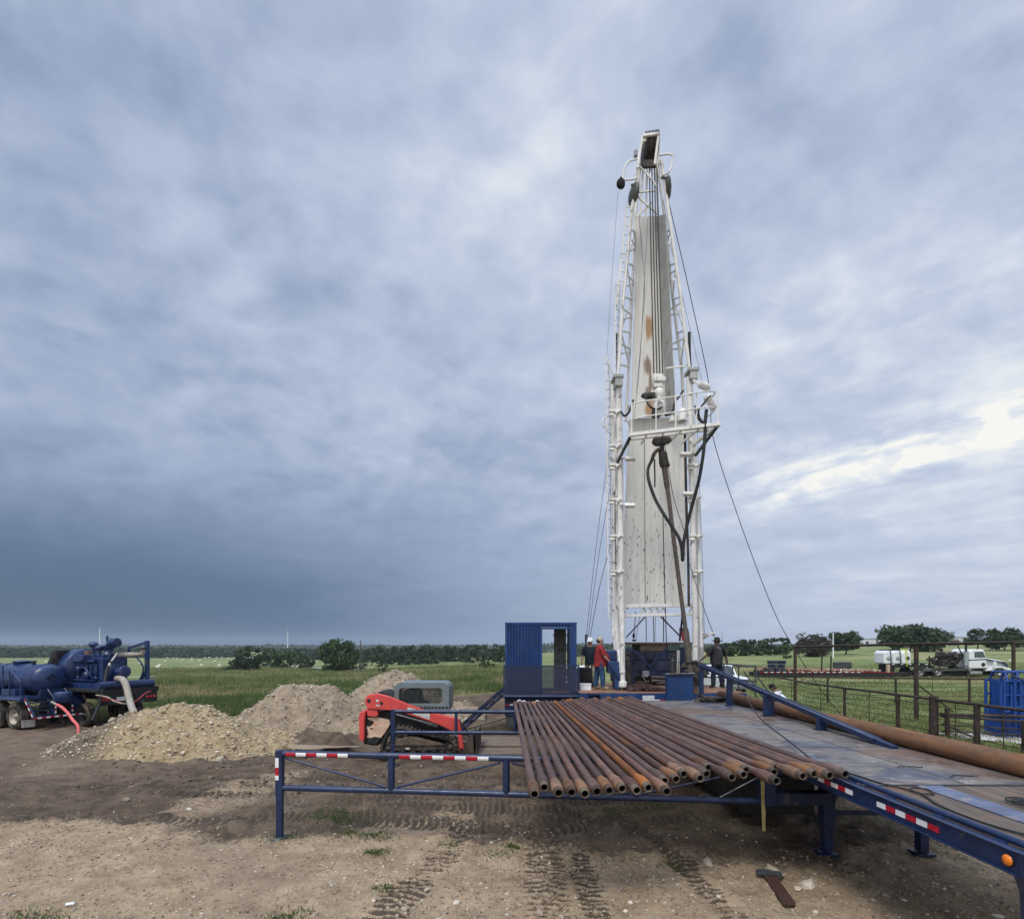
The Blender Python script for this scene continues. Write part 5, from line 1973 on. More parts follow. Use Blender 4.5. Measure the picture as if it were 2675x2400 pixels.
# dark hose at the left leg's back, the black drop at the top right
MB().tube(smooth_path([W(1612, 870, D1 - .2), W(1613, 930, D1 - .2), W(1614, 985, D1 - .2)], 4), .055, 10).build('standpipe', M['hose_black'], rig)
MB().tube(smooth_path([W(1800, 868, D1 - .4), W(1801, 930, D1 - .4), W(1803, 970, D1 - .4), W(1803, 1095, D1 - .4)], 4), .05, 10).build('standpipe', M['hose_black'], rig)
MB().tube(smooth_path([W(1607, 1280, D0 + .45), W(1608, 1420, D0 + .45), W(1612, 1590, D0 + .45)], 4), .03, 8).build('hose_bundle', M['grime'], rig)
# clamps
for (px, py, w, d) in ((1608, 1305, 34, D0), (1610, 1400, 34, D0), (1612, 1492, 34, D0), (1606, 1165, 30, D0), (1605, 1075, 30, D0), (1606, 1215, 30, D0), (1814, 1300, 30, D0), (1818, 1400, 34, D0), (1822, 1492, 30, D0), (1812, 1215, 30, D0)):
    mb = MB()
    a, b_ = W(px - w / 2, py, d - .02), W(px + w / 2, py, d - .02)
    mb.bar(a, b_, .22, .075)
    mb.tube([W(px - w / 2, py + 9, d - .1), W(px - w / 2 + 12, py + 9, d - .1)], .06, 8)
    mb.tube([W(px + 3, py + 4, d - .1), W(px + 12, py - 2, d - .12)], .05, 8)
    mb.build('pipe_clamp', M['white_leg'], rig, bevel=.01)
# small floodlights on brackets
for (px, py, sg) in ((1634, 1320, 1), (1636, 1198, 1), (1800, 1187, -1), (1806, 1290, -1)):
    mb = MB()
    mb.bar(W(px - sg * 14, py - 2, D0 - .1), W(px + sg * 12, py - 4, D0 - .35), .12, .05)
    mb.box(W(px + sg * 10, py, D0 - .42), (.34, .14, .12), (R(-25), 0, 0))
    mb.build('floodlight', M['white'], rig, bevel=.015)


def sheet(name, quad, thick, mat):
    mb = MB()
    n = (quad[1] - quad[0]).cross(quad[3] - quad[0]).normalized() * thick
    mb.prism(quad, n)
    return mb.build(name, mat, rig)


z_of = lambda py, d=D1: EYE - (py - CY) / F * d
M['panel_low'] = panel_mat('lower_mast_sheet', ())
o_ = ORG[rig.name]
dd = 19.45
M['panel_up'] = panel_mat('upper_mast_sheet', [(W(1694, 0, dd).x - o_.x, z_of(856, dd), .17, .66, 'o'), (W(1691, 0, dd).x - o_.x, z_of(960, dd), .22, .52, 'b'), (W(1690, 0, dd).x - o_.x, z_of(1020, dd), .12, .3, 'b'), (W(1694, 0, dd).x - o_.x, z_of(1068, dd), .22, .45, 'o'), (W(1697, 0, dd).x - o_.x, z_of(1000, dd), .10, .5, 'b')])
sheet('wind_panel', [W(1619, 1582, D1), W(1790, 1578, D1), W(1791, 1090, D1), W(1643, 1095, D1)], .05, M['panel_low'])
sheet('wind_panel', [W(1648, 1092, dd), W(1739, 1088, dd), W(1712, 566, dd), W(1662, 572, dd)], .05, M['panel_up'])
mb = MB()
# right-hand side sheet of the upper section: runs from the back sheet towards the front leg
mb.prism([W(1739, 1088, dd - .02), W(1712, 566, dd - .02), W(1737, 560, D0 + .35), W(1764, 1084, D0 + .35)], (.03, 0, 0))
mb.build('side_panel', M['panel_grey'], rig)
# seams and ropes in front of the lower sheet
mb = MB()
for px0, px1, y0, y1 in ((1648, 1640, 1100, 1580), (1683, 1684, 1130, 1580), (1729, 1738, 1110, 1580), (1755, 1762, 1110, 1578), (1664, 1658, 1120, 1580)):
    mb.bar(W(px0, y0, D1 - .02), W(px1, y1, D1 - .02), .03, .03)
for y, xa, xb in ((640, 1660, 1716), (705, 1657, 1720), (783, 1655, 1724), (905, 1652, 1731), (1000, 1650, 1735)):
    mb.bar(W(xa, y, dd - .01), W(xb, y - 3, dd - .01), .02, .02)
mb.build('panel_rib', M['panel_grey'], rig)
# bottom beams with the lattice between
mb = MB()
mb.bar(W(1612, 1583, D0 + .3), W(1816, 1580, D0 + .3), .14, .12)
mb.bar(W(1628, 1608, D0 + .3), W(1818, 1604, D0 + .3), .12, .09)
mb.bar(W(1618, 1606, D1), W(1824, 1603, D1), .10, .08)
mb.build('cross_beam', M['white'], rig, bevel=.008)
mb = MB()
n_ = 8
for i in range(n_):
    a = 1672 + 68 * i / n_
    b_ = 1672 + 68 * (i + 1) / n_
    p, q = (1587, 1602) if i % 2 else (1602, 1587)
    mb.bar(W(a, p, D0 + .3 + .05 * (i % 2)), W(b_, q, D0 + .3 + .05 * (i % 2)), .045, .045)
for (a, b_) in (((1632, 1600), (1612, 1560)), ((1640, 1587), (1622, 1612)), ((1800, 1600), (1818, 1560))):
    mb.bar(W(*a, D0 + .3), W(*b_, D0 + .3), .05, .05)
mb.build('lattice', M['white_leg'], rig)
# substructure braces and ropes below the mast
tubes('brace', [([W(1687, 1608, D1), W(1635, 1665, D1)], .025)], M['dark_grey'])
tubes('brace', [([W(1722, 1606, D1), W(1775, 1660, D1)], .03)], M['dark_grey'])

# --- upper (telescoping) mast section: two lattice sides
UL_F = [(1612, 1010), (1628, 770), (1650, 560), (1667, 420)]
UL_R = [(1634, 1100), (1640, 1010), (1650, 770), (1660, 560), (1672, 420)]
UR_F = [(1800, 960), (1776, 760), (1747, 560), (1727, 420)]
UR_R = [(1788, 1095), (1780, 960), (1755, 760), (1735, 560), (1716, 420)]


def inter(pts, py):
    for (x0, y0), (x1, y1) in zip(pts[:-1], pts[1:]):
        if (y0 - py) * (y1 - py) <= 0:
            return x0 + (x1 - x0) * (py - y0) / (y1 - y0)
    return pts[-1][0]


Df, Dr = 18.55, 19.5
for pts, d in ((UL_F, Df), (UR_F, Df), (UL_R, Dr), (UR_R, Dr)):
    MB().tube([W(x, y, d) for x, y in pts], .055, 10).build('mast_leg', M['white'], rig)
for A_, B_ in ((UL_F, UL_R), (UR_F, UR_R)):
    mb = MB()
    ys = list(range(600, 960, 88))
    for i, y in enumerate(ys):
        mb.bar(W(inter(A_, y), y, Df), W(inter(B_, y + 6), y + 6, Dr), .05, .05)
        if i + 1 < len(ys):
            y2 = ys[i + 1]
            if i % 2:
                mb.bar(W(inter(A_, y), y, Df), W(inter(B_, y2), y2, Dr), .04, .04)
            else:
                mb.bar(W(inter(B_, y), y, Dr), W(inter(A_, y2), y2, Df), .04, .04)
    mb.build('lattice', M['white'], rig)
# back bracing seen beside the sheet (short struts to the legs)
mb = MB()
for (y, xl, xr) in ((655, 1648, 1656), (748, 1638, 1652), (835, 1625, 1648), (925, 1616, 1645)):
    mb.bar(W(xl, y, Df), W(xr + 2, y - 6, dd), .06, .05)
    mb.bar(W(xl + 2, y - 28, Df), W(xr + 2, y - 12, dd), .04, .04)
for (y, xl, xr) in ((640, 1742, 1752), (735, 1744, 1766), (822, 1752, 1778), (912, 1757, 1792)):
    mb.bar(W(xl, y, dd), W(xr - 6, y, Df), .05, .05)
    mb.bar(W(xl - 3, y - 12, dd), W(xr + 2, y - 32, Df), .04, .04)
    mb.bar(W(xr - 6, y, Df), W(xr + 2, y - 32, Df), .04, .04)
mb.build('brace', M['white_leg'], rig)
# top bay with cross bracing
mb = MB()
for (a, b_) in (((1672, 436), (1704, 472)), ((1704, 436), (1667, 495)), ((1664, 503), (1712, 498)), ((1664, 512), (1720, 563)), ((1704, 528), (1661, 568)), ((1695, 455), (1715, 490))):
    q_ = .05 if b_[0] < a[0] else 0
    mb.bar(W(*a, Df + q_), W(*b_, Df + q_), .045, .045)
mb.build('lattice', M['white_leg'], rig)
mb = MB()
for x0, x1 in ((1679, 1672), (1690, 1687), (1713, 1719)):
    mb.bar(W(x0, 440, Dr), W(x1, 568, Dr), .07, .06)
mb.build('mast_leg', M['white'], rig)

# --- ladder up the left leg (upper run) and the caged lower run
mb = MB()
for a, b_ in (((1637, 530), (1610, 800)), ((1650, 530), (1626, 800))):
    mb.bar(W(*a, Df - .1), W(*b_, Df - .1), .05, .05)
mb.build('ladder_rail', M['white_leg'], rig)
mb = MB()
y = 542
while y < 800:
    f_ = (y - 530) / 270
    mb.bar(W(1637 - 27 * f_, y, Df - .1), W(1650 - 24 * f_, y, Df - .1), .028, .028)
    y += 24
mb.build('ladder_rung', M['white_leg'], rig)
mb = MB()
for d in (Df - .12, Df + .30):
    q_ = 9 if d > Df else 0
    mb.bar(W(1609 + q_, 735, d), W(1602 + q_, 1000, d), .035, .035)
    mb.bar(W(1580 + q_, 935, d), W(1583 + q_, 1000, d), .035, .035)
    mb.bar(W(1583 + q_, 1000, d), W(1589 + q_, 1620, d), .04, .04)
mb.build('ladder_rail', M['white_leg'], rig)
mb = MB()
y = 745
while y < 1000:
    f_ = (y - 735) / 265
    mb.bar(W(1609 - 7 * f_, y, Df - .12), W(1618 - 7 * f_, y, Df + .3), .025, .025)
    y += 21
y = 950
while y < 1615:
    f_ = (y - 935) / 680
    mb.bar(W(1580 + 9 * f_, y, Df - .12), W(1589 + 9 * f_, y, Df + .3), .028, .028)
    y += 22.5
mb.build('ladder_rung', M['white_leg'], rig)
mb = MB()
mb.tube(smooth_path([W(1583, 935, Df), W(1590, 950, Df), W(1600, 975, Df), W(1606, 995, Df)], 4), .022, 8)
mb.tube(smooth_path([W(1603, 1092, Df), W(1585, 1088, Df), W(1574, 1100, Df), W(1576, 1112, Df), W(1590, 1122, Df)], 5), .028, 8)
mb.bar(W(1586, 994, Df), W(1612, 990, Df), .05, .05)
mb.bar(W(1588, 1210, Df), W(1610, 1208, Df), .05, .05)
mb.build('ladder_bracket', M['white_leg'], rig)
# leg caps
for (px, py, sc_) in ((1612, 990, 1), (1806, 972, 1)):
    mb = MB()
    mb.box(W(px, py, D0 - .02), (.36, .5, .12))
    mb.box(W(px + 2, py + 14, D0 - .05), (.26, .4, .26))
    mb.build('leg_cap', M['panel_grey'], rig, bevel=.02)

# --- crown
M['guard'] = surf('dark_olive_guard', (.085, .092, .080), .6, 0, .2, 3, dirt=(.13, .10, .08), damt=.35, bump=.1)
cb = mb = MB()
mb.bar(W(1677, 357, 18.3), W(1722, 351, 18.3), .12, .09)
mb.bar(W(1678, 370, 18.5), W(1719, 365, 18.5), .10, .10)
for (a, b_, d) in (((1678, 356), (1664, 440), 18.3), ((1720, 352), (1710, 430), 18.3), ((1682, 356), (1672, 440), 19.4), ((1718, 352), (1722, 430), 19.4)):
    mb.bar(W(*a, d), W(*b_, d), .065, .08)
crown = mb.build('crown_frame', M['white_leg'], rig, bevel=.01)
for i in range(4):
    mb = MB()
    c = W(1684 + i * 8.5, 394 - i * 1.5, 18.8)
    mb.lathe(c - Vector((.04, 0, 0)), (1, 0, 0), [(.05, -.01), (.50, 0), (.50, .02), (.44, .045), (.50, .07), (.50, .09), (.05, .1)], 24)
    mb.build('sheave', M['grime'], crown)
mb = MB()
mb.bb(W(1675, 0, 18.55).x, W(1714, 0, 18.55).x, 18.5, 18.6, z_of(438, 18.55), z_of(420, 18.55))
mb.build('crown_plate', M['grime'], crown, bevel=.02)
mb = MB()
mb.tube(smooth_path([W(1668, 417, 18.4), W(1655, 418, 18.3), W(1640, 424, 18.2), W(1631, 438, 18.1), W(1628, 460, 18.1), W(1629, 470, 18.1), W(1650, 469, 18.2), W(1663, 466, 18.5)], 5), .03, 8)
mb.build('hand_rail', M['white'], rig)
mb = MB()
mb.tube(smooth_path([W(1722, 406, 18.4), W(1740, 403, 18.3), W(1752, 404, 18.2), W(1757, 412, 18.2), W(1753, 435, 18.2), W(1745, 452, 18.2), W(1732, 458, 18.5)], 5), .03, 8)
mb.build('hand_rail', M['white'], rig)
for (px, py) in ((1650, 508), (1738, 490)):
    mb = MB()
    s_ = -1 if px < 1700 else 1
    mb.lathe(W(px + 6, py, 18.6), (s_, -.3, 0), [(0, -.06), (.26, -.06), (.33, -.02), (.33, .05), (.24, .10), (0, .13)], 18)
    mb.bar(W(px + s_ * 2, py - 24, 18.5), W(px - s_ * 12, py - 26, 18.5), .06, .05)
    mb.build('sheave_guard', M['guard'], rig)
mb = MB()
c = W(1620, 481, 18.1)
mb.lathe(c, (.35, -.8, -.35), [(0, -.12), (.09, -.1), (.15, 0), (.16, .05), (0, .055)], 16)
mb.tube([W(1622, 463, 18.1), W(1621, 476, 18.1)], .03, 8)
mb.build('floodlight', M['black'], rig)
mb = MB()
mb.box(W(1660, 402, 19.0), (.12, .12, .22))
mb.build('beacon', M['gauge'], rig, bevel=.02)

# --- working platform below the monkey board
PZ = 10.0
pA, pB = Vector((3.84, 17.45, PZ - .02)), Vector((6.47, 16.7, PZ + .02))
pC, pD = Vector((6.2, 18.3, PZ)), Vector((3.95, 18.3, PZ))
mb = MB()
mb.bar(pA, pB, .12, .10)
mb.bar(pA + Vector((0, .3, -.02)), pB + Vector((-.2, .35, -.02)), .09, .09)
mb.bar(pA, pD, .09, .10)
mb.bar(pB, pC, .09, .10)
for u in (.2, .4, .6, .8):
    mb.bar(pA.lerp(pB, u), pD.lerp(pC, u), .05, .06)
plat = mb.build('monkey_board', M['white'], rig)
mb = MB()
for u in (0.02, .52, .98):
    p = pA.lerp(pB, u)
    mb.tube([p, p + Vector((0, 0, 1.05))], .025, 8)
for hh in (.55, 1.05):
    mb.tube(smooth_path([pD + Vector((.05, -.1, hh)), pA + Vector((.08, .1, hh)), pA.lerp(pB, .5) + Vector((0, 0, hh)), pB + Vector((-.12, .08, hh)), pC + Vector((0, -.1, hh))], 5), .024, 8)
for u in (.3, .75):
    p = pA.lerp(pB, u)
    mb.tube([p, p + Vector((0, 0, 1.05))], .02, 8)
mb.build('guard_rail', M['white'], plat)
mb = MB()
mb.bar(pA + Vector((.02, .1, -.05)), W(1612, 1208, D0 - .1), .08, .07)
mb.build('strut', M['dark_grey'], plat)
mb = MB()
mb.bar(pB + Vector((-.05, .1, -.05)), W(1816, 1190, D0 - .1), .08, .07)
mb.build('strut', M['dark_grey'], plat)
# clutter on the platform: wheel, tanks, control bodies
mb = MB()
mb.lathe(W(1782, 1076, 17.9), (0, 0, 1), [(.13, -.3), (.15, 0), (.11, .08), (.05, .12), (0, .13)], 14)
mb.lathe(W(1845, 1030, 17.4), (.5, .1, -.9), [(0, 0), (.12, .02), (.15, .12), (.10, .2), (.11, .5), (.07, .55), (0, .56)], 14)
mb.lathe(W(1824, 1002, 17.8), (.9, .1, -.3), [(0, 0), (.11, .02), (.13, .25), (.09, .4), (0, .42)], 14)
mb.box(W(1770, 1096, 18.2), (.6, .3, .2), top=(.8, .8))
mb.build('tong_unit', M['white_leg'], plat, bevel=.02)
for pts, r in (([W(1686, 1035, 17.8), W(1690, 1050, 17.7), W(1703, 1066, 17.6), W(1720, 1068, 17.7), W(1730, 1060, 17.9)], .035),
               ([W(1736, 1080, 17.9), W(1742, 1085, 17.8), W(1757, 1072, 17.8), W(1762, 1050, 17.8), W(1774, 1036, 17.9), W(1784, 1020, 18.0)], .035),
               ([W(1816, 1060, 17.2), W(1818, 1080, 17.1), W(1826, 1096, 17.0), W(1838, 1106, 17.0)], .035),
               ([W(1824, 1070, 17.1), W(1826, 1088, 17.1), W(1836, 1104, 17.0)], .03),
               ([W(1654, 1045, 18.0), W(1648, 1062, 17.9), W(1640, 1080, 17.9), W(1630, 1086, 18.0), W(1622, 1075, 18.2)], .035),
               ([W(1825, 1070, 17.0), W(1842, 1048, 16.9), W(1856, 1033, 16.9)], .025)):
    MB().tube(smooth_path(pts, 5), r, 8).build('hydraulic_hose', M['hose_black'], plat)
mb = MB()
mb.ball(W(1690, 1034, 17.9), .14, 8, 6, (1.3, 1, .8), jit=.2)
mb.box(W(1702, 1034, 17.95), (.2, .2, .16))
mb.box(W(1713, 1080, 18.0), (.26, .2, .26))
mb.build('winch', M['grime'], plat, bevel=.02)
# small brackets along the upper right rail
mb = MB()
mb.bar(W(1738, 962, D0 + .1), W(1792, 956, D0 + .1), .05, .05)
mb.bar(W(1806, 990, D0 - .05), W(1826, 1004, 17.8), .07, .07)
mb.build('brace', M['white'], rig)

# --- things that hang in the mast
tb = thing('travelling_block', 'white travelling block hanging on four black lines in the mast', 'block', W(1720, 1000, 18.0))
mb = MB()
for i in range(3):
    mb.bar(W(1710 + i * 8, 976, 17.95), W(1711 + i * 8, 992, 17.95), .05, .12)
mb.box(W(1721, 994, 18.0), (.38, .3, .16))
mb.build('sheave_housing', M['white'], tb, bevel=.02)
mb = MB()
mb.prism([W(1706, 1000, 17.9), W(1732, 997, 17.9), W(1728, 1008, 17.9), W(1710, 1010, 17.9)], (0, .25, 0))
mb.lathe(W(1720, 1012, 18.0), (0, 0, -1), [(.06, 0), (.16, .12), (.16, .3), (.10, .4), (.19, .5), (.21, .75), (.12, .95), (0, 1.0)], 16)
mb.build('hook_body', M['white_leg'], tb)
for i in range(4):
    x0, x1 = 1694 + i * 6.5, 1708 + i * 7.6
    rope('hoist_line', f'{"leftmost second third rightmost".split()[i]} of the four black hoist lines down the mast', [W(x0 + 2, 438, 18.6), W((x0 + x1) / 2, 700, 18.3), W(x1, 978, 17.95)], .021, M['cable'], 4, 'cable', 6)
for i, (lab, pts, r, mt) in enumerate((
        ('thin tag line from the mast top crossing the upper white sheet', [W(1668, 560, 19.2), W(1683, 735, 19.0), W(1677, 850, 18.8), W(1662, 1030, 18.5)], .012, M['cable_pale']),
        ('thin line slanting the other way across the upper white sheet', [W(1692, 570, 19.1), W(1681, 760, 18.9), W(1672, 930, 18.7), W(1655, 1100, 18.5)], .011, M['cable_pale']),
        ('thin dark line straight down the middle of the lower sheet', [W(1683, 1140, 18.8), W(1684, 1350, 18.8), W(1685, 1580, 18.8)], .011, M['cable']),
        ('dark line right of centre running down to the rig floor', [W(1731, 1330, 18.6), W(1735, 1500, 18.6), W(1741, 1700, 18.6)], .017, M['cable']),
        ('thin line running from the swivel to the right leg', [W(1736, 1160, 18.0), W(1757, 1290, 18.1), W(1786, 1385, 18.3)], .011, M['cable']),
        ('lifting line with a black hook at the left leg foot', [W(1660, 1598, 18.9), W(1657, 1640, 18.9), W(1655, 1668, 18.9)], .014, M['cable']),
        ('slack line hanging beside the black hook', [W(1673, 1600, 18.9), W(1664, 1645, 18.9), W(1661, 1672, 18.9)], .010, M['cable_pale']),
        ('pale drop line left of centre below the mast', [W(1687, 1606, 19), W(1688, 1676, 19)], .018, M['cable_pale']),
        ('pale drop line at centre below the mast', [W(1706, 1606, 19), W(1708, 1676, 19)], .018, M['cable_pale']),
        ('thin line next to the drop line at centre', [W(1712, 1606, 19.3), W(1710, 1676, 19.3)], .010, M['cable_pale']),
        ('steel drop line right of centre below the mast', [W(1733, 1606, 18.9), W(1733, 1676, 18.9)], .018, M['cable']),
        ('thin line hanging beside the far left ladder', [W(1614, 500, 18.2), W(1596, 750, 18.2), W(1585, 930, 18.2)], .007, M['cable_pale']))):
    rope('line', lab, pts, r, mt, 4, 'cable', 6)
mb = MB()
mb.ball(W(1655, 1660, 18.9), .05, 8, 6, (1, 1, 2))
mb.box(W(1656, 1672, 18.9), (.12, .06, .07))
tag(mb.build('lifting_hook', M['black'], org=W(1655, 1660, 18.9)), 'small black hook above the engine house roof edge', 'hook')

# swivel, kelly and kelly hose
sw = thing('power_swivel', 'dark greasy swivel with yoke arms hanging below the platform', 'swivel', W(1728, 1200, 17.8))
mb = MB()
mb.prism([W(1716, 1134, 17.7), W(1742, 1132, 17.7), W(1748, 1142, 17.7), W(1748, 1152, 17.7), W(1738, 1160, 17.7), W(1718, 1161, 17.7), W(1708, 1156, 17.7), W(1710, 1144, 17.7)], (0, .22, 0))
mb.build('yoke', M['grime'], sw, bevel=.03)
mb = MB()
mb.tube(smooth_path([W(1710, 1145, 17.75), W(1706, 1156, 17.75), W(1714, 1160, 17.75)], 4), .05, 8)
mb.tube(smooth_path([W(1746, 1142, 17.75), W(1751, 1150, 17.75), W(1742, 1156, 17.75)], 4), .05, 8)
mb.build('bail', M['grime'], sw)
mb = MB()
mb.tube([W(1728, 1158, 17.8), W(1729, 1176, 17.8), W(1728, 1178, 17.8), W(1731, 1186, 17.8), W(1733, 1206, 17.8), W(1737, 1218, 17.8), W(1737, 1220, 17.8)], [.07, .08, .11, .14, .155, .16, .12], 16)
mb.build('swivel_body', M['grime'], sw)
mb = MB()
mb.tube(smooth_path([W(1727, 1172, 17.75), W(1716, 1176, 17.7), W(1708, 1186, 17.7), W(1703, 1200, 17.7)], 5), [.06] * 15 + [.05], 10)
mb.build('gooseneck', M['grime'], sw)
mb = MB()
kp = [W(1735, 1220, 17.8), W(1745, 1290, 17.78), W(1761, 1420, 17.7), W(1779, 1560, 17.6), W(1790, 1640, 17.55), W(1796, 1690, 17.5), W(1803, 1758, 17.5)]
mb.tube(smooth_path(kp, 4), .068, 14)
mb.tube([kp[0], kp[0].lerp(kp[1], .7), kp[0].lerp(kp[1], .8)], [.095, .09, .07], 14)
mb.tube([kp[4], kp[4].lerp(kp[5], .2), kp[6]], [.075, .10, .10], 14)
tag(mb.build('kelly_pipe', M['kelly'], org=kp[-1]), 'long brown kelly pipe leaning from the swivel to the rig floor', 'kelly')
rope('kelly_hose', 'thick black hose looping from the swivel down and up to the platform', [W(1703, 1200, 17.7), W(1693, 1222, 17.7), W(1692, 1240, 17.6), W(1697, 1265, 17.5), W(1712, 1305, 17.4), W(1735, 1345, 17.2), W(1757, 1378, 17.1), W(1773, 1405, 17.0), W(1780, 1430, 17.0), W(1782, 1455, 17.0),
                                                                                           W(1783, 1462, 17.02), W(1784, 1440, 17.1), W(1786, 1412, 17.1), W(1797, 1360, 17.1), W(1813, 1300, 17.0), W(1826, 1250, 16.9), W(1836, 1190, 16.8), W(1841, 1140, 16.8), W(1842, 1100, 16.8), W(1845, 1070, 16.8)], .052, M['hose_black'], 5, 'hose', 10)
rope('safety_line', 'short black hose hanging straight below the gooseneck', [W(1709, 1200, 17.75), W(1710, 1240, 17.7), W(1710, 1272, 17.6)], .026, M['hose_black'], 5, 'hose', 8)

# --- guy lines
gl = [W(1733, 470, 18.9), W(1800, 760, 19.4), W(1853, 1012, 19.9), W(1863, 1145, 20.2), W(1935, 1370, 21.0), W(2018, 1588, 21.8), W(2072, 1690, 22.3), W(2140, 1795, 22.7)]
ge = hit(2200, 1872)
rope('guy_wire', 'long guy wire sagging from the mast top to the pasture by the fence', gl + [ge], .014, M['cable'], 8, 'cable', 6)
rope('guy_wire', 'inner guy wire running close beside the long one to the platform', [W(1731, 520, 18.9), W(1775, 740, 18.6), W(1812, 900, 18.0), W(1838, 1015, 17.3)], .011, M['cable_pale'], 8, 'cable', 6)
rope('guy_wire', 'pale guy wire dropping straight down behind the right mast leg', [W(1821, 1130, 20.5), W(1832, 1400, 20.8), W(1840, 1670, 21)], .010, M['cable_pale'], 6, 'cable', 6)
for i, (lab, a) in enumerate((('outer of the three guy wires gathered beside the cabin', (1590, 1180)), ('middle of the three guy wires gathered beside the cabin', (1594, 1270)), ('inner of the three guy wires gathered beside the cabin', (1600, 1400)))):
    rope('guy_wire', lab, [W(a[0], a[1], 19.5), W(a[0] + (1531 + 4 * i - a[0]) * .55, a[1] + (1660 - a[1]) * .5, 20.3), W(1531 + 5 * i, 1662, 21)], .012, M['cable'] if i == 2 else M['cable_pale'], 6, 'cable', 6)
mb = MB()
mb.tube([W(1530, 1792, 21), W(1530, 1668, 21)], .04, 10)
mb.box(W(1531, 1664, 21), (.10, .10, .22))
tag(mb.build('anchor_post', M['dark_grey'], org=W(1530, 1800, 21)), 'dark anchor post gathering the guy wires beside the white hard hat', 'post')
rope('winch_line', 'grey winch line slanting from the right mast leg to the pipe ends', [W(1798, 1462, 17.6), W(1832, 1570, 16.6), W(1866, 1662, 15.5), W(1907, 1755, 13.3), W(1957, 1835, 11.2), W(1990, 1880, 10), W(2060, 1935, 8.4), W(2129, 1990, 7.0)], .012, M['cable'], 8, 'cable', 6)
mb = MB()
mb.box(W(1877, 1692, 15.0), (.09, .05, .05), (0, R(40), 0))
tag(mb.build('rope_clip', M['steel'], org=W(1877, 1692, 15.0)), 'steel rope clip on the winch line in front of the black hat man', 'clip')
# outrigger arm at the right with its tie
mb = MB()
a, b_ = W(1832, 1658, 18.9), W(1862, 1655, 18.2)
mb.bar(a, b_, .07, .07)
mb.bar(a + Vector((0, 0, -.15)), b_ + Vector((-.08, .1, -.03)), .05, .05)
mb.ball(b_, .07, 8, 6)
mb.build('winch_arm', M['white_leg'], rig)

# --- engine house and gear on the rig floor
eh = thing('engine_house', 'blue engine housing with diagonal braces behind the mast foot', 'housing', W(1715, 1790, 20.6))
x0, x1 = W(1628, 0, 20.6).x, W(1792, 0, 20.6).x
zf = FZ + .01
mb = MB()
mb.bb(x0, x1, 20.6, 23.4, zf, z_of(1700, 20.6))
M['blue_grey'] = surf('faded_navy_panel', (.030, .040, .080), .55, 0, .2, 2.5, dirt=(.10, .085, .075), damt=.35, dscale=3, bump=.1)
mb.build('housing', M['blue_grey'], eh, bevel=.02)
mb = MB()
for i, (a, b_) in enumerate(((1632, 1660), (1663, 1684), (1687, 1706), (1709, 1738), (1741, 1768))):
    mb.bb(W(a, 0, 20.6).x, W(b_, 0, 20.6).x, 20.555, 20.62, z_of(1722, 20.6), z_of(1703, 20.6))
for (a, b_) in ((1655, 1688), (1713, 1755)):
    mb.bb(W(a, 0, 20.6).x, W(b_, 0, 20.6).x, 20.55, 20.62, z_of(1752, 20.6), z_of(1726, 20.6))
mb.build('door_panel', M['blue_grey'], eh, bevel=.015)
mb = MB()
mb.bb(W(1687, 0, 20.5).x, W(1708, 0, 20.5).x, 20.54, 20.6, z_of(1744, 20.6), z_of(1722, 20.6))
mb.bb(W(1660, 0, 20.5).x, W(1760, 0, 20.5).x, 20.54, 20.6, z_of(1788, 20.6), z_of(1766, 20.6))
mb.build('vent_opening', M['bore'], eh)
mb = MB()
mb.bb(x0 + .1, x1 + .25, 20.5, 22.8, z_of(1682, 20.6), z_of(1677, 20.6))
mb.build('roof', M['wood'], eh, bevel=.01)
mb = MB()
mb.bb(W(1672, 0, 20.6).x, W(1742, 0, 20.6).x, 20.58, 22, z_of(1700, 20.6), z_of(1682, 20.6))
mb.build('radiator', M['wood'], eh, bevel=.01)
mb = MB()
mb.bb(W(1742, 0, 20.6).x, W(1774, 0, 20.6).x, 20.52, 22, z_of(1700, 20.6), z_of(1680, 20.6))
mb.build('fuel_tank', surf('green_tank', (.07, .11, .09), .6, 0, .2, 3, bump=.05), eh, bevel=.02)
mb = MB()
mb.bar(W(1656, 1700, 20.2), W(1727, 1768, 20.2), .07, .07)
mb.bar(W(1742, 1692, 20.2), W(1700, 1738, 20.2), .07, .07)
mb.bar(W(1635, 1694, 20.3), W(1662, 1703, 20.3), .10, .10)
mb.build('brace', M['blue'], eh)
mb = MB()
mb.prism([W(1679, 1752, 20.2), W(1695, 1752, 20.2), W(1696, 1762, 20.2), W(1691, 1768, 20.2), W(1683, 1768, 20.2), W(1678, 1762, 20.2)], (0, .1, 0))
mb.build('gauge_box', M['gauge'], eh, bevel=.01)
# hydraulic rams
for (px, top, r, m1, lab) in ((1640, 1712, .11, 'grime', 'dark hydraulic ram standing beside the left mast leg'), (1757, 1716, .09, 'dark_grey', 'dark hydraulic ram behind the plain blue box')):
    ram = thing('hydraulic_ram', lab, 'ram', (W(px, 0, 19.4).x, 19.4, FZ))
    p = W(px, top, 19.4)
    mb = MB()
    mb.tube([(p.x, 19.4, FZ), (p.x, 19.4, p.z - .1)], r, 14)
    mb.build('cylinder', M[m1], ram)
    mb = MB()
    mb.lathe((p.x, 19.4, p.z - .1), (0, 0, 1), [(r * 1.12, -.05), (r * 1.12, .0), (r * .45, .01), (r * .45, .16), (0, .16)], 14)
    mb.box((p.x, 19.4, p.z + .10), (r * 1.5, r * 1.2, .12))
    mb.build('cap', M[m1], ram)
ram = thing('lift_cylinder', 'polished steel rod standing behind the plain blue box', 'ram', (W(1770, 0, 19.0).x, 19.0, FZ))
mb = MB()
mb.tube([(W(1770, 0, 19).x, 19.0, FZ), W(1771, 1698, 19)], .075, 16)
mb.build('rod', M['chrome'], ram)
mb = MB()
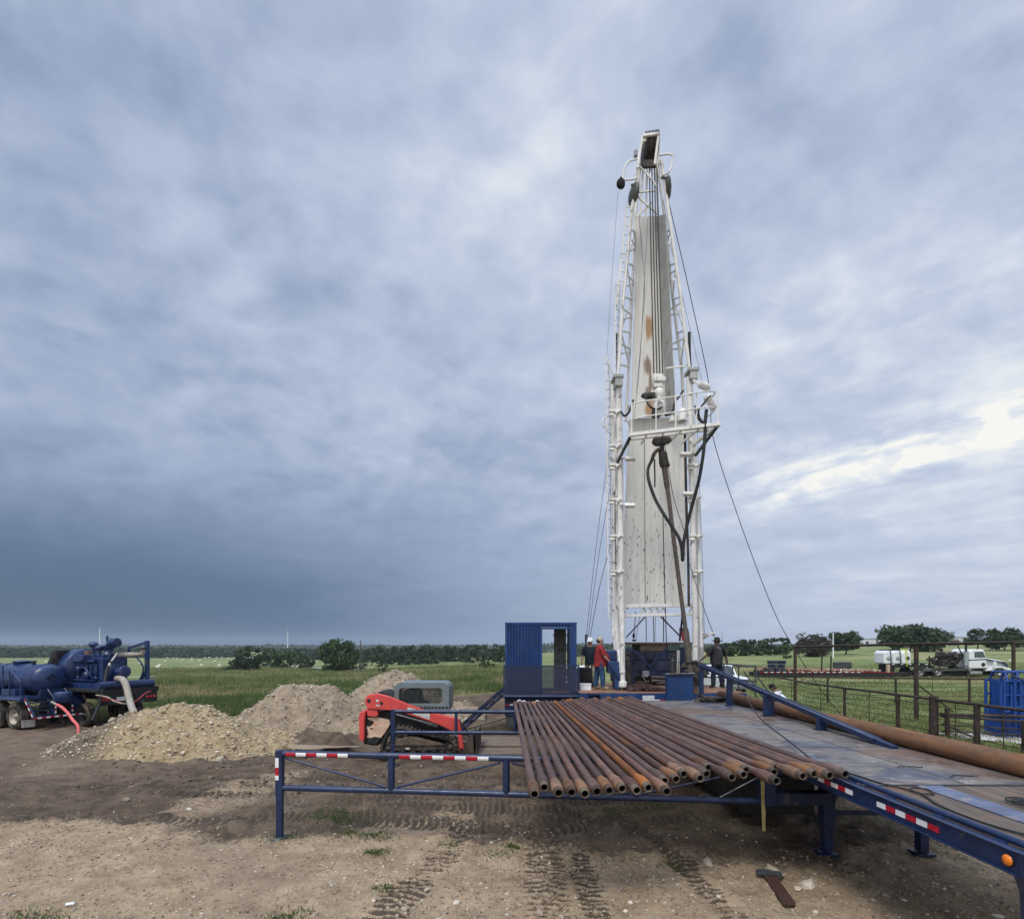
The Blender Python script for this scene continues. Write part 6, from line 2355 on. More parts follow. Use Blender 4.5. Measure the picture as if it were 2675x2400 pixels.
mb.tube([(W(1780, 0, 19.1).x, 19.15, FZ), W(1780, 1690, 19.1)], .09, 12)
mb.build('guide_tube', M['blue_dk'], ram)
# red handled lever frame right of the mast
mb = MB()
mb.bar(W(1775, 1674, 18.6), W(1783, 1600, 18.4), .05, .05)
mb.bar(W(1785, 1674, 18.6), W(1786, 1606, 18.4), .05, .05)
mb.box(W(1783, 1650, 18.5), (.2, .12, .28))
lf = mb.build('lever_frame', M['black'], rig)
mb = MB()
mb.box(W(1785, 1662, 18.4), (.12, .08, .30))
mb.build('lever_grip', M['red_tape'], lf, bevel=.02)
# plain blue box on the rear of the carrier
bx = thing('blue_steel_box', 'plain blue steel box with a worn rim at the rear of the rig', 'box', (W(1776, 0, 17.1).x, 17.1, 1.1))
mb = MB()
mb.bb(W(1744, 0, 17).x, W(1810, 0, 17).x, 17.0, 17.3, z_of(1829, 17), z_of(1761, 17))
mb.build('body', M['blue_box'], bx, bevel=.008)
mb = MB()
a, b_ = W(1738, 1760, 16.98), W(1814, 1758, 16.98)
mb.bar(a, b_, .10, .035)
mb.build('rim', M['steel'], bx, bevel=.006)
# tongs / dark iron stack right of the box
ti = thing('pipe_tongs', 'dark greasy stack of pipe tongs beside the kelly', 'tongs', W(1808, 1760, 17.6))
mb = MB()
mb.bb(W(1797, 0, 17.6).x, W(1822, 0, 17.6).x, 17.5, 17.9, FZ, z_of(1752, 17.6))
mb.build('stand', M['grime'], ti, bevel=.02)
mb = MB()
rt = random.Random(3)
for k in range(9):
    c = W(1796 + rt.uniform(0, 30), 1731 + k * 4.2, 17.6)
    mb.box(c, (rt.uniform(.25, .5), rt.uniform(.2, .4), rt.uniform(.06, .16)), (rt.uniform(-.2, .2), rt.uniform(-.25, .25), rt.uniform(-.6, .6)))
mb.tube(smooth_path([W(1782, 1742, 17.5), W(1788, 1733, 17.5), W(1800, 1729, 17.4), W(1818, 1728, 17.4), W(1834, 1740, 17.4)], 5), .04, 8)
mb._build('jaw', M['grime'], ti, None, .02)
# blue stand at the left of the mast foot
bs = thing('control_stand', 'blue upright control stand with slanted side left of the mast foot', 'stand', W(1610, 1800, 18.2))
mb = MB()
mb.prism([W(1607, 1799, 18.2), W(1622, 1799, 18.2), W(1617, 1727, 18.2), W(1588, 1727, 18.2), W(1589, 1758, 18.2), W(1603, 1760, 18.2)], (0, .5, 0))
mb.build('body', M['blue_box'], bs, bevel=.012)
mb = MB()
mb.bar(W(1590, 1733, 18.15), W(1616, 1771, 18.15), .05, .05)
mb.build('brace', M['blue'], bs)
mb = MB()
mb.bb(W(1583, 0, 19).x, W(1613, 0, 19).x, 19.0, 20.2, z_of(1728, 19), z_of(1697, 19))
mb.build('engine_cover', M['blue_tank'], bs, bevel=.08)
# chains heaped on the rig floor
rgc = random.Random(44)
ch = thing('chain_heap', 'heap of rusty chains and iron on the orange rig floor', 'chain', W(1680, 1795, 18.2))
mb = MB()
for k in range(330):
    px = rgc.gauss(1683, 24)
    if not 1630 < px < 1738:
        continue
    x = W(px, 0, 18.2).x
    y = 18.2 + rgc.uniform(-.5, .5)
    z = FZ + .03 + abs(rgc.gauss(0, .10)) * max(.15, 1 - abs(px - 1680) / 62)
    a = rgc.uniform(0, 6.28)
    d_ = Vector((math.cos(a), math.sin(a), rgc.uniform(-.6, .6))).normalized()
    n_ = d_.orthogonal()
    pts = [Vector((x, y, z)) + d_ * (.055 * math.cos(q)) + n_ * (.03 * math.sin(q)) for q in [i * math.pi / 4 for i in range(9)]]
    mb.tube(pts, .013, 5, caps=False)
o = mb.build('links', M['chain'], ch)
mb = MB()
mb.tube([W(1676, 1764, 18.4), W(1690, 1784, 17.9)], .03, 8)
mb.tube([W(1700, 1769, 18.8), W(1745, 1769, 18.8)], .05, 8)
mb.tube([W(1702, 1778, 18.7), W(1745, 1780, 18.7)], .06, 8)
mb.tube([W(1716, 1786, 18.5), W(1745, 1784, 18.5)], .05, 8)
mb.build('iron_bar', M['grime'], ch)
# low blue step platform in front of the man in red
sp_ = thing('step_platform', 'low dark blue steel platform under the man in the red shirt', 'platform', W(1600, 1815, 17.6))
mb = MB()
xa, xb = W(1530, 0, 17.8).x, W(1656, 0, 17.4).x
mb.bb(xa, xb, 17.0, 18.95, FZ - .05, FZ)
mb.build('tread', M['blue_dk'], sp_, bevel=.006)
mb = MB()
mb.bb(W(1566, 0, 17).x, xb, 16.93, 17.0, FZ - .30, FZ + .005)
mb.build('edge', M['blue_box'], sp_, bevel=.008)
mb = MB()
mb.tube([(xa + .1, 17.05, FZ - .06), (xa + .6, 17.05, .9)], .03, 8)
mb.tube([(xa + 1.1, 17.2, FZ - .06), (xa + 1.1, 17.2, .02)], .05, 8)
mb.tube([(xb - .15, 17.2, FZ - .3), (xb - .15, 17.2, .02)], .05, 8)
mb.tube([(xa + .15, 18.8, FZ - .06), (xa + .15, 18.8, .02)], .05, 8)
mb.build('support', M['blue_dk'], sp_)
mb = MB()
mb.bb(W(1514, 0, 18.4).x, W(1543, 0, 18.4).x, 18.3, 18.6, FZ + .0, FZ + .2)
mb.bb(W(1513, 0, 18.4).x, W(1544, 0, 18.4).x, 18.28, 18.62, FZ + .2, FZ + .225)
tag(mb.build('cooler_box', M['plastic_white'], org=W(1528, 1800, 18.4), bevel=.012), 'low white cooler box beside the man in red', 'cooler')
mb = MB()
mb.bb(W(1514, 0, 19.6).x, W(1546, 0, 19.6).x, 19.5, 20.4, FZ - .6, z_of(1744, 19.6))
tag(mb.build('tool_chest', M['black'], org=W(1530, 1800, 19.8), bevel=.02), 'black chest standing behind the white cooler box', 'chest')
# dark hose pile at the far end of the trailer deck
rgc = random.Random(46)
pts = []
for k in range(90):
    pts.append(Vector((5.62 + rgc.gauss(0, .24), 15.2 + rgc.gauss(0, .15), DZ + .03 + abs(rgc.gauss(0, .07)))))
rope('hose_pile', 'tangled dark hose heaped at the far end of the deck', pts, .019, M['grime'], 4, 'hose', 6)

# --- walkway with rails at the rig's right side
wk = thing('side_walkway', 'dark steel walkway with tube rails on the right side of the rig', 'walkway', (8.2, 18.6, FZ))
mb = MB()
mb.bb(6.55, 8.0, 17.45, 20.2, FZ - .33, FZ - .25)
mb.build('grating', M['dark_grey'], wk)
mb = MB()
for (x, y) in ((7.95, 17.5), (7.95, 18.8), (7.95, 20.1), (7.0, 20.1), (7.2, 17.5)):
    mb.tube([(x, y, FZ - .25), (x, y, FZ + .85)], .028, 8)
for hh in (.35, .85):
    mb.tube([(7.2, 17.5, FZ + hh), (7.95, 17.5, FZ + hh), (7.95, 20.1, FZ + hh), (7.0, 20.1, FZ + hh)], .026, 8)
mb.build('guard_rail', M['dark_grey'], wk)
mb = MB()
for k in range(7):
    z = FZ - .3 - k * .2
    mb.bb(7.98 + k * .13, 8.2 + k * .13, 17.6, 18.4, z - .03, z)
for y in (17.6, 18.4):
    mb.bar((7.95, y, FZ - .25), (8.95, y, .0), .05, .14)
    mb.bar((7.95, y, FZ + .65), (8.95, y, .9), .035, .035)
    mb.bar((8.9, y, .9), (8.9, y, .0), .035, .035)
mb.build('stairs', M['dark_grey'], wk)
mb = MB()
for (x, y) in ((6.9, 20.0), (7.85, 20.0), (7.85, 17.6)):
    mb.tube([(x, y, 0), (x, y, FZ - .3)], .06, 8)
mb.build('support', M['dark_grey'], wk)

# ---------------------------------------------------------------- blue cabin (dog house)
dh = thing('dog_house', 'blue corrugated steel cabin with an open doorway and mesh front rail', 'cabin', (1.0, 19.8, 0))
X0, X1, Y0, Y1 = W(1319, 0, 18.6).x, W(1506, 0, 18.6).x, 18.6, 21.1
ZB, ZT = 1.48, z_of(1625, 18.6)
dx0, dx1 = W(1416, 0, 18.6).x, W(1488, 0, 18.6).x
dzt = z_of(1643, 18.6)


def corrugated(mb, x0, x1, y, z0, z1, step=.105, depth=.05):
    n = max(1, int(round((x1 - x0) / step)))
    st = (x1 - x0) / n
    prof = []
    for i in range(n):
        a = x0 + i * st
        prof += [(a, y), (a + st * .30, y), (a + st * .5, y - depth), (a + st * .80, y - depth)]
    prof.append((x1, y))
    vs = [(px_, py_, z) for z in (z0, z1) for px_, py_ in prof]
    k = len(prof)
    mb.add(vs, [(i, i + 1, k + i + 1, k + i) for i in range(k - 1)])
    vs = [(px_, py_ + .03, z) for z in (z0, z1) for px_, py_ in prof]
    mb.add(vs, [(i, k + i, k + i + 1, i + 1) for i in range(k - 1)])


mb = MB()
corrugated(mb, X0 + .08, dx0 - .03, Y0 + .04, ZB, ZT - .06)
corrugated(mb, dx0 - .03, dx1 + .03, Y0 + .04, dzt + .07, ZT - .06)
mb.bb(dx1 + .03, X1 - .06, Y0 + .01, Y0 + .05, ZB, ZT - .06)
mb.build('front_wall', M['cabin_blue'], dh)
mb = MB()
mb.bb(X0, X0 + .08, Y0, Y1, ZB, ZB + .1)
mb.bb(X1 - .08, X1, Y0, Y1, ZB, ZB + .1)
mb.bb(X0, X0 + .08, Y0, Y0 + .08, ZB + .1, ZT - .08)
mb.bb(X1 - .08, X1, Y0, Y0 + .08, ZB + .1, ZT - .08)
mb.bb(X0, X0 + .08, Y1 - .08, Y1, ZB + .1, ZT - .08)
mb.bb(X1 - .08, X1, Y1 - .08, Y1, ZB + .1, ZT - .08)
mb.bb(X0 - .005, X1 + .005, Y0 - .01, Y1, ZT - .08, ZT)
mb.build('corner_frame', M['cabin_blue'], dh, bevel=.006)
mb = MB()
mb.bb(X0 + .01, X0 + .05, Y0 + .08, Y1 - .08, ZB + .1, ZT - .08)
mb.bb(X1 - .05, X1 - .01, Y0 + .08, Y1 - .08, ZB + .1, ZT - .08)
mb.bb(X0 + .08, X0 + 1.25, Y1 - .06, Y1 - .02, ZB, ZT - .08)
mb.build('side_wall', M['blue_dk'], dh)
mb = MB()
mb.bb(dx0 - .05, dx0, Y0 - .02, Y0 + .10, ZB, dzt + .06)
mb.bb(dx1, dx1 + .05, Y0 - .02, Y0 + .10, ZB, dzt + .06)
mb.bb(dx0, dx1, Y0 - .02, Y0 + .10, dzt, dzt + .06)
mb.build('door_frame', M['cabin_blue'], dh, bevel=.005)
mb = MB()
mb.bb(1.63, 2.1, Y1 - .30, Y1 - .25, ZB, ZT - .16)
mb.bb(1.66, 2.07, Y1 - .33, Y1 - .30, ZB + .25, ZB + 1.0)
mb.bb(1.66, 2.07, Y1 - .33, Y1 - .30, ZB + 1.12, ZB + 1.8)
mb.bb(1.60, 2.12, Y1 - .36, Y1 - .30, ZB + 1.03, ZB + 1.09)
mb.bb(1.60, 2.12, Y1 - .36, Y1 - .30, ZB + 2.02, ZB + 2.10)
mb.build('locker', surf('grey_locker', (.48, .48, .46), .6, 0, .15, 3, bump=.05), dh, bevel=.006)
mb = MB()
for q in (0, 1):
    mb.prism([(1.80 + q * .13, Y1 - .335, ZB + 1.45), (1.86 + q * .13, Y1 - .335, ZB + 1.45), (1.88 + q * .13, Y1 - .335, ZB + 1.54), (1.82 + q * .13, Y1 - .335, ZB + 1.50)], (0, -.006, 0))
mb.build('latch', M['black'], dh)
mb = MB()
mb.bb(X0 + .05, X1 - .05, Y0 + .06, Y1 - .06, ZB - .04, ZB)
mb.build('floor', M['wood'], dh)
# porch with mesh rail
PX0, PX1, PY = W(1316, 0, 18.0).x, W(1512, 0, 18.0).x, 18.0
mb = MB()
mb.bb(PX0, PX1, PY, Y0 - .03, ZB - .06, ZB - .02)
mb.build('porch', M['dark_grey'], dh)
zr = z_of(1739, 18.0)
mb = MB()
for a, b_ in (((PX0, PY, ZB), (PX0, PY, zr)), ((PX1, PY, ZB), (PX1, PY, zr)), ((PX0, PY, zr), (PX1, PY, zr)), ((PX0, PY, zr), (PX0, Y0, zr)), ((PX1, PY, zr), (PX1, Y0, zr)), (((PX0 + PX1) / 2, PY, ZB), ((PX0 + PX1) / 2, PY, zr))):
    mb.bar(a, b_, .045, .045)
rl = mb.build('porch_rail', M['blue'], dh, bevel=.004)
mb = MB()
mb.bb(PX0 + .03, PX1 - .03, PY - .004, PY + .004, ZB, zr - .03)
mb.build('mesh_screen', M['screen_navy'], rl)
mb = MB()
mb.tube([(PX0 - .02, PY - .03, ZB - .06), (PX1 + .04, PY - .03, ZB - .06)], .055, 12)
mb.build('front_beam', M['blue'], dh)
# skid below
mb = MB()
mb.bb(PX0 + .02, PX1 - .12, PY + .15, Y1, .75, ZB - .075)
mb.build('skid', M['blue_dk'], dh, bevel=.01)
mb = MB()
xx = PX0 + .04
for w_, mt in ((.14, 1), (.15, 0), (.7, 2), (.16, 1)):
    if mt < 2:
        mb.bb(xx, xx + w_, PY + .14, PY + .147, ZB - .38, ZB - .32, mat=mt)
    xx += w_ + .01
mb.build('reflective_tape', [M['white_tape'], M['red_tape']], dh)
mb = MB()
mb.bb(PX0 + .06, PX0 + .42, PY + .2, PY + .24, .35, .75)
mb.build('mud_flap', M['dark_grey'], dh)
for yy in (19.0, 20.3):
    for x, ax in ((.25, -1), (1.9, 1)):
        e = bpy.data.objects.new('wheel', None)
        COL.objects.link(e)
        e.parent = dh
        ORG[e.name] = ORG[dh.name]
        wheel(e, (x, yy, .45), (ax, 0, 0), .45, .24)
# stairs to the left
st = thing('cabin_stairs', 'dark blue open stairs leaning from the cabin porch to the mud', 'stairs', (-1.4, 18.4, 0))
mb = MB()
ta, tb_ = W(1316, 1800, 18.2), Vector((-2.0, 18.4, .12))
for off in (0, .7):
    mb.bar(ta + Vector((0, off, 0)), tb_ + Vector((0, off, 0)), .05, .10)
    mb.bar(ta + Vector((0, off, -.19)), tb_ + Vector((.19, off, 0)), .04, .06)
mb.build('stringer', M['blue_dk'], st)
mb = MB()
for k in range(7):
    p = ta.lerp(tb_, (k + .5) / 7)
    mb.bb(p.x - .10, p.x + .10, p.y, p.y + .7, p.z - .10, p.z - .07)
mb.build('tread', M['dark_grey'], st)
rope('ground_cable', 'thin black cable sagging from the cabin skid to the loader', [W(1345, 1867, 17.8), W(1300, 1882, 17.2), W(1260, 1893, 16.9), W(1225, 1902, 16.8), W(1205, 1912, 16.7)], .015, M['cable'])
# timber mats in the mud right of the loader
for i, (px0, px1, py0, py1, lab) in enumerate(((1246, 1362, 1922, 1946, 'upper weathered timber plank on the mud behind the rack'), (1246, 1366, 1952, 1968, 'lower weathered timber plank nearest the front rack arm'), (1250, 1350, 1906, 1917, 'farthest weathered timber plank under the rear rack arm'))):
    a, b_, c_, d_ = G(px0, py1, .1), G(px1, py1, .1), G(px1, py0, .1), G(px0, py0, .1)
    mb = MB()
    mb.prism([a, b_, c_, d_], (0, 0, -.14))
    tag(mb.build('timber_plank', M['wood'], org=(a + c_) / 2, bevel=.012), lab, 'plank', 'timber planks laid on the mud')
M['rim_tan'] = surf('dusty_rim', (.42, .38, .31), .6, .2, .2, 4, dirt=(.2, .15, .1), damt=.4, bump=.1)
# ---------------------------------------------------------------- compact track loader
sk = thing('track_loader', 'red and black compact track loader with grey cab parked by the rubble mounds', 'track loader', (-2.75, 15.6, 0))


def S(zx, zy, d=15.1):
    return W(900 + zx / 5.0725, 1740 + zy / 5.0725, d)


def poly_part(name, pts, d0, d1, mat, bevel=.012, parent=sk):
    P_ = [S(x, y, d0) for x, y in pts]
    mb = MB()
    mb.prism(P_, (0, d1 - d0, 0))
    return mb.build(name, mat, parent, bevel=bevel)


def ring_plate(mb, outer, inner, vec):
    vec = Vector(vec)
    n = len(outer)
    vs = list(outer) + list(inner) + [p + vec for p in outer] + [p + vec for p in inner]
    fs = []
    for i in range(n):
        j = (i + 1) % n
        fs += [(i, j, n + j, n + i), (2 * n + i, 3 * n + i, 3 * n + j, 2 * n + j), (i, 2 * n + i, 2 * n + j, j), (n + i, n + j, 3 * n + j, 3 * n + i)]
    mb.add(vs, fs)


def rrect(x0, y0, x1, y1, r, k=5):
    out = []
    for (cx, cy, a0) in ((x1 - r, y1 - r, 0), (x0 + r, y1 - r, 90), (x0 + r, y0 + r, 180), (x1 - r, y0 + r, 270)):
        for i in range(k + 1):
            a = R(a0 + 90 * i / k)
            out.append((cx + r * math.cos(a), cy + r * math.sin(a)))
    return out


ARM = [(262, 452), (285, 402), (330, 372), (430, 362), (530, 385), (640, 420), (735, 462), (830, 500), (960, 548), (1080, 592), (1180, 622), (1320, 652), (1460, 682), (1512, 702), (1528, 760), (1545, 860), (1530, 875),
       (1490, 862), (1390, 842), (1310, 802), (1240, 770), (1100, 722), (1000, 690), (780, 622), (690, 590), (560, 580), (420, 572), (300, 562), (278, 510)]
for d0, lab in ((14.98, 0), (16.45, 1)):
    poly_part('loader_arm', ARM, d0, d0 + .16, M['red'], .02)
poly_part('arm_pivot', [(285, 560), (430, 572), (440, 650), (400, 668), (300, 660)], 15.02, 15.24, M['red'], .015)
poly_part('arm_knuckle', [(1490, 850), (1535, 870), (1560, 960), (1580, 1090), (1560, 1130), (1515, 1125), (1505, 1000)], 15.0, 15.18, M['red'], .02)
poly_part('arm_knuckle', [(1490, 850), (1535, 870), (1560, 960), (1580, 1090), (1560, 1130), (1515, 1125), (1505, 1000)], 16.4, 16.6, M['red'], .02)
mb = MB()
for (x, y, r) in ((318, 455, .052), (487, 487, .042), (1545, 1100, .045)):
    c = S(x, y, 14.975)
    mb.lathe(c, (0, -1, 0), [(r, -.02), (r, .012), (r * .6, .016), (0, .016)], 16)
mb.build('pivot_pin', M['black'], sk)
mb = MB()
mb.prism([S(415, 440, 14.975), S(450, 440, 14.975), S(450, 460, 14.975), S(432, 475, 14.975), S(415, 460, 14.975)], (0, -.004, 0))
mb.prism([S(412, 505, 14.975), S(466, 508, 14.975), S(464, 530, 14.975), S(412, 526, 14.975)], (0, -.004, 0))
mb.prism([S(838, 536, 14.975), S(905, 556, 14.975), S(1110, 622, 14.975), S(1128, 636, 14.975), S(1126, 704, 14.975), S(1090, 692, 14.975), S(935, 640, 14.975), S(818, 596, 14.975)], (0, -.005, 0))
mb.build('decal', M['sticker'], sk)
poly_part('tail_guard', [(185, 630), (225, 592), (285, 580), (262, 700), (255, 990), (190, 985)], 15.0, 16.6, M['red'], .03)
poly_part('engine_bay', [(270, 655), (420, 600), (610, 560), (760, 620), (1240, 775), (1400, 860), (1380, 900), (640, 810), (560, 930), (430, 1055), (250, 1030), (240, 960)], 15.22, 16.4, M['black'], .03)
poly_part('side_door', [(275, 660), (600, 690), (612, 770), (480, 960), (420, 1040), (262, 1015)], 15.12, 15.24, M['black'], .02)
mb = MB()
# scraped tan panel with its ragged edge
mb.prism([S(x, y, 15.115) for x, y in ((295, 680), (420, 672), (590, 706), (602, 760), (545, 860), (480, 945), (400, 930), (340, 946), (296, 938), (302, 912), (318, 905), (300, 890), (318, 876), (298, 855), (308, 838), (290, 815), (300, 792), (330, 800), (362, 780), (386, 752), (384, 724), (350, 716), (318, 700))], (0, -.008, 0))
mb.build('scraped_panel', M['torn'], sk)
mb = MB()
mb.prism([S(x, y, 15.105) for x, y in ((330, 815), (362, 812), (382, 826), (350, 838))], (0, -.004, 0))
mb.build('scraped_mark', M['black'], sk)
mb = MB()
mb.prism([S(x, y, 15.3) for x, y in ((415, 365), (440, 338), (500, 334), (560, 356), (650, 408), (660, 470), (420, 470))], (0, 1.05, 0))
mb.build('engine_hood', M['black'], sk, bevel=.04)
# lift cylinder
mb = MB()
mb.tube([S(425, 600, 15.2), S(465, 690, 15.2)], .04, 10)
mb.tube([S(680, 630, 15.06), S(1230, 800, 15.06)], .045, 10)
mb.build('lift_ram', M['dark_grey'], sk)
mb = MB()
mb.tube([S(690, 640, 15.02), S(1240, 778, 15.02)], .012, 8)
mb.build('hydraulic_line', M['steel'], sk)
# cab
co = rrect(655, 212, 1385, 640, 95)
ci = rrect(720, 290, 1290, 492, 45)
mb = MB()
for d0 in (15.34, 16.42):
    ring_plate(mb, [S(x, y, d0) for x, y in co], [S(x, y, d0) for x, y in ci], (0, .05, 0))
sh = [S(x, y, 15.39) for x, y in co]
si = [S(x + (12 if x < 1020 else -12), y + (12 if y < 420 else -12), 15.39) for x, y in co]
ring_plate(mb, sh, si, (0, 1.03, 0))
cab = mb.build('cab', M['cab_grey'], sk, bevel=.012)
mb = MB()
for i in range(23):
    x = 722 + i * 25.8
    mb.bar(S(x, 292, 15.37), S(x, 490, 15.37), .012, .012)
for i in range(9):
    y = 298 + i * 24
    mb.bar(S(722, y, 15.365), S(1288, y, 15.365), .012, .012)
mb.build('window_grille', M['black'], cab)
mb = MB()
for i in range(22):
    x = 722 + i * 26.8
    mb.bar(S(x, 292, 16.44), S(x, 490, 16.44), .012, .012)
for i in range(9):
    y = 298 + i * 24
    mb.bar(S(722, y, 16.445), S(1288, y, 16.445), .012, .012)
mb.build('window_grille', M['black'], cab)
mb = MB()
mb.prism([S(x, y, 15.5) for x, y in ((760, 600), (760, 330), (840, 300), (960, 320), (1000, 480), (1080, 500), (1080, 600))], (0, .8, 0))
gl, gnt, gb_ = nodes_of('teal_cab_glass')
gb_.inputs['Base Color'].default_value = (.10, .17, .16, 1)
gb_.inputs['Roughness'].default_value = .1
gb_.inputs['Alpha'].default_value = .28
mg = MB()
mg.prism([S(722, 292, 15.39), S(1288, 292, 15.39), S(1288, 490, 15.39), S(722, 490, 15.39)], (0, .006, 0))
mg.build('cab_glass', gl, cab)
mb.build('seat', surf('green_grey_seat', (.10, .155, .14), .7, 0, .2, 4, bump=.1), cab, bevel=.05)
mb = MB()
for i in range(8):
    x = 1000 + i * 48
    mb.prism([S(x, 532, 15.335), S(x + 34, 535, 15.335), S(x + 34, 560, 15.335), S(x, 558, 15.335)], (0, -.004, 0))
mb.build('vent_slots', M['black'], cab)
mb = MB()
mb.box(S(668, 262, 15.5), (.10, .12, .10))
mb.box(S(1350, 250, 15.5), (.10, .12, .10))
mb.build('work_light', M['steel'], cab, bevel=.015)
# tracks
TR = [(486, 1130), (484, 1060), (520, 960), (590, 862), (660, 815), (760, 800), (880, 835), (1000, 872), (1150, 905), (1300, 935), (1420, 978), (1470, 1030), (1486, 1090), (1462, 1140), (1400, 1166), (1280, 1172), (1000, 1172), (700, 1172), (560, 1168)]
for d0 in (14.92, 16.30):
    P0 = [S(x, y, d0) for x, y in TR]
    loop = smooth_path(P0 + [P0[0]], 5)[:-1]
    c_ = sum(loop, Vector()) / len(loop)
    n = len(loop)
    inn = []
    for i, p in enumerate(loop):
        tg = (loop[(i + 1) % n] - loop[i - 1]).normalized()
        nn = Vector((tg.z, 0, -tg.x))
        if nn.dot(p - c_) > 0:
            nn = -nn
        inn.append(p + nn * .05)
    mb = MB()
    ring_plate(mb, loop, inn, (0, .38, 0))
    # lugs
    acc, step = 0, .115
    for i in range(n):
        a, b_ = loop[i], loop[(i + 1) % n]
        L = (b_ - a).length
        while acc < L:
            p = a.lerp(b_, acc / L)
            tg = (b_ - a).normalized()
            nn = Vector((tg.z, 0, -tg.x))
            if nn.dot(p - c_) < 0:
                nn = -nn
            mb.box(p + nn * .018 + Vector((0, .19, 0)), (.06, .38, .045), Matrix((tg, Vector((0, 1, 0)), nn)).transposed())
            acc += step
        acc -= L
    tk = mb.build('rubber_track', M['tyre'], sk)
    mb = MB()
    for (x, y, r) in ((742, 905, .20), (1400, 1078, .17), (572, 1092, .15), (760, 1130, .08), (900, 1132, .08), (1040, 1132, .08), (1180, 1132, .08), (1290, 1132, .08)):
        c = S(x, y, d0 + .04)
        mb.lathe(c, (0, 1, 0), [(0, -.02), (r * .35, -.02), (r * .4, .02), (r * .8, .03), (r * .85, 0), (r, 0), (r, .30), (0, .30)], 20)
    mb.build('track_roller', M['grime'], tk)
    mb = MB()
    mb.prism([S(x, y, d0 + .06) for x, y in ((560, 1050), (1080, 1050), (1300, 1030), (1330, 1100), (1080, 1120), (560, 1120))], (0, .26, 0))
    mb.build('track_frame', M['grime'], tk, bevel=.02)
    mb = MB()
    mb.prism([S(x, y, d0 + .03) for x, y in ((600, 1050), (700, 960), (850, 930), (1000, 950), (1200, 1000), (1330, 1040), (1080, 1056))], (0, .28, 0))
    mb.build('mud_cake', M['mud'], tk, bevel=.02)
mb = MB()
mb.prism([S(805, 1075, 14.975), S(858, 1075, 14.975), S(858, 1098, 14.975), S(805, 1098, 14.975)], (0, -.004, 0))
mb.build('decal', M['sticker'], sk)
poly_part('chassis', [(600, 900), (1320, 940), (1380, 1080), (600, 1100)], 15.35, 16.3, M['black'], .02)
# coupler plate and bucket edge
poly_part('coupler', [(1640, 915), (1690, 905), (1705, 930), (1712, 1160), (1660, 1165), (1640, 1100)], 15.15, 16.5, M['grime'], .015)
poly_part('bucket_edge', [(1738, 905), (1752, 905), (1756, 1172), (1738, 1172)], 14.85, 16.8, M['grime'], .01)
mb = MB()
mb.tube([S(1450, 905, 15.4), S(1600, 1010, 15.4)], .045, 10)
mb.tube([S(1450, 905, 16.1), S(1600, 1010, 16.1)], .045, 10)
mb.build('tilt_ram', M['steel'], sk)
MB().tube(smooth_path([S(1520, 700, 15.3), S(1560, 780, 15.2), S(1620, 850, 15.2), S(1640, 930, 15.3)], 5), .02, 8).build('hydraulic_line', M['hose_black'], sk)

# ---------------------------------------------------------------- vacuum tank trailer (left edge)
HD = R(157)
zA = gz(-19, 22)
ta = thing('tank_trailer', 'navy blue vacuum tank trailer with rear steps at the left edge', 'tank trailer', (-18.65, 22.2, zA), HD, local=True)
mb = MB()
tr_, tz = .62, 2.02
mb.lathe((.62, 0, tz), (1, 0, 0), [(0, 0), (.25, .03), (.45, .10), (.57, .20), (tr_, .34), (tr_, 6.6), (.5, 6.85), (0, 6.95)], 36)
tank = mb.build('tank', M['blue_tank'], ta, org=(0, 0, 0))
mb = MB()
for x in (.98, 2.3, 3.6, 4.9):
    mb.lathe((x, 0, tz), (1, 0, 0), [(tr_ - .01, 0), (tr_ + .03, 0), (tr_ + .03, .05), (tr_ - .01, .05)], 36)
mb.build('tank_band', M['blue_tank'], tank, org=(0, 0, 0))
mb = MB()
mb.lathe((2.9, 0, tz + tr_ - .05), (0, 0, 1), [(.30, 0), (.30, .12), (.34, .12), (.34, .16), (.2, .2), (0, .21)], 20)
mb.lathe((1.8, .1, tz + tr_ - .05), (0, 0, 1), [(.07, 0), (.07, .16), (.10, .16), (.10, .2), (0, .2)], 12)
mb.tube(smooth_path([(.95, .42, tz + .36), (.8, .2, tz + .46), (.78, -.1, tz + .48)], 4), .03, 8)
mb.build('manway', M['blue_tank'], tank, org=(0, 0, 0))
mb = MB()
c = Vector((.655, .02, tz + .05))
mb.prism([c + Vector((0, .22, 0)), c + Vector((0, 0, .22)), c + Vector((0, -.22, 0)), c + Vector((0, 0, -.22))], (-.03, 0, 0))
mb.build('placard_holder', M['blue_dk'], tank, org=(0, 0, 0))
mb = MB()
mb.lathe((.10, -.1, tz - .5), (0, 0, -1), [(0, 0), (.30, .01), (.33, .06), (.33, .40), (.2, .5), (0, .52)], 20)
mb.build('scrubber_pot', M['blue_tank'], ta, org=(0, 0, 0))
mb = MB()
for y in (-.55, .55):
    mb.bar((.5, y, 1.25), (7, y, 1.25), .10, .24)
for x in (.55, 2, 3.5, 5):
    mb.bar((x, -.6, 1.25), (x, .6, 1.25), .08, .18)
    mb.prism([(x, -.55, 1.36), (x, .55, 1.36), (x, .45, 1.62), (x, -.45, 1.62)], (.06, 0, 0))
mb.build('frame', M['blue'], ta, org=(0, 0, 0))
mb = MB()
mb.tube([(.75, .98, 1.23), (7, .98, 1.23)], .085, 12)
mb.bb(.7, 7, .55, 1.0, 1.30, 1.36)
mb.build('fender_rail', M['blue_tank'], ta, org=(0, 0, 0), bevel=.01)
mb = MB()
mb.bb(1.5, 2.5, .55, .9, 1.36, 1.62)
mb.bb(3.0, 3.8, .55, .9, 1.36, 1.7)
mb.build('tool_box', M['blue_tank'], ta, org=(0, 0, 0), bevel=.02)
mb = MB()
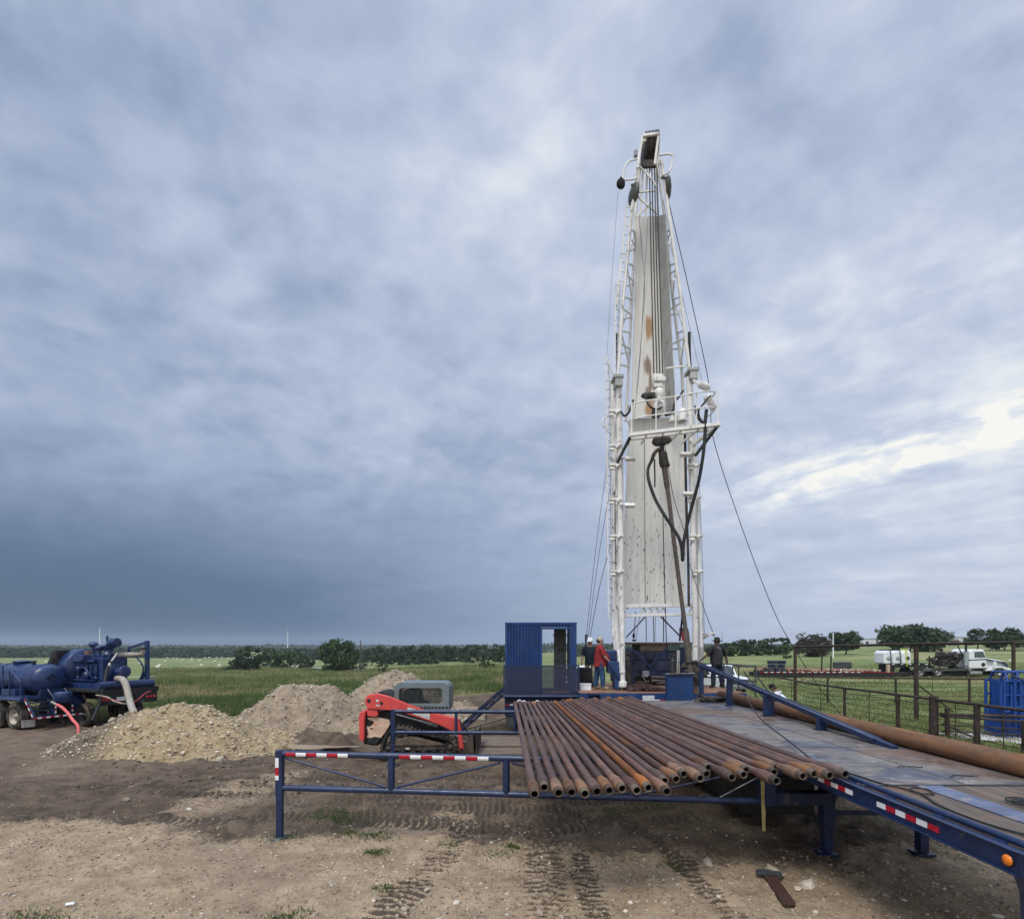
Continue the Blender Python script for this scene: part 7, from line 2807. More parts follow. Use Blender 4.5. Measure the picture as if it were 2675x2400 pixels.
for x in (.95, 1.75):
    mb.tube([(x, .95, 1.36), (x, .95, 2.40 if x > 1 else 1.95)], .03, 8)
mb.tube([(.95, .95, 1.95), (1.75, .95, 2.45), (2.6, .8, 2.6), (4.5, .8, 2.6)], .03, 8)
mb.tube([(2.6, .8, 2.6), (2.6, .8, 1.4)], .03, 8)
mb.tube([(1.75, .95, 2.05), (4.5, .85, 2.05)], .025, 8)
mb.build('ladder_rail', M['blue_tank'], ta, org=(0, 0, 0))
for x in (1.30, 2.60):
    for y, ax in ((.86, 1), (-.86, -1)):
        e = bpy.data.objects.new('wheel', None)
        COL.objects.link(e)
        e.parent = ta
        ORG[e.name] = Vector((0, 0, 0))
        wheel(e, (x, y, .55), (0, ax, 0), .55, .36, True, False, M['rim_tan'])
# steps and rear guard
mb = MB()
for k in range(5):
    mb.bb(.02 + k * .10, .26 + k * .10, .28, .92, .62 + k * .16, .65 + k * .16)
mb.bar((.0, .95, .55), (.62, .95, 1.32), .05, .12)
mb.bar((.0, .26, .55), (.62, .26, 1.32), .05, .12)
mb.build('steps', M['blue'], ta, org=(0, 0, 0))
mb = MB()
mb.bar((0, -1.05, .53), (0, 1.0, .53), .10, .10)
mb.build('rear_bumper', M['blue'], ta, org=(0, 0, 0), bevel=.006)
mb = MB()
for y0 in (-.38, .22):
    mb.tube([(.55, y0, 1.62), (.08, y0, 1.24), (.02, y0, .95), (.02, y0, .6)], .03, 8)
mb.build('hose_rack', M['blue'], ta, org=(0, 0, 0))
mb = MB()
mb.prism([(.0, -1.03, .56), (.55, -1.03, 1.4), (.58, -1.03, 1.4), (.03, -1.03, .56)], (0, .45, 0))
mb.build('ramp_plate', M['blue'], ta, org=(0, 0, 0))
mb = MB()
for k in range(14):
    y = -1.04 + k * .146
    mb.bb(-.056, -.052, y, y + .14, .495, .565, mat=k % 2)
for y0 in (-.38, .22):
    for k in range(3):
        mb.bb(-.014, -.010, y0 - .028, y0 + .028, .66 + k * .1, .75 + k * .1, mat=k % 2)
for k in range(6):
    a = Vector((.0, 1.0, .58)).lerp(Vector((.60, 1.0, 1.30)), k / 6)
    b_ = Vector((.0, 1.0, .58)).lerp(Vector((.60, 1.0, 1.30)), (k + .9) / 6)
    mb.bar(a, b_, .01, .05, mat=k % 2)
    a = Vector((-.01, -1.04, .58)).lerp(Vector((.55, -1.04, 1.42)), k / 6)
    b_ = Vector((-.01, -1.04, .58)).lerp(Vector((.55, -1.04, 1.42)), (k + .9) / 6)
    mb.bar(a, b_, .05, .02, mat=k % 2)
mb.build('reflective_tape', [M['white_tape'], M['red_tape']], ta, org=(0, 0, 0))
mb = MB()
mb.bb(.62, .64, .62, 1.06, .13, .42)
mb.build('mud_flap', M['concrete'], ta, org=(0, 0, 0))
mb = MB()
mb.bb(.30, 1.0, -.5, .25, .75, 1.2)
mb.build('pump_case', M['black'], ta, org=(0, 0, 0), bevel=.03)
hp = [W(135, 1833, 21.7), W(148, 1840, 21.5), W(160, 1846, 21.3), W(175, 1860, 21.1), W(190, 1880, 20.9), W(203, 1896, 20.8)]
hp.append(Vector((hp[-1].x + .10, hp[-1].y - .1, gs(hp[-1].x, hp[-1].y) + .06)))
rope('suction_hose', 'faded red hose running from the tank trailer to the ground', hp[1:], .055, M['hose_pink'], 6, 'hose', 10)
rope('suction_hose', 'pale grey hose end clamped on the tank trailer rear', hp[:3], .045, M['hose_tan'], 6, 'hose', 10)

# ---------------------------------------------------------------- pump trailer behind the front mound
zB = gz(-16.65, 23.25)
tb2 = thing('pump_trailer', 'dark trailer carrying a big navy blue mud pump and engine', 'pump trailer', (-16.65, 23.25, zB), HD, local=True)
O0 = (0, 0, 0)
q = -zB
mb = MB()
mb.bb(.02, 9, -1.22, 1.22, 1.18 + q, 1.30 + q)
mb.bb(-.05, .02, -1.22, 1.22, .62 + q, 1.22 + q)
mb.bb(.2, 9, -.5, -.35, .8 + q, 1.18 + q)
mb.bb(.2, 9, .35, .5, .8 + q, 1.18 + q)
mb.prism([(-.06, -1.3, 1.10 + q), (-.06, -1.3, 1.30 + q), (.5, -1.3, 1.30 + q), (.4, -1.3, 1.12 + q)], (0, .1, 0))
bedB = mb.build('bed', M['black'], tb2, org=O0, bevel=.012)
mb = MB()
for y0 in (.72, -1.08):
    for k in range(3):
        mb.lathe((-.05, y0 + k * .15, .86 + q), (-1, 0, 0), [(.055, 0), (.055, .02), (.03, .035), (0, .036)], 12)
mb.build('tail_lamp', M['red_lens'], bedB, org=O0)
mb = MB()
mb.bb(-.07, -.055, .18, .50, .78 + q, .95 + q)
mb.build('licence_plate', M['plate'], bedB, org=O0)
mb = MB()
mb.bb(-.06, -.052, -.30, .16, .60 + q, 1.0 + q)
mb.build('recess', M['bore'], bedB, org=O0)
for x in (1.2, 2.4):
    for y, ax in ((.98, 1), (-.98, -1)):
        e = bpy.data.objects.new('wheel', None)
        COL.objects.link(e)
        e.parent = tb2
        ORG[e.name] = Vector(O0)
        wheel(e, (x, y, .5), (0, ax, 0), .5, .3, True, False, M['grime'])
mb = MB()
mb.tube([(.15, -1.15, 1.46 + q), (.15, 1.1, 1.46 + q)], .17, 16)
mb.build('roller', M['blue_tank'], tb2, org=O0)
mb = MB()
mb.bb(.35, 6.2, -1.0, .95, 1.30 + q, 1.52 + q)
mb.build('skid', M['blue_tank'], tb2, org=O0, bevel=.02)
# engine: block, heads, covers, pulleys
mb = MB()
mb.bb(1.0, 2.75, -.45, .5, 1.50 + q, 2.35 + q)
mb.bb(1.1, 2.65, -.40, .45, 2.35 + q, 2.62 + q)
mb.bb(.85, 1.1, -.5, .55, 1.60 + q, 2.62 + q)
eng = mb.build('engine_block', M['blue_tank'], tb2, org=O0, bevel=.04)
mb = MB()
for k in range(5):
    x = 1.28 + k * .31
    mb.bb(x - .11, x + .11, .45, .60, 1.85 + q, 2.30 + q)
    mb.lathe((x, .48, 1.72 + q), (0, 1, 0), [(.10, 0), (.10, .12), (.07, .16), (0, .16)], 12)
    mb.bb(x - .12, x + .12, -.3, .35, 2.62 + q, 2.74 + q)
mb.tube([(1.2, .62, 2.46 + q), (2.65, .62, 2.46 + q)], .085, 10)
mb.tube([(1.2, .66, 1.62 + q), (2.7, .66, 1.62 + q)], .06, 10)
mb.lathe((.9, .1, 2.0 + q), (-1, 0, 0), [(.34, 0), (.36, .06), (.30, .1), (.32, .14), (.12, .2), (0, .2)], 20)
mb.lathe((1.55, .62, 1.85 + q), (0, 1, 0), [(.16, 0), (.18, .2), (.12, .26), (0, .26)], 14)
mb.lathe((2.2, .60, 2.1 + q), (0, 1, 0), [(.14, 0), (.15, .18), (.10, .22), (0, .22)], 14)
mb.box((1.9, .7, 2.62 + q), (.5, .3, .22))
mb.tube(smooth_path([(1.2, .7, 1.7 + q), (1.3, .85, 2.0 + q), (1.7, .8, 2.2 + q), (2.4, .75, 2.0 + q)], 4), .04, 8)
mb._build('cylinder_head', M['blue_tank'], eng, O0, .015)
mb = MB()
mb.lathe((2.72, .1, 2.14 + q), (1, 0, 0), [(.30, -.05), (.82, .0), (.85, .05), (.85, .62), (.80, .66), (.70, .66)], 36)
mb.bb(2.8, 3.3, -.55, .55, 1.5 + q, 1.6 + q)
mb.build('fan_shroud', M['blue_tank'], tb2, org=O0)
mb = MB()
mb.prism([(3.36, .95, 2.95 + q), (3.38, .95, 1.50 + q), (4.75, .95, 1.50 + q), (4.62, .95, 1.68 + q), (3.75, .95, 2.85 + q)], (0, -1.7, 0))
mb.build('fan_guard', M['black'], tb2, org=O0, bevel=.05)
mb = MB()
for k in range(16):
    mb.bar((3.45 + k * .085, .965, 1.53 + q), (3.40 + k * .022, .965, 2.9 + q - k * .02), .012, .012)
mb.build('guard_wire', M['grime'], tb2, org=O0)
# stacks, air cleaners, discharge elbow
mb = MB()
for x, h_ in ((2.25, .42), (1.8, .28)):
    mb.tube([(x, .1, 2.6 + q), (x, .1, 2.72 + q + h_)], .075, 10)
    mb.lathe((x, .1, 2.72 + q + h_), (0, 0, 1), [(.08, -.08), (.19, -.04), (.20, .08), (.10, .16), (0, .17)], 16)
mb.build('air_cleaner', M['blue_tank'], eng, org=O0)
mb = MB()
mb.box((2.62, .1, 2.78 + q), (.26, .3, .22))
mb.box((2.46, .15, 2.70 + q), (.2, .3, .2))
mb.build('turbo_pipe', M['casing'], eng, org=O0, bevel=.04)
mb = MB()
mb.tube(smooth_path([(1.25, .05, 2.6 + q), (1.27, .05, 2.95 + q), (1.2, .05, 3.15 + q), (.95, .05, 3.30 + q), (.72, .05, 3.28 + q)], 5), .16, 14)
mb.lathe((1.26, .05, 2.72 + q), (0, 0, 1), [(.26, 0), (.26, .08), (.18, .10), (.18, .3), (.27, .32), (.27, .40)], 18)
mb.lathe((.74, .05, 3.28 + q), (-1, 0, -.05), [(.15, 0), (.2, .01), (.2, .06), (.13, .07), (0, .08)], 16)
mb.box((1.28, .1, 3.42 + q), (.06, .06, .3))
mb.bar((1.4, .1, 3.46 + q), (.6, .1, 3.43 + q), .05, .04)
mb.build('discharge_elbow', M['blue_tank'], tb2, org=O0)
mb = MB()
mb.tube([(1.1, -.2, 2.72 + q), (.3, -.45, 2.74 + q)], .11, 12)
mb.tube(smooth_path([(.3, -.45, 2.74 + q), (.0, -.55, 2.76 + q), (-.06, -.58, 2.88 + q), (-.06, -.58, 2.98 + q)], 4), .09, 12)
mb.build('exhaust_pipe', M['hose_tan'], tb2, org=O0)
mb = MB()
mb.lathe((-.06, -.58, 2.97 + q), (0, 0, 1), [(.10, 0), (.17, .01), (.17, .07), (.09, .08), (0, .09)], 14)
mb.build('exhaust_cap', M['grime'], tb2, org=O0)
# gantry
mb = MB()
mb.bar((.30, -1.0, 1.3 + q), (.30, -1.0, 3.36 + q), .17, .14)
mb.bar((.30, -1.0, 3.30 + q), (1.0, -.62, 3.02 + q), .10, .10)
mb.bar((.85, -.95, 1.3 + q), (.32, -1.0, 2.05 + q), .09, .09)
mb.bar((1.0, -.62, 3.0 + q), (1.0, -.64, 2.8 + q), .09, .09)
mb.build('gantry', M['blue_tank'], tb2, org=O0, bevel=.012)
mb = MB()
mb.tube(smooth_path([(.95, -.66, 2.9 + q), (.72, -.85, 2.55 + q), (.52, -.95, 2.2 + q), (.55, -.96, 1.9 + q), (.72, -.9, 1.5 + q)], 5), .035, 8)
mb.build('gantry_hose', M['blue_tank'], tb2, org=O0)
mb = MB()
mb.tube([(.45, .1, 2.0 + q), (.02, .12, 2.02 + q)], .19, 16)
mb.lathe((.08, .12, 2.02 + q), (-1, 0, 0), [(.19, 0), (.25, .01), (.25, .07), (.17, .09), (0, .09)], 16)
mb.build('suction_flange', M['blue_tank'], tb2, org=O0)


def Bw(x, y, z):
    return tb2.matrix_basis @ Vector((x, y, z))


bpy.context.view_layer.update()
e0 = W(310, 1772, 23.1)
rope('suction_hose', 'fat muddy tan hose arching from the pump down behind the mound', [e0 + Vector((-.15, .1, .0)), e0, W(322, 1776, 22.6), W(330, 1795, 22.3), W(337, 1825, 22.0), W(345, 1850, 21.6), W(352, 1866, 21.0), W(356, 1885, 20.4)], .125, M['hose_tan'], 5, 'hose', 14)
rope('delivery_hose', 'thin dark hose looping from the engine down past the tail lamps', [W(306, 1706, 23.6), W(292, 1725, 23.3), W(281, 1743, 23.0), W(274, 1775, 22.6), W(266, 1805, 22.3), W(258, 1840, 22.0), W(246, 1868, 21.6), W(238, 1882, 21.3)], .055, M['black'], 5, 'hose', 10)
mb = MB()
mb.tube([W(306, 1706, 23.55), W(291, 1727, 23.25)], .05, 10)
mb.tube([W(287, 1733, 23.15), W(283, 1742, 23.05)], .066, 10)
tag(mb.build('hose_coupling', M['steel'], org=W(295, 1720, 23.3)), 'bright metal coupling on the thin dark hose', 'coupling')
rope('strap_hose', 'red hose slung along the tail of the pump trailer', [W(258, 1818, 22.2), W(285, 1824, 22.2), W(305, 1830, 22.2), W(325, 1838, 22.3), W(345, 1835, 22.6), W(365, 1822, 23), W(380, 1810, 23.4), W(392, 1805, 23.6)], .022, M['rope_red'], 5, 'hose', 8)
rope('strap_hose', 'brown hose sagging below the red one on the pump trailer tail', [W(250, 1815, 22.1), W(280, 1820, 22.1), W(300, 1832, 22.0), W(330, 1838, 22.1), W(345, 1832, 22.4)], .028, M['hose_tan'], 5, 'hose', 8)
# ---------------------------------------------------------------- pipe fences
def fence(label, pts, posts, ztop, rails, pr, rr_, mids=(), post_r=.055, name='pipe_fence', mat='fence'):
    """pts: ground polyline; posts: list of (x,y,top) ; rails: heights"""
    root = thing(name, label, 'fence', (pts[0][0], pts[0][1], 0))
    for (x, y, zt, r) in posts:
        MB().tube([(x, y, gs(x, y) - .2), (x, y, gs(x, y) + zt)], r, 12).build('post', M[mat], root)
    MB().tube([(x, y, gz(x, y) + ztop) for x, y in pts], pr, 12).build('top_rail', M[mat], root)
    mb = MB()
    for h in rails:
        mb.tube([(x, y, gz(x, y) + h) for x, y in pts], rr_, 8)
    mb.build('wire_rod', M[mat], root)
    if mids:
        mb = MB()
        for (x, y) in mids:
            mb.tube([(x, y, gz(x, y) + .02), (x, y, gz(x, y) + ztop)], .014, 6)
        mb.build('stay', M[mat], root)
    return root


xf = lambda y: 14.4 + max(0, (y - 26)) * .22
ys = [31, 26.5, 23.2, 20, 18.3, 16.6, 14.6, 12.5]
fence('near brown pipe fence running beside the trailer with a heavy gate post', [(xf(y), y) for y in (31, 26.5, 23.2, 20, 18.3, 16.6, 14.6, 12.5)],
      [(xf(23.2), 23.2, 1.33, .055), (xf(20), 20, 1.33, .07), (xf(18.3), 18.3, 1.48, .135), (14.62, 18.0, 1.1, .075), (xf(16.6), 16.6, 1.36, .085), (14.75, 15.4, .95, .09), (xf(14.6), 14.6, 1.33, .07), (xf(12.5), 12.5, 1.33, .07)],
      1.30, (.22, .44, .66, .88, 1.09), .048, .011, [(xf(y), y) for y in (28.8, 25, 21.6, 17.4, 15.7, 13.5)])
fence('far pipe fence crossing the pasture in front of the white truck', [(16.2, 29.5), (20.5, 28.3), (27.5, 27.6)],
      [(17.2, 29.2, 1.45, .05), (20.3, 28.35, 1.45, .05), (23.9, 28.0, 1.45, .06), (24.9, 27.9, 1.3, .035), (25.9, 27.8, 1.45, .055), (27.5, 27.6, 1.3, .05)],
      1.42, (.25, .5, .74, .97, 1.18), .045, .011, [(22.1, 28.15)])
tg_ = thing('tall_gate_frame', 'tall dark gate frame of two posts and an overhead pipe rail', 'gate frame', (16.2, 27, 0))
tp = [(15.85, 30.0), (16.82, 22.3)]
for x, y in tp:
    MB().tube([(x, y, gz(x, y) - .2), (x, y, 3.12)], .085, 12).build('post', M['fence'], tg_)
mb = MB()
mb.tube([(15.83, 30.15, 3.08), (16.85, 22.1, 3.20)], .06, 12)
mb.tube([(16.85, 22.1, 3.20), (17.3, 18.5, 3.235)], .055, 12)
mb.build('overhead_rail', M['fence'], tg_)
mb = MB()
mb.tube([(16.9, 22.2, 1.45), (18.6, 22.6, .35)], .03, 8)
mb.build('brace', M['fence'], tg_)
tg2 = thing('tall_gate_frame', 'tall dark gate post with overhead rail behind the blue cattle chute', 'gate frame', (26.2, 28, 0))
MB().tube([(26.2, 28, gz(26.2, 28) - .2), (26.2, 28, 3.3)], .085, 12).build('post', M['fence'], tg2)
MB().tube([(26.0, 28.2, 3.28), (32, 25.5, 3.42)], .06, 12).build('overhead_rail', M['fence'], tg2)
gt = thing('sagging_gate', 'sagging pipe gate hinged on the heavy gate post at right', 'gate', (14.4, 18.2, 0))
mb = MB()
mb.tube([(14.5, 18.15, .80), (20.5, 17.4, .72)], .055, 10)
mb.tube([(14.5, 18.1, .74), (20.5, 17.3, -.02 + .45)], .04, 10)
mb.tube([(14.5, 18.12, .46), (20.5, 17.35, .20)], .022, 8)
mb.tube([(14.5, 18.12, .24), (20.5, 17.35, .08)], .022, 8)
mb.build('rail', M['fence'], gt)
mb = MB()
for x in (16.4, 18.4):
    mb.tube([(x, 18.15 - (x - 14.5) * .125, .02), (x, 18.15 - (x - 14.5) * .125, .8)], .025, 8)
mb.tube([(14.55, 18.1, .5), (15.3, 17.6, .05)], .03, 8)
mb.build('stay', M['fence'], gt)
mb = MB()
mb.tube(smooth_path([(14.2, 17.9, .55), (14.05, 17.85, .5), (14.08, 17.85, .36), (14.2, 17.9, .34)], 4), .022, 8)
mb.build('latch', M['fence'], gt)
# pale pad and tracks by the chute
mb = MB()
pts = [(14.9, 19.2), (17.5, 19.8), (20.8, 19.0), (21.5, 17.3), (19, 16.2), (16.5, 16.4), (15.0, 17.6)]
mb.add([(x, y, gs(x, y) + .07) for x, y in pts], [tuple(range(len(pts)))])
tag(mb.build('concrete_pad', M['concrete']), kind='structure')

# ---------------------------------------------------------------- blue cattle chute
cc_ = thing('cattle_chute', 'bright blue steel cattle squeeze chute cut by the right edge', 'cattle chute', (17.0, 18.6, 0))
x0, x1, y0, y1 = 16.62, 19.2, 18.1, 18.8
for x in (x0, x0 + .55, x0 + 1.3, x0 + 2.0, x1):
    for y in (y0, y1):
        MB().tube([(x, y, .08), (x, y, 1.95)], .045, 10).build('upright', M['blue_bright'], cc_)
mb = MB()
for y in (y0, y1):
    for z in (.15, 1.05, 1.45, 1.92):
        mb.tube([(x0, y, z), (x1, y, z)], .035, 10)
for x in (x0 + .1, x0 + .5, x0 + .9, x0 + 1.4, x0 + 2):
    mb.tube(smooth_path([(x, y0, 1.9), (x + .05, y0 + .15, 2.2), (x + .05, y1 - .15, 2.2), (x, y1, 1.9)], 4), .035, 10)
mb.tube([(x0 + .05, y0 + .15, 2.22), (x1, y0 + .15, 2.24)], .035, 10)
mb.tube([(x0 + .05, y1 - .15, 2.22), (x1, y1 - .15, 2.24)], .035, 10)
mb.build('tube_frame', M['blue_bright'], cc_)
mb = MB()
for y in (y0 + .03, y1 - .05):
    mb.bb(x0 + .12, x1, y, y + .02, .12, 1.25)
    for k in range(7):
        mb.bb(x0 + .12 + k * .36, x0 + .42 + k * .36, y, y + .025, 1.27, 1.9)
    mb.bb(x0 + .42, x1, y + .03, y + .04, 1.2, 1.7)
mb.bb(x0 + .02, x0 + .05, y0 + .05, y1 - .05, .15, 1.0)
mb.bb(x0 + .02, x0 + .05, y0 + .15, y1 - .2, 1.0, 1.9)
mb.build('side_sheet', M['blue_bright'], cc_, bevel=.006)
mb = MB()
mb.tube(smooth_path([(x0 - .12, y0 - .02, 1.82), (x0 - .14, y0 - .02, 1.3), (x0 - .08, y0 - .02, .95), (x0 + .1, y0 - .02, .9), (x0 + .22, y0 - .02, 1.1), (x0 + .22, y0 - .02, 1.8)], 4), .04, 10)
mb.tube([(x0 + .32, y0 - .04, 1.9), (x0 + .32, y0 - .04, .4)], .045, 10)
mb.build('head_gate', M['blue_bright'], cc_)
mb = MB()
mb.tube([(x0 + .15, y0 - .12, 2.12), (x1 - .25, y0 - .14, 1.22)], .03, 8)
mb.build('lever', M['blue_tank'], cc_)
mb = MB()
mb.tube([(x1 - .25, y0 - .14, 1.22), (x1 + .05, y0 - .145, 1.11)], .034, 8)
mb.build('lever_grip', M['red'], cc_)
mb = MB()
mb.bb(x0 - .1, x1, y0 - .06, y1 + .06, .03, .1)
mb.build('base_frame', M['blue_bright'], cc_, bevel=.01)
mb = MB()
mb.bb(x0 + 1.72, x0 + 1.86, y0 - .005, y0 + .03, .62, .68)
mb.bb(x0 + 1.95, x0 + 2.3, y0 - .005, y0 + .03, .58, .68)
mb.build('label_plate', M['white_tape'], cc_)
tag(MB().bb(21.6, 22.3, 22.0, 22.6, .1, 2.45).build('blue_cabinet', M['blue_bright'], org=(22, 22.3, 0), bevel=.02), 'blue post top showing behind the cattle chute', 'post')

# ---------------------------------------------------------------- white winch truck and its trailer
D_ = 53.0
tk = thing('winch_truck', 'white bonnet truck with black winch gear behind the cab', 'truck', GP(2520, D_))


def T(px, py, d=D_):
    return W(px, py, d)


def tprism(name, pts, d0, d1, mat, bevel=.04, parent=None):
    mb = MB()
    mb.prism([T(x, y, D_) + Vector((0, d0, 0)) for x, y in pts], (0, d1 - d0, 0))
    return mb.build(name, mat, parent or tk, bevel=bevel)


cabT = tprism('cab', [(2532, 1746), (2532, 1700), (2540, 1695), (2571, 1696), (2577, 1718), (2580, 1746)], 0, 2.3, M['white_car'], .12)
tprism('hood', [(2577, 1746), (2577, 1717), (2600, 1721), (2628, 1727), (2634, 1734), (2636, 1746)], .25, 2.05, M['white_car'], .14)
tprism('fender', [(2576, 1752), (2590, 1744), (2600, 1740), (2615, 1740), (2640, 1745), (2646, 1752), (2628, 1750), (2618, 1745), (2604, 1745), (2594, 1752)], 0, .6, M['white_car'], .08)
tprism('fender', [(2576, 1752), (2590, 1744), (2600, 1740), (2615, 1740), (2640, 1745), (2646, 1752), (2628, 1750), (2618, 1745), (2604, 1745), (2594, 1752)], 1.75, 2.3, M['white_car'], .08)
tprism('window', [(2545, 1717), (2545, 1702), (2567, 1701), (2574, 1717)], -.02, .03, M['glass_green'], 0, cabT)
tprism('window', [(2572.5, 1699), (2578, 1717), (2579, 1717), (2574, 1699)], .2, 2.1, M['glass_green'], 0, cabT)
tprism('stripe', [(2532, 1722.5), (2577, 1720), (2600, 1724.5), (2624, 1729), (2632, 1737), (2632, 1740), (2622, 1731.5), (2600, 1727), (2577, 1722.5), (2532, 1724.5)], -.03, .27, M['blue_tank'], 0)
mb = MB()
mb.lathe(T(2568, 1735) + Vector((0, -.01, 0)), (0, -1, 0), [(.19, 0), (.19, .02), (.1, .03), (0, .03)], 20)
mb.build('emblem', M['black'], cabT)
mb = MB()
mb.tube([T(2525, 1745) + Vector((0, .1, 0)), T(2525, 1692) + Vector((0, .1, 0))], .10, 10)
mb.tube([T(2525, 1738) + Vector((0, .1, 0)), T(2525, 1702) + Vector((0, .1, 0))], .20, 12)
mb.build('exhaust_stack', M['gauge'], tk)
mb = MB()
mb.tube([T(2525, 1702) + Vector((0, .1, 0)), T(2525, 1683) + Vector((0, .1, 0))], .10, 10)
mb.build('stack_tip', M['black'], tk)
tprism('chassis', [(2340, 1766), (2340, 1757), (2580, 1752), (2640, 1752), (2640, 1762), (2580, 1764)], .6, 1.7, M['black'], .04)
tprism('bumper', [(2634, 1753), (2650, 1752), (2650, 1764), (2634, 1764)], .05, 2.25, M['steel'], .05)
mb = MB()
mb.tube([T(2535, 1758) + Vector((0, .25, 0)), T(2566, 1758) + Vector((0, .25, 0))], .26, 14)
mb.build('fuel_tank', M['steel'], tk)
for px in (2404, 2451, 2610):
    for y, ax in ((.2, -1), (2.1, 1)):
        e = bpy.data.objects.new('wheel', None)
        COL.objects.link(e)
        e.parent = tk
        ORG[e.name] = ORG[tk.name]
        p = T(px, 1757)
        wheel(e, (p.x, D_ + y, gz(p.x, D_) + .52), (0, ax, 0), .52, .32)
mb = MB()
rw = random.Random(9)
for k in range(26):
    px, py = rw.uniform(2462, 2524), rw.uniform(1708, 1745)
    mb.box(T(px, py) + Vector((0, rw.uniform(.1, 2.0), 0)), (rw.uniform(.2, .7), rw.uniform(.2, .6), rw.uniform(.15, .6)), (rw.uniform(-.5, .5), rw.uniform(-.6, .6), 0))
for k in range(12):
    px = 2465 + k * 5
    mb.tube(smooth_path([T(px, 1742) + Vector((0, .1 + k * .1, 0)), T(px + 4, 1712) + Vector((0, .3, 0)), T(px + 9, 1702 + (k % 3) * 4) + Vector((0, .5, 0)), T(px + 13, 1728) + Vector((0, .4, 0))], 4), .05, 6)
mb.lathe(T(2495, 1725) + Vector((0, .3, 0)), (0, 1, 0), [(.2, 0), (.55, .02), (.55, .12), (.25, .14), (.25, 1.2), (.55, 1.22), (.55, 1.32), (0, 1.34)], 18)
mb.build('winch_gear', M['grime'], tk, bevel=.03)
mb = MB()
mb.bar(T(2450, 1714) + Vector((0, .2, 0)), T(2518, 1708) + Vector((0, .2, 0)), .12, .14)
mb.bar(T(2454, 1714) + Vector((0, .2, 0)), T(2458, 1746) + Vector((0, .2, 0)), .10, .10)
mb.bar(T(2466, 1714) + Vector((0, 1.9, 0)), T(2468, 1746) + Vector((0, 1.9, 0)), .10, .10)
mb.bar(T(2468, 1688) + Vector((0, .5, 0)), T(2474, 1714) + Vector((0, .5, 0)), .07, .07)
mb.bar(T(2512, 1686) + Vector((0, .5, 0)), T(2522, 1705) + Vector((0, .5, 0)), .07, .07)
mb.build('headache_rack', M['black'], tk)
tprism('deck', [(2400, 1752), (2462, 1746), (2532, 1746), (2532, 1750), (2462, 1751), (2400, 1756)], .1, 2.2, M['dark_grey'], .02)
mb = MB()
mb.bar(T(2592, 1738) + Vector((0, -.15, 0)), T(2592, 1728) + Vector((0, -.15, 0)), .06, .06)
mb.box(T(2592, 1732) + Vector((0, -.25, 0)), (.3, .1, .4))
mb.box(T(2640, 1724) + Vector((0, .1, 0)), (.18, .08, .16))
mb.build('mirror', M['white_car'], tk, bevel=.02)
# gooseneck flatbed trailer with rubble and tanks
gt2 = thing('gooseneck_trailer', 'long dark gooseneck trailer behind the fence loaded with brick rubble', 'trailer', GP(2160, D_))
mb = MB()
zg = gz(30, D_)
pz = lambda py: EYE - (py - CY) / F * D_
xa, xb = T(1985, 0).x, T(2335, 0).x
mb.bb(xa, xb, D_, D_ + 2.5, pz(1768), pz(1756))
mb.build('bed', M['black'], gt2, bevel=.02)
tprism('gooseneck', [(2328, 1768), (2328, 1735), (2440, 1732), (2440, 1741), (2350, 1744), (2345, 1768)], .6, 1.9, M['black'], .03, gt2)
mb = MB()
mb.bb(xa, xb, D_ - .04, D_ - .01, pz(1756.6), pz(1755.4))
for k in range(16):
    x = xa + .4 + k * (xb - xa - 1) / 20
    mb.bb(x, x + .32, D_ - .05, D_ - .04, pz(1756.2), pz(1754.6), mat=1)
for k in range(5):
    p0 = 2340 + k * 22
    mb.bb(T(p0, 0).x, T(p0 + 7, 0).x, D_ + .55, D_ + .59, pz(1736), pz(1734), mat=1)
mb.build('reflective_tape', [M['red_tape'], M['white_tape']], gt2)
for px in (2150, 2174):
    mb = MB()
    mb.tube([T(px - 2, 1756) + Vector((0, .2, 0)), T(px, 1714) + Vector((0, .2, 0))], .07, 8)
    mb.build('stake', M['black'], gt2)
for x in (xa + .8, xa + 2.0):
    for y, ax in ((.25, -1), (2.2, 1)):
        e = bpy.data.objects.new('wheel', None)
        COL.objects.link(e)
        e.parent = gt2
        ORG[e.name] = ORG[gt2.name]
        wheel(e, (x, D_ + y, zg + .45), (0, ax, 0), .45, .3)
mb = MB()
rw = random.Random(10)
for k in range(420):
    px = rw.uniform(1995, 2300)
    h_ = (.22 if px > 2070 else .5) * (1 - abs(px - 2040) / 420)
    c = T(px, 1755) + Vector((0, rw.uniform(.1, 2.3), .06 + rw.uniform(0, 1) ** 1.5 * h_))
    mb.box(c, (rw.uniform(.12, .42), rw.uniform(.12, .3), rw.uniform(.06, .16)), (rw.uniform(-.6, .6), rw.uniform(-.6, .6), rw.uniform(0, 3)), mat=rw.choice((0, 0, 0, 1, 2)))
o = mb.build('rubble_load', [M['brick'], M['wood_pale'], M['wood']], org=T(2150, 1755))
tag(o, 'reddish rubble and scrap boards heaped on the long trailer', 'rubble', kind='stuff')
wt = thing('water_tank', 'white plastic tanks strapped side by side on the gooseneck', 'tank', T(2354, 1735))
for (a, b_) in ((2318, 2340), (2342, 2365), (2367, 2390)):
    tprism('tank_body', [(a, 1734), (a - 1, 1706), (a + 4, 1699.5), (b_ - 3, 1699), (b_, 1706), (b_, 1734)], .5, 2.0, M['plastic_white'], .12, wt)
    mb = MB()
    mb.lathe(T((a + b_) / 2 + 1, 1719) + Vector((0, .49, 0)), (0, -1, 0), [(.20, 0), (.20, .05), (.12, .06), (0, .06)], 14)
    mb.build('tank_cap', M['gauge'] if a < 2360 else M['black'], wt)
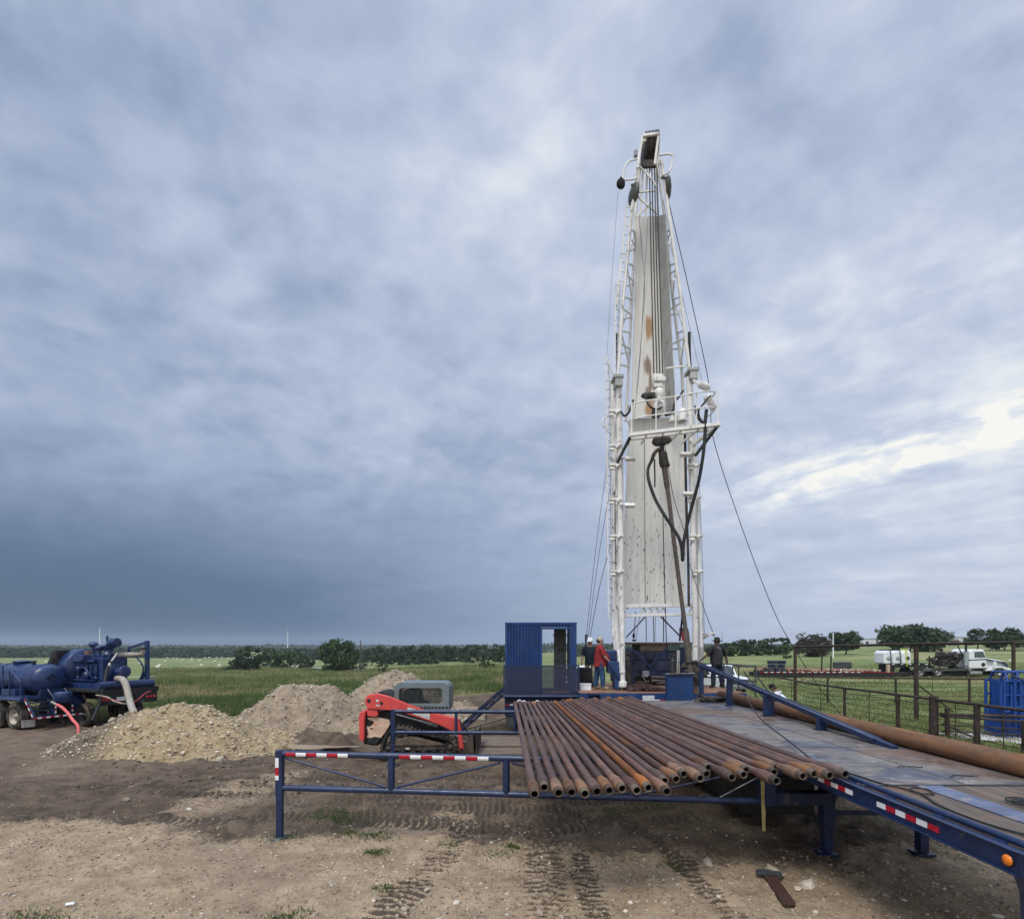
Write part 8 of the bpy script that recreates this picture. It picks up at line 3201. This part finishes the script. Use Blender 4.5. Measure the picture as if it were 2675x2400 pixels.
for px, mt in ((2334, 'blue_dk'), (2359, 'blue_dk'), (2375, 'hivis')):
    mb = MB()
    mb.bar(T(px, 1697.5) + Vector((0, .44, 0)), T(px + 2, 1741) + Vector((0, .44, 0)), .14 if mt == 'hivis' else .10, .03)
    mb.bar(T(px, 1697.5) + Vector((0, .44, 0)), T(px, 1697.5) + Vector((0, 2.1, 0)), .03, .12)
    mb.build('tie_strap', M[mt], wt)
mb = MB()
mb.bb(T(2275, 0).x, T(2326, 0).x, D_ + 6, D_ + 6.4, gz(36, D_) + .3, pz(1733))
tag(mb.build('stock_tank', M['dark_grey'], org=T(2300, 1760), bevel=.1), 'low dark grey trough behind the trailer left of the white tanks', 'trough')
tag(MB().bb(T(2324, 0).x, T(2331, 0).x, D_ + .3, D_ + .6, pz(1758), pz(1736)).build('fuel_drum', M['wood_pale'], org=T(2328, 1757), bevel=.05), 'tan upright drum at the corner of the gooseneck', 'drum')
# stack of dark crates and brush on the trailer behind the walkway
mb = MB()
rw = random.Random(12)
for i in range(6):
    for j in range(3):
        mb.box(T(2010 + i * 7.0, 1748 - j * 9.5, 50) + Vector((0, rw.uniform(-.1, .1), 0)), (.23, .5, .30), (0, 0, rw.uniform(-.2, .2)), mat=rw.choice((0, 0, 1)))
tag(mb.build('bundled_stakes', [M['blue_dk'], M['dark_grey']], org=T(2028, 1756, 50), bevel=.02), 'dark stacked bundle standing on the rubble trailer behind the walkway', 'bundle')


# ---------------------------------------------------------------- white pickups
def pickup(label, loc, rz, group=None):
    o = thing('pickup_truck', label, 'pickup', loc, rz, group, local=True)
    O0 = (0, 0, 0)
    mb = MB()
    # body side profile along x (front at +x)
    mb.prism([(-2.7, -.95, .45), (2.65, -.95, .45), (2.75, -.95, .75), (2.7, -.95, 1.08), (1.35, -.95, 1.16), (-.35, -.95, 1.16), (-.4, -.95, 1.12), (-2.7, -.95, 1.12)], (0, 1.9, 0))
    b = mb.build('body', M['white_car'], o, org=O0, bevel=.06)
    mb = MB()
    mb.prism([(-.75, -.85, 1.14), (1.30, -.85, 1.14), (.65, -.85, 1.78), (.45, -.85, 1.84), (-.55, -.85, 1.84), (-.68, -.85, 1.75)], (0, 1.7, 0))
    c = mb.build('cab', M['white_car'], o, org=O0, bevel=.05)
    mb = MB()
    for y in (-.865, .855):
        mb.prism([(.15, y, 1.22), (1.05, y, 1.22), (.58, y, 1.70), (.15, y, 1.70)], (0, .01, 0))
        mb.prism([(-.6, y, 1.22), (.08, y, 1.22), (.08, y, 1.70), (-.55, y, 1.70)], (0, .01, 0))
    mb.prism([(1.24, -.72, 1.22), (1.24, .72, 1.22), (.74, .66, 1.74), (.74, -.66, 1.74)], (.02, 0, .012))
    mb.prism([(-.735, -.65, 1.25), (-.70, -.65, 1.68), (-.70, .65, 1.68), (-.735, .65, 1.25)], (-.02, 0, 0))
    mb.build('window', M['glass_dark'], c, org=O0)
    mb = MB()
    mb.bb(-2.62, -.85, -.82, .82, 1.10, 1.125)
    mb.build('bed_liner', M['black'], o, org=O0)
    mb = MB()
    mb.bb(2.68, 2.80, -.93, .93, .42, .62)
    mb.bb(-2.82, -2.70, -.93, .93, .42, .60)
    mb.build('bumper', M['steel'], o, org=O0, bevel=.03)
    mb = MB()
    mb.bb(2.71, 2.765, -.55, .55, .70, 1.0)
    mb.build('grille', M['black'], o, org=O0, bevel=.02)
    for y in (-.78, .78):
        MB().box((2.70, y, .92), (.12, .26, .2)).build('headlight', M['steel'], o, org=O0, bevel=.03)
        MB().box((-2.70, y * 1.12, .88), (.05, .12, .36)).build('tail_lamp', M['red_lens'], o, org=O0, bevel=.02)
    for x in (1.75, -1.6):
        for y, ax in ((.82, 1), (-.82, -1)):
            e = bpy.data.objects.new('wheel', None)
            COL.objects.link(e)
            e.parent = o
            ORG[e.name] = Vector(O0)
            wheel(e, (x, y, .40), (0, ax, 0), .40, .27)
    return o


p = GP(1868, 35)
pickup('white pickup parked behind the man in the black hat', (p.x, 35, gz(p.x, 35) + .12), R(-86))
p = GP(1512, 31)
pickup('white pickup mostly hidden behind the blue cabin', (p.x, 31, gz(p.x, 31) + .25), R(75))
# ---------------------------------------------------------------- people
def skin_mesh(name, chains, mat, parent, root=0, sub=1, org=(0, 0, 0)):
    """chains: list of lists of (key, (x,y,z), r) ; equal keys are the same joint"""
    idx, vs, rad, ed = {}, [], [], []
    for ch in chains:
        prev = None
        for k, p, r in ch:
            if k not in idx:
                idx[k] = len(vs)
                vs.append(p)
                rad.append(r if isinstance(r, tuple) else (r, r))
            if prev is not None and prev != idx[k]:
                ed.append((prev, idx[k]))
            prev = idx[k]
    me = bpy.data.meshes.new(name)
    me.from_pydata(vs, ed, [])
    me.materials.append(mat)
    o = bpy.data.objects.new(name, me)
    COL.objects.link(o)
    o.parent = parent
    ORG[o.name] = Vector(org)
    md = o.modifiers.new('skin', 'SKIN')
    md.use_smooth_shade = True
    k_ = 1.12 if name == 'body' else 1.22
    lay = me.skin_vertices[0] if len(me.skin_vertices) else me.skin_vertices.new()
    for i, r in enumerate(rad):
        lay.data[i].radius = (r[0] * k_, r[1] * k_)
        lay.data[i].use_root = (i == root)
    if sub:
        s_ = o.modifiers.new('sub', 'SUBSURF')
        s_.levels = s_.render_levels = sub
    return o


def mixv(a, b, t):
    return tuple(a[i] + (b[i] - a[i]) * t for i in range(3))


def person(label, loc, rz, H=1.8, belly=0.0, lean=0.0, arms=None, legs=None, skin='skin', shirt='shirt_red', sleeve=.45, pants='jeans', boots='boots', hat=None, turn=0.0, untuck=.06):
    """local frame: faces +Y, right hand +X"""
    root = thing('person', label, 'person', loc, rz, local=True)
    s = H / 1.8

    def L(x, y, z):
        y2 = y + max(0, z - .95) * math.sin(lean)
        z2 = z - max(0, z - .95) * (1 - math.cos(lean))
        return (x * s, y2 * s, z2 * s)
    w = 1 + belly * .11
    pel, sp1, sp2, ch, nk = L(0, 0, .96), L(0, belly * .05, 1.10), L(0, belly * .05, 1.24), L(0, .0, 1.40), L(0, -.01, 1.52)
    h0, h1, h2, h3 = L(0, .03, 1.60), L(0, .03, 1.66), L(0, .015, 1.73), L(0, .005, 1.78)
    arms = arms or {}
    legs = legs or {}
    A, G_ = {}, {}
    for sd, sg in (('l', -1), ('r', 1)):
        sh = L(sg * .19 * w, -.01, 1.44)
        el = arms.get(sd + 'e', (sg * .27 * w, .0, 1.16))
        wr = arms.get(sd + 'w', (sg * .29 * w, .10, .92))
        el, wr = L(*el), L(*wr)
        A[sd] = (sh, el, wr)
        hip = L(sg * .10 * w, 0, .92)
        kn = L(*legs.get(sd + 'k', (sg * .12, .02, .50)))
        an = L(*legs.get(sd + 'a', (sg * .13, -.03, .09)))
        to = L(*legs.get(sd + 't', (sg * .16, .16, .04)))
        G_[sd] = (hip, kn, an, to)
    chains = [[('pel', pel, .10 * s), ('sp1', sp1, .10 * s), ('sp2', sp2, .10 * s), ('ch', ch, (.105 * s, .085 * s)), ('nk', nk, .056 * s), ('h0', h0, (.062 * s, .07 * s)), ('h1', h1, (.078 * s, .092 * s)), ('h2', h2, (.075 * s, .09 * s)), ('h3', h3, .045 * s)],
              [('h1', h1, 0), ('nose', L(0, .128, 1.645), .012 * s)]]
    for sg in (-1, 1):
        chains.append([('h1', h1, 0), ('ear%d' % sg, L(sg * .088, .02, 1.655), .018 * s)])
    for sd, sg in (('l', -1), ('r', 1)):
        sh, el, wr = A[sd]
        dv = Vector(wr) - Vector(el)
        d = dv.normalized()
        pm = tuple(Vector(wr) + d * .06 * s)
        fw = Vector((0, 1, 0))
        ac = (fw - d * fw.dot(d)).normalized()      # across the palm
        bk = d.cross(ac)
        chains.append([('ch', ch, 0), (sd + 'sh', sh, .048 * s), (sd + 'el', el, .045 * s), (sd + 'wr', wr, .030 * s), (sd + 'pm', pm, (.036 * s, .022 * s))])
        for i, ln in enumerate((.070, .080, .075, .058)):
            b0 = Vector(pm) + ac * ((.027 - i * .018) * s) + d * (.035 * s)
            m_ = b0 + d * (ln * .5 * s) + bk * (.008 * sg * s)
            e_ = m_ + d * (ln * .42 * s) + bk * (-.022 * sg * s)
            chains.append([(sd + 'pm', pm, 0), (sd + 'f%d' % i, tuple(b0), .010 * s), (sd + 'g%d' % i, tuple(m_), .0095 * s), (sd + 'h%d' % i, tuple(e_), .008 * s)])
        t0 = Vector(wr) + d * (.03 * s) + ac * (.035 * s)
        t1 = t0 + d * (.035 * s) + ac * (.022 * s)
        chains.append([(sd + 'pm', pm, 0), (sd + 't0', tuple(t0), .012 * s), (sd + 't1', tuple(t1), .010 * s)])
        hip, kn, an, to = G_[sd]
        chains.append([('pel', pel, 0), (sd + 'hip', hip, .085 * s), (sd + 'kn', kn, .056 * s), (sd + 'an', an, .040 * s), (sd + 'to', to, (.042 * s, .03 * s))])
    skin_mesh('body', chains, M[skin], root)
    # clothes follow the same joints a little further out
    def loft(mb, rings, n=22):
        """rings: (centre, rx, ry)"""
        vs = []
        for i, (c, rx, ry) in enumerate(rings):
            for j in range(n):
                a = 2 * math.pi * j / n
                q = 1 + .018 * math.sin(3 * a + i * 1.7) + .012 * math.sin(7 * a - i * 2.3)
                vs.append((c[0] + rx * s * q * math.cos(a), c[1] + ry * s * q * math.sin(a), c[2]))
        k = len(rings)
        mb.add(vs, [(i * n + j, i * n + (j + 1) % n, (i + 1) * n + (j + 1) % n, (i + 1) * n + j) for i in range(k - 1) for j in range(n)], True)
        mb.add(vs[-n:], [tuple(range(n))], True)
        mb.add(vs[:n], [tuple(reversed(range(n)))], True)
    b = belly
    mb = MB()
    loft(mb, [(L(0, .03 * b, .90 - untuck), .190 * w, .158 + .066 * b), (L(0, .04 * b, .97), .190 * w, .152 + .066 * b), (L(0, .05 * b, 1.07), .190 * w, .148 + .078 * b), (L(0, .045 * b, 1.18), .186 * w, .142 + .068 * b),
              (L(0, .025 * b, 1.29), .190 * w, .138 + .040 * b), (L(0, .008 * b, 1.38), .200 * w, .132 + .016 * b), (L(0, -.005, 1.445), .195 * w, .112), (L(0, -.008, 1.485), .145 * w, .090), (L(0, -.01, 1.52), .085, .075), (L(0, -.005, 1.55), .064, .066)])
    for sd in 'lr':
        sh, el, wr = A[sd]
        p0 = mixv(sh, L(0, 0, 1.40), .35)
        if sleeve <= .5:
            mb.tube(smooth_path([p0, sh, mixv(sh, el, sleeve * 2)], 4), [.07 * s] * 4 + [.086 * s] * 2 + [.080 * s] * 2 + [.078 * s], 14)
        else:
            mb.tube(smooth_path([p0, sh, el, mixv(el, wr, (sleeve - .5) * 2)], 4), [.07 * s] * 4 + [.086 * s, .082 * s, .076 * s, .070 * s, .066 * s, .060 * s, .054 * s, .05 * s, .046 * s], 14)
    mb._build('shirt', M[shirt], root, (0, 0, 0))
    mb = MB()
    loft(mb, [(L(0, .0, .78), .150 * w, .125), (L(0, .01 * b, .86), .178 * w, .145 + .02 * b), (L(0, .02 * b, .95), .178 * w, .145 + .03 * b), (L(0, .02 * b, 1.03), .17 * w, .135 + .03 * b)])
    for sd in 'lr':
        hip, kn, an, to = G_[sd]
        hp_ = (hip[0] * .95, hip[1], hip[2])
        P_ = smooth_path([hp_, mixv(hp_, kn, .5), kn, mixv(kn, an, .6), mixv(kn, an, .97)], 4)
        r0 = .098 + .008 * b
        rr_ = [(r0 + (.074 - r0) * i / (len(P_) - 1)) * s * (1 + .03 * math.sin(i * 2.1)) for i in range(len(P_))]
        mb.tube(P_, rr_, 14)
    mb._build('trousers', M[pants], root, (0, 0, 0))
    for sd in 'lr':
        hip, kn, an, to = G_[sd]
        heel = (an[0], an[1] - .05 * s, .045 * s + an[2] - .09 * s)
        skin_mesh('boot', [[('an', mixv(kn, an, .85), .050 * s), ('hl', (an[0], an[1], an[2] - .02 * s), .052 * s), ('ml', mixv(an, to, .5)[:2] + (to[2] + .008 * s,), (.050 * s, .040 * s)), ('to', to, (.050 * s, .036 * s))],
                           [('hl', an, 0), ('bk', heel, .040 * s)]], M[boots], root)
    hc = Vector(L(0, .01, 1.70))
    if hat:
        kind, hm = hat
        mb = MB()
        up = Vector((0, math.sin(lean) * .8, 1)).normalized()
        if kind == 'cap':
            mb.lathe(hc, up, [(.104 * s, -.01), (.106 * s, .03), (.098 * s, .075), (.065 * s, .112), (.02 * s, .125), (0, .126)], 20)
            f = Vector((0, 1, 0))
            P_ = [hc + f * .09 * s + Vector((-.075 * s, -.02, .012)), hc + f * .15 * s + Vector((-.062 * s, 0, .006)), hc + f * .185 * s, hc + f * .15 * s + Vector((.062 * s, 0, .006)), hc + f * .09 * s + Vector((.075 * s, -.02, .012))]
            mb.prism(P_, (0, 0, .008))
        elif kind == 'hard':
            mb.lathe(hc, up, [(.135 * s, -.005), (.136 * s, .004), (.114 * s, .012), (.116 * s, .04), (.106 * s, .09), (.072 * s, .128), (.03 * s, .142), (0, .144)], 22)
            mb.prism([hc + Vector((-.09 * s, .09 * s, 0)), hc + Vector((-.05 * s, .165 * s, -.008)), hc + Vector((.05 * s, .165 * s, -.008)), hc + Vector((.09 * s, .09 * s, 0))], (0, 0, .010))
            mb.bar(hc + Vector((0, -.08 * s, .12 * s)), hc + Vector((0, .08 * s, .12 * s)), .03, .05)
        else:
            mb.lathe(hc, up, [(.10 * s, -.01), (.17 * s, -.022), (.195 * s, -.005), (.19 * s, .004), (.11 * s, .008), (.104 * s, .05), (.09 * s, .105), (.05 * s, .125), (0, .112)], 22)
        mb.build('hat', M[hm], root, org=(0, 0, 0))
    mb = MB()
    for sg in (-1, 1):
        mb.ball(Vector(L(sg * .032, .112, 1.672)), .010 * s, 8, 6)
    mb.bar(L(-.022, .108, 1.598), L(.022, .108, 1.598), .006, .008)
    mb.build('eyes_and_mouth', M['eye'], root, org=(0, 0, 0))
    mb = MB()
    mb.ball(Vector(L(0, -.025, 1.685)), .098 * s, 12, 8, (.95, 1.0, .95))
    mb.build('hair', M['hair'], root, org=(0, 0, 0))
    return root


person('heavy man in dark red shirt, blue jeans and light cap facing right', (W(1566, 0, 18.55).x, 18.55, FZ + .01), R(-82), 1.80, 1.6, .0,
       {'re': (.31, .06, 1.16), 'rw': (.28, .27, .96), 'le': (-.31, .04, 1.16), 'lw': (-.27, .2, .95)}, {'rk': (.12, .06, .50), 'ra': (.14, .08, .09), 'rt': (.16, .30, .045), 'lk': (-.12, -.06, .5), 'la': (-.13, -.12, .09), 'lt': (-.15, .08, .045)},
       'skin', 'shirt_red', .45, 'jeans', 'boots', ('cap', 'khaki'), untuck=.10)
person('man in white hard hat and dark vest half hidden behind the red shirt', (W(1541, 0, 20.3).x, 20.3, FZ + .01), R(165), 1.78, .4, .0, {}, {}, 'skin', 'shirt_navy', .45, 'khaki', 'boots_dk', ('hard', 'hardhat'))
person('man in black brimmed hat and dark shirt leaning his hands on the rails', (W(1873, 0, 19.3).x, 19.3, FZ + .01), R(18), 1.80, 1.0, .0,
       {'le': (-.37, .05, 1.20), 'lw': (-.47, .22, 1.03), 're': (.38, .02, 1.16), 'rw': (.55, .16, .98)}, {'rk': (.16, .02, .5), 'ra': (.2, -.03, .09), 'rt': (.24, .16, .045), 'lk': (-.15, .02, .5), 'la': (-.19, -.03, .09), 'lt': (-.23, .16, .045)},
       'skin_dk', 'shirt_dark', .48, 'jeans_dk', 'boots_dk', ('brim', 'hat_black'))
person('stooping person in white shirt and dark cap beyond the casing pipe', (W(2058, 0, 18.6).x, 18.6, gs(9.5, 18.6)), R(58), 1.93, .8, R(37), {'re': (.3, .42, 1.10), 'rw': (.24, .62, .95), 'le': (-.3, .42, 1.10), 'lw': (-.24, .62, .95)}, {},
       'skin_dk', 'shirt_white', .9, 'jeans', 'boots', ('cap', 'hat_black'))
# ---------------------------------------------------------------- haze
hm = bpy.data.materials.new('air')
hm.use_nodes = True
hn = hm.node_tree
hn.nodes.remove(hn.nodes['Principled BSDF'])
pv = hn.nodes.new('ShaderNodeVolumePrincipled')
pv.inputs['Color'].default_value = (.70, .80, .93, 1)
pv.inputs['Density'].default_value = .00016
hn.links.new(pv.outputs[0], hn.nodes['Material Output'].inputs['Volume'])
mb = MB()
mb.bb(-3700, 3700, -3700, 3700, -16, 60)
tag(mb.build('haze', hm), kind='stuff')
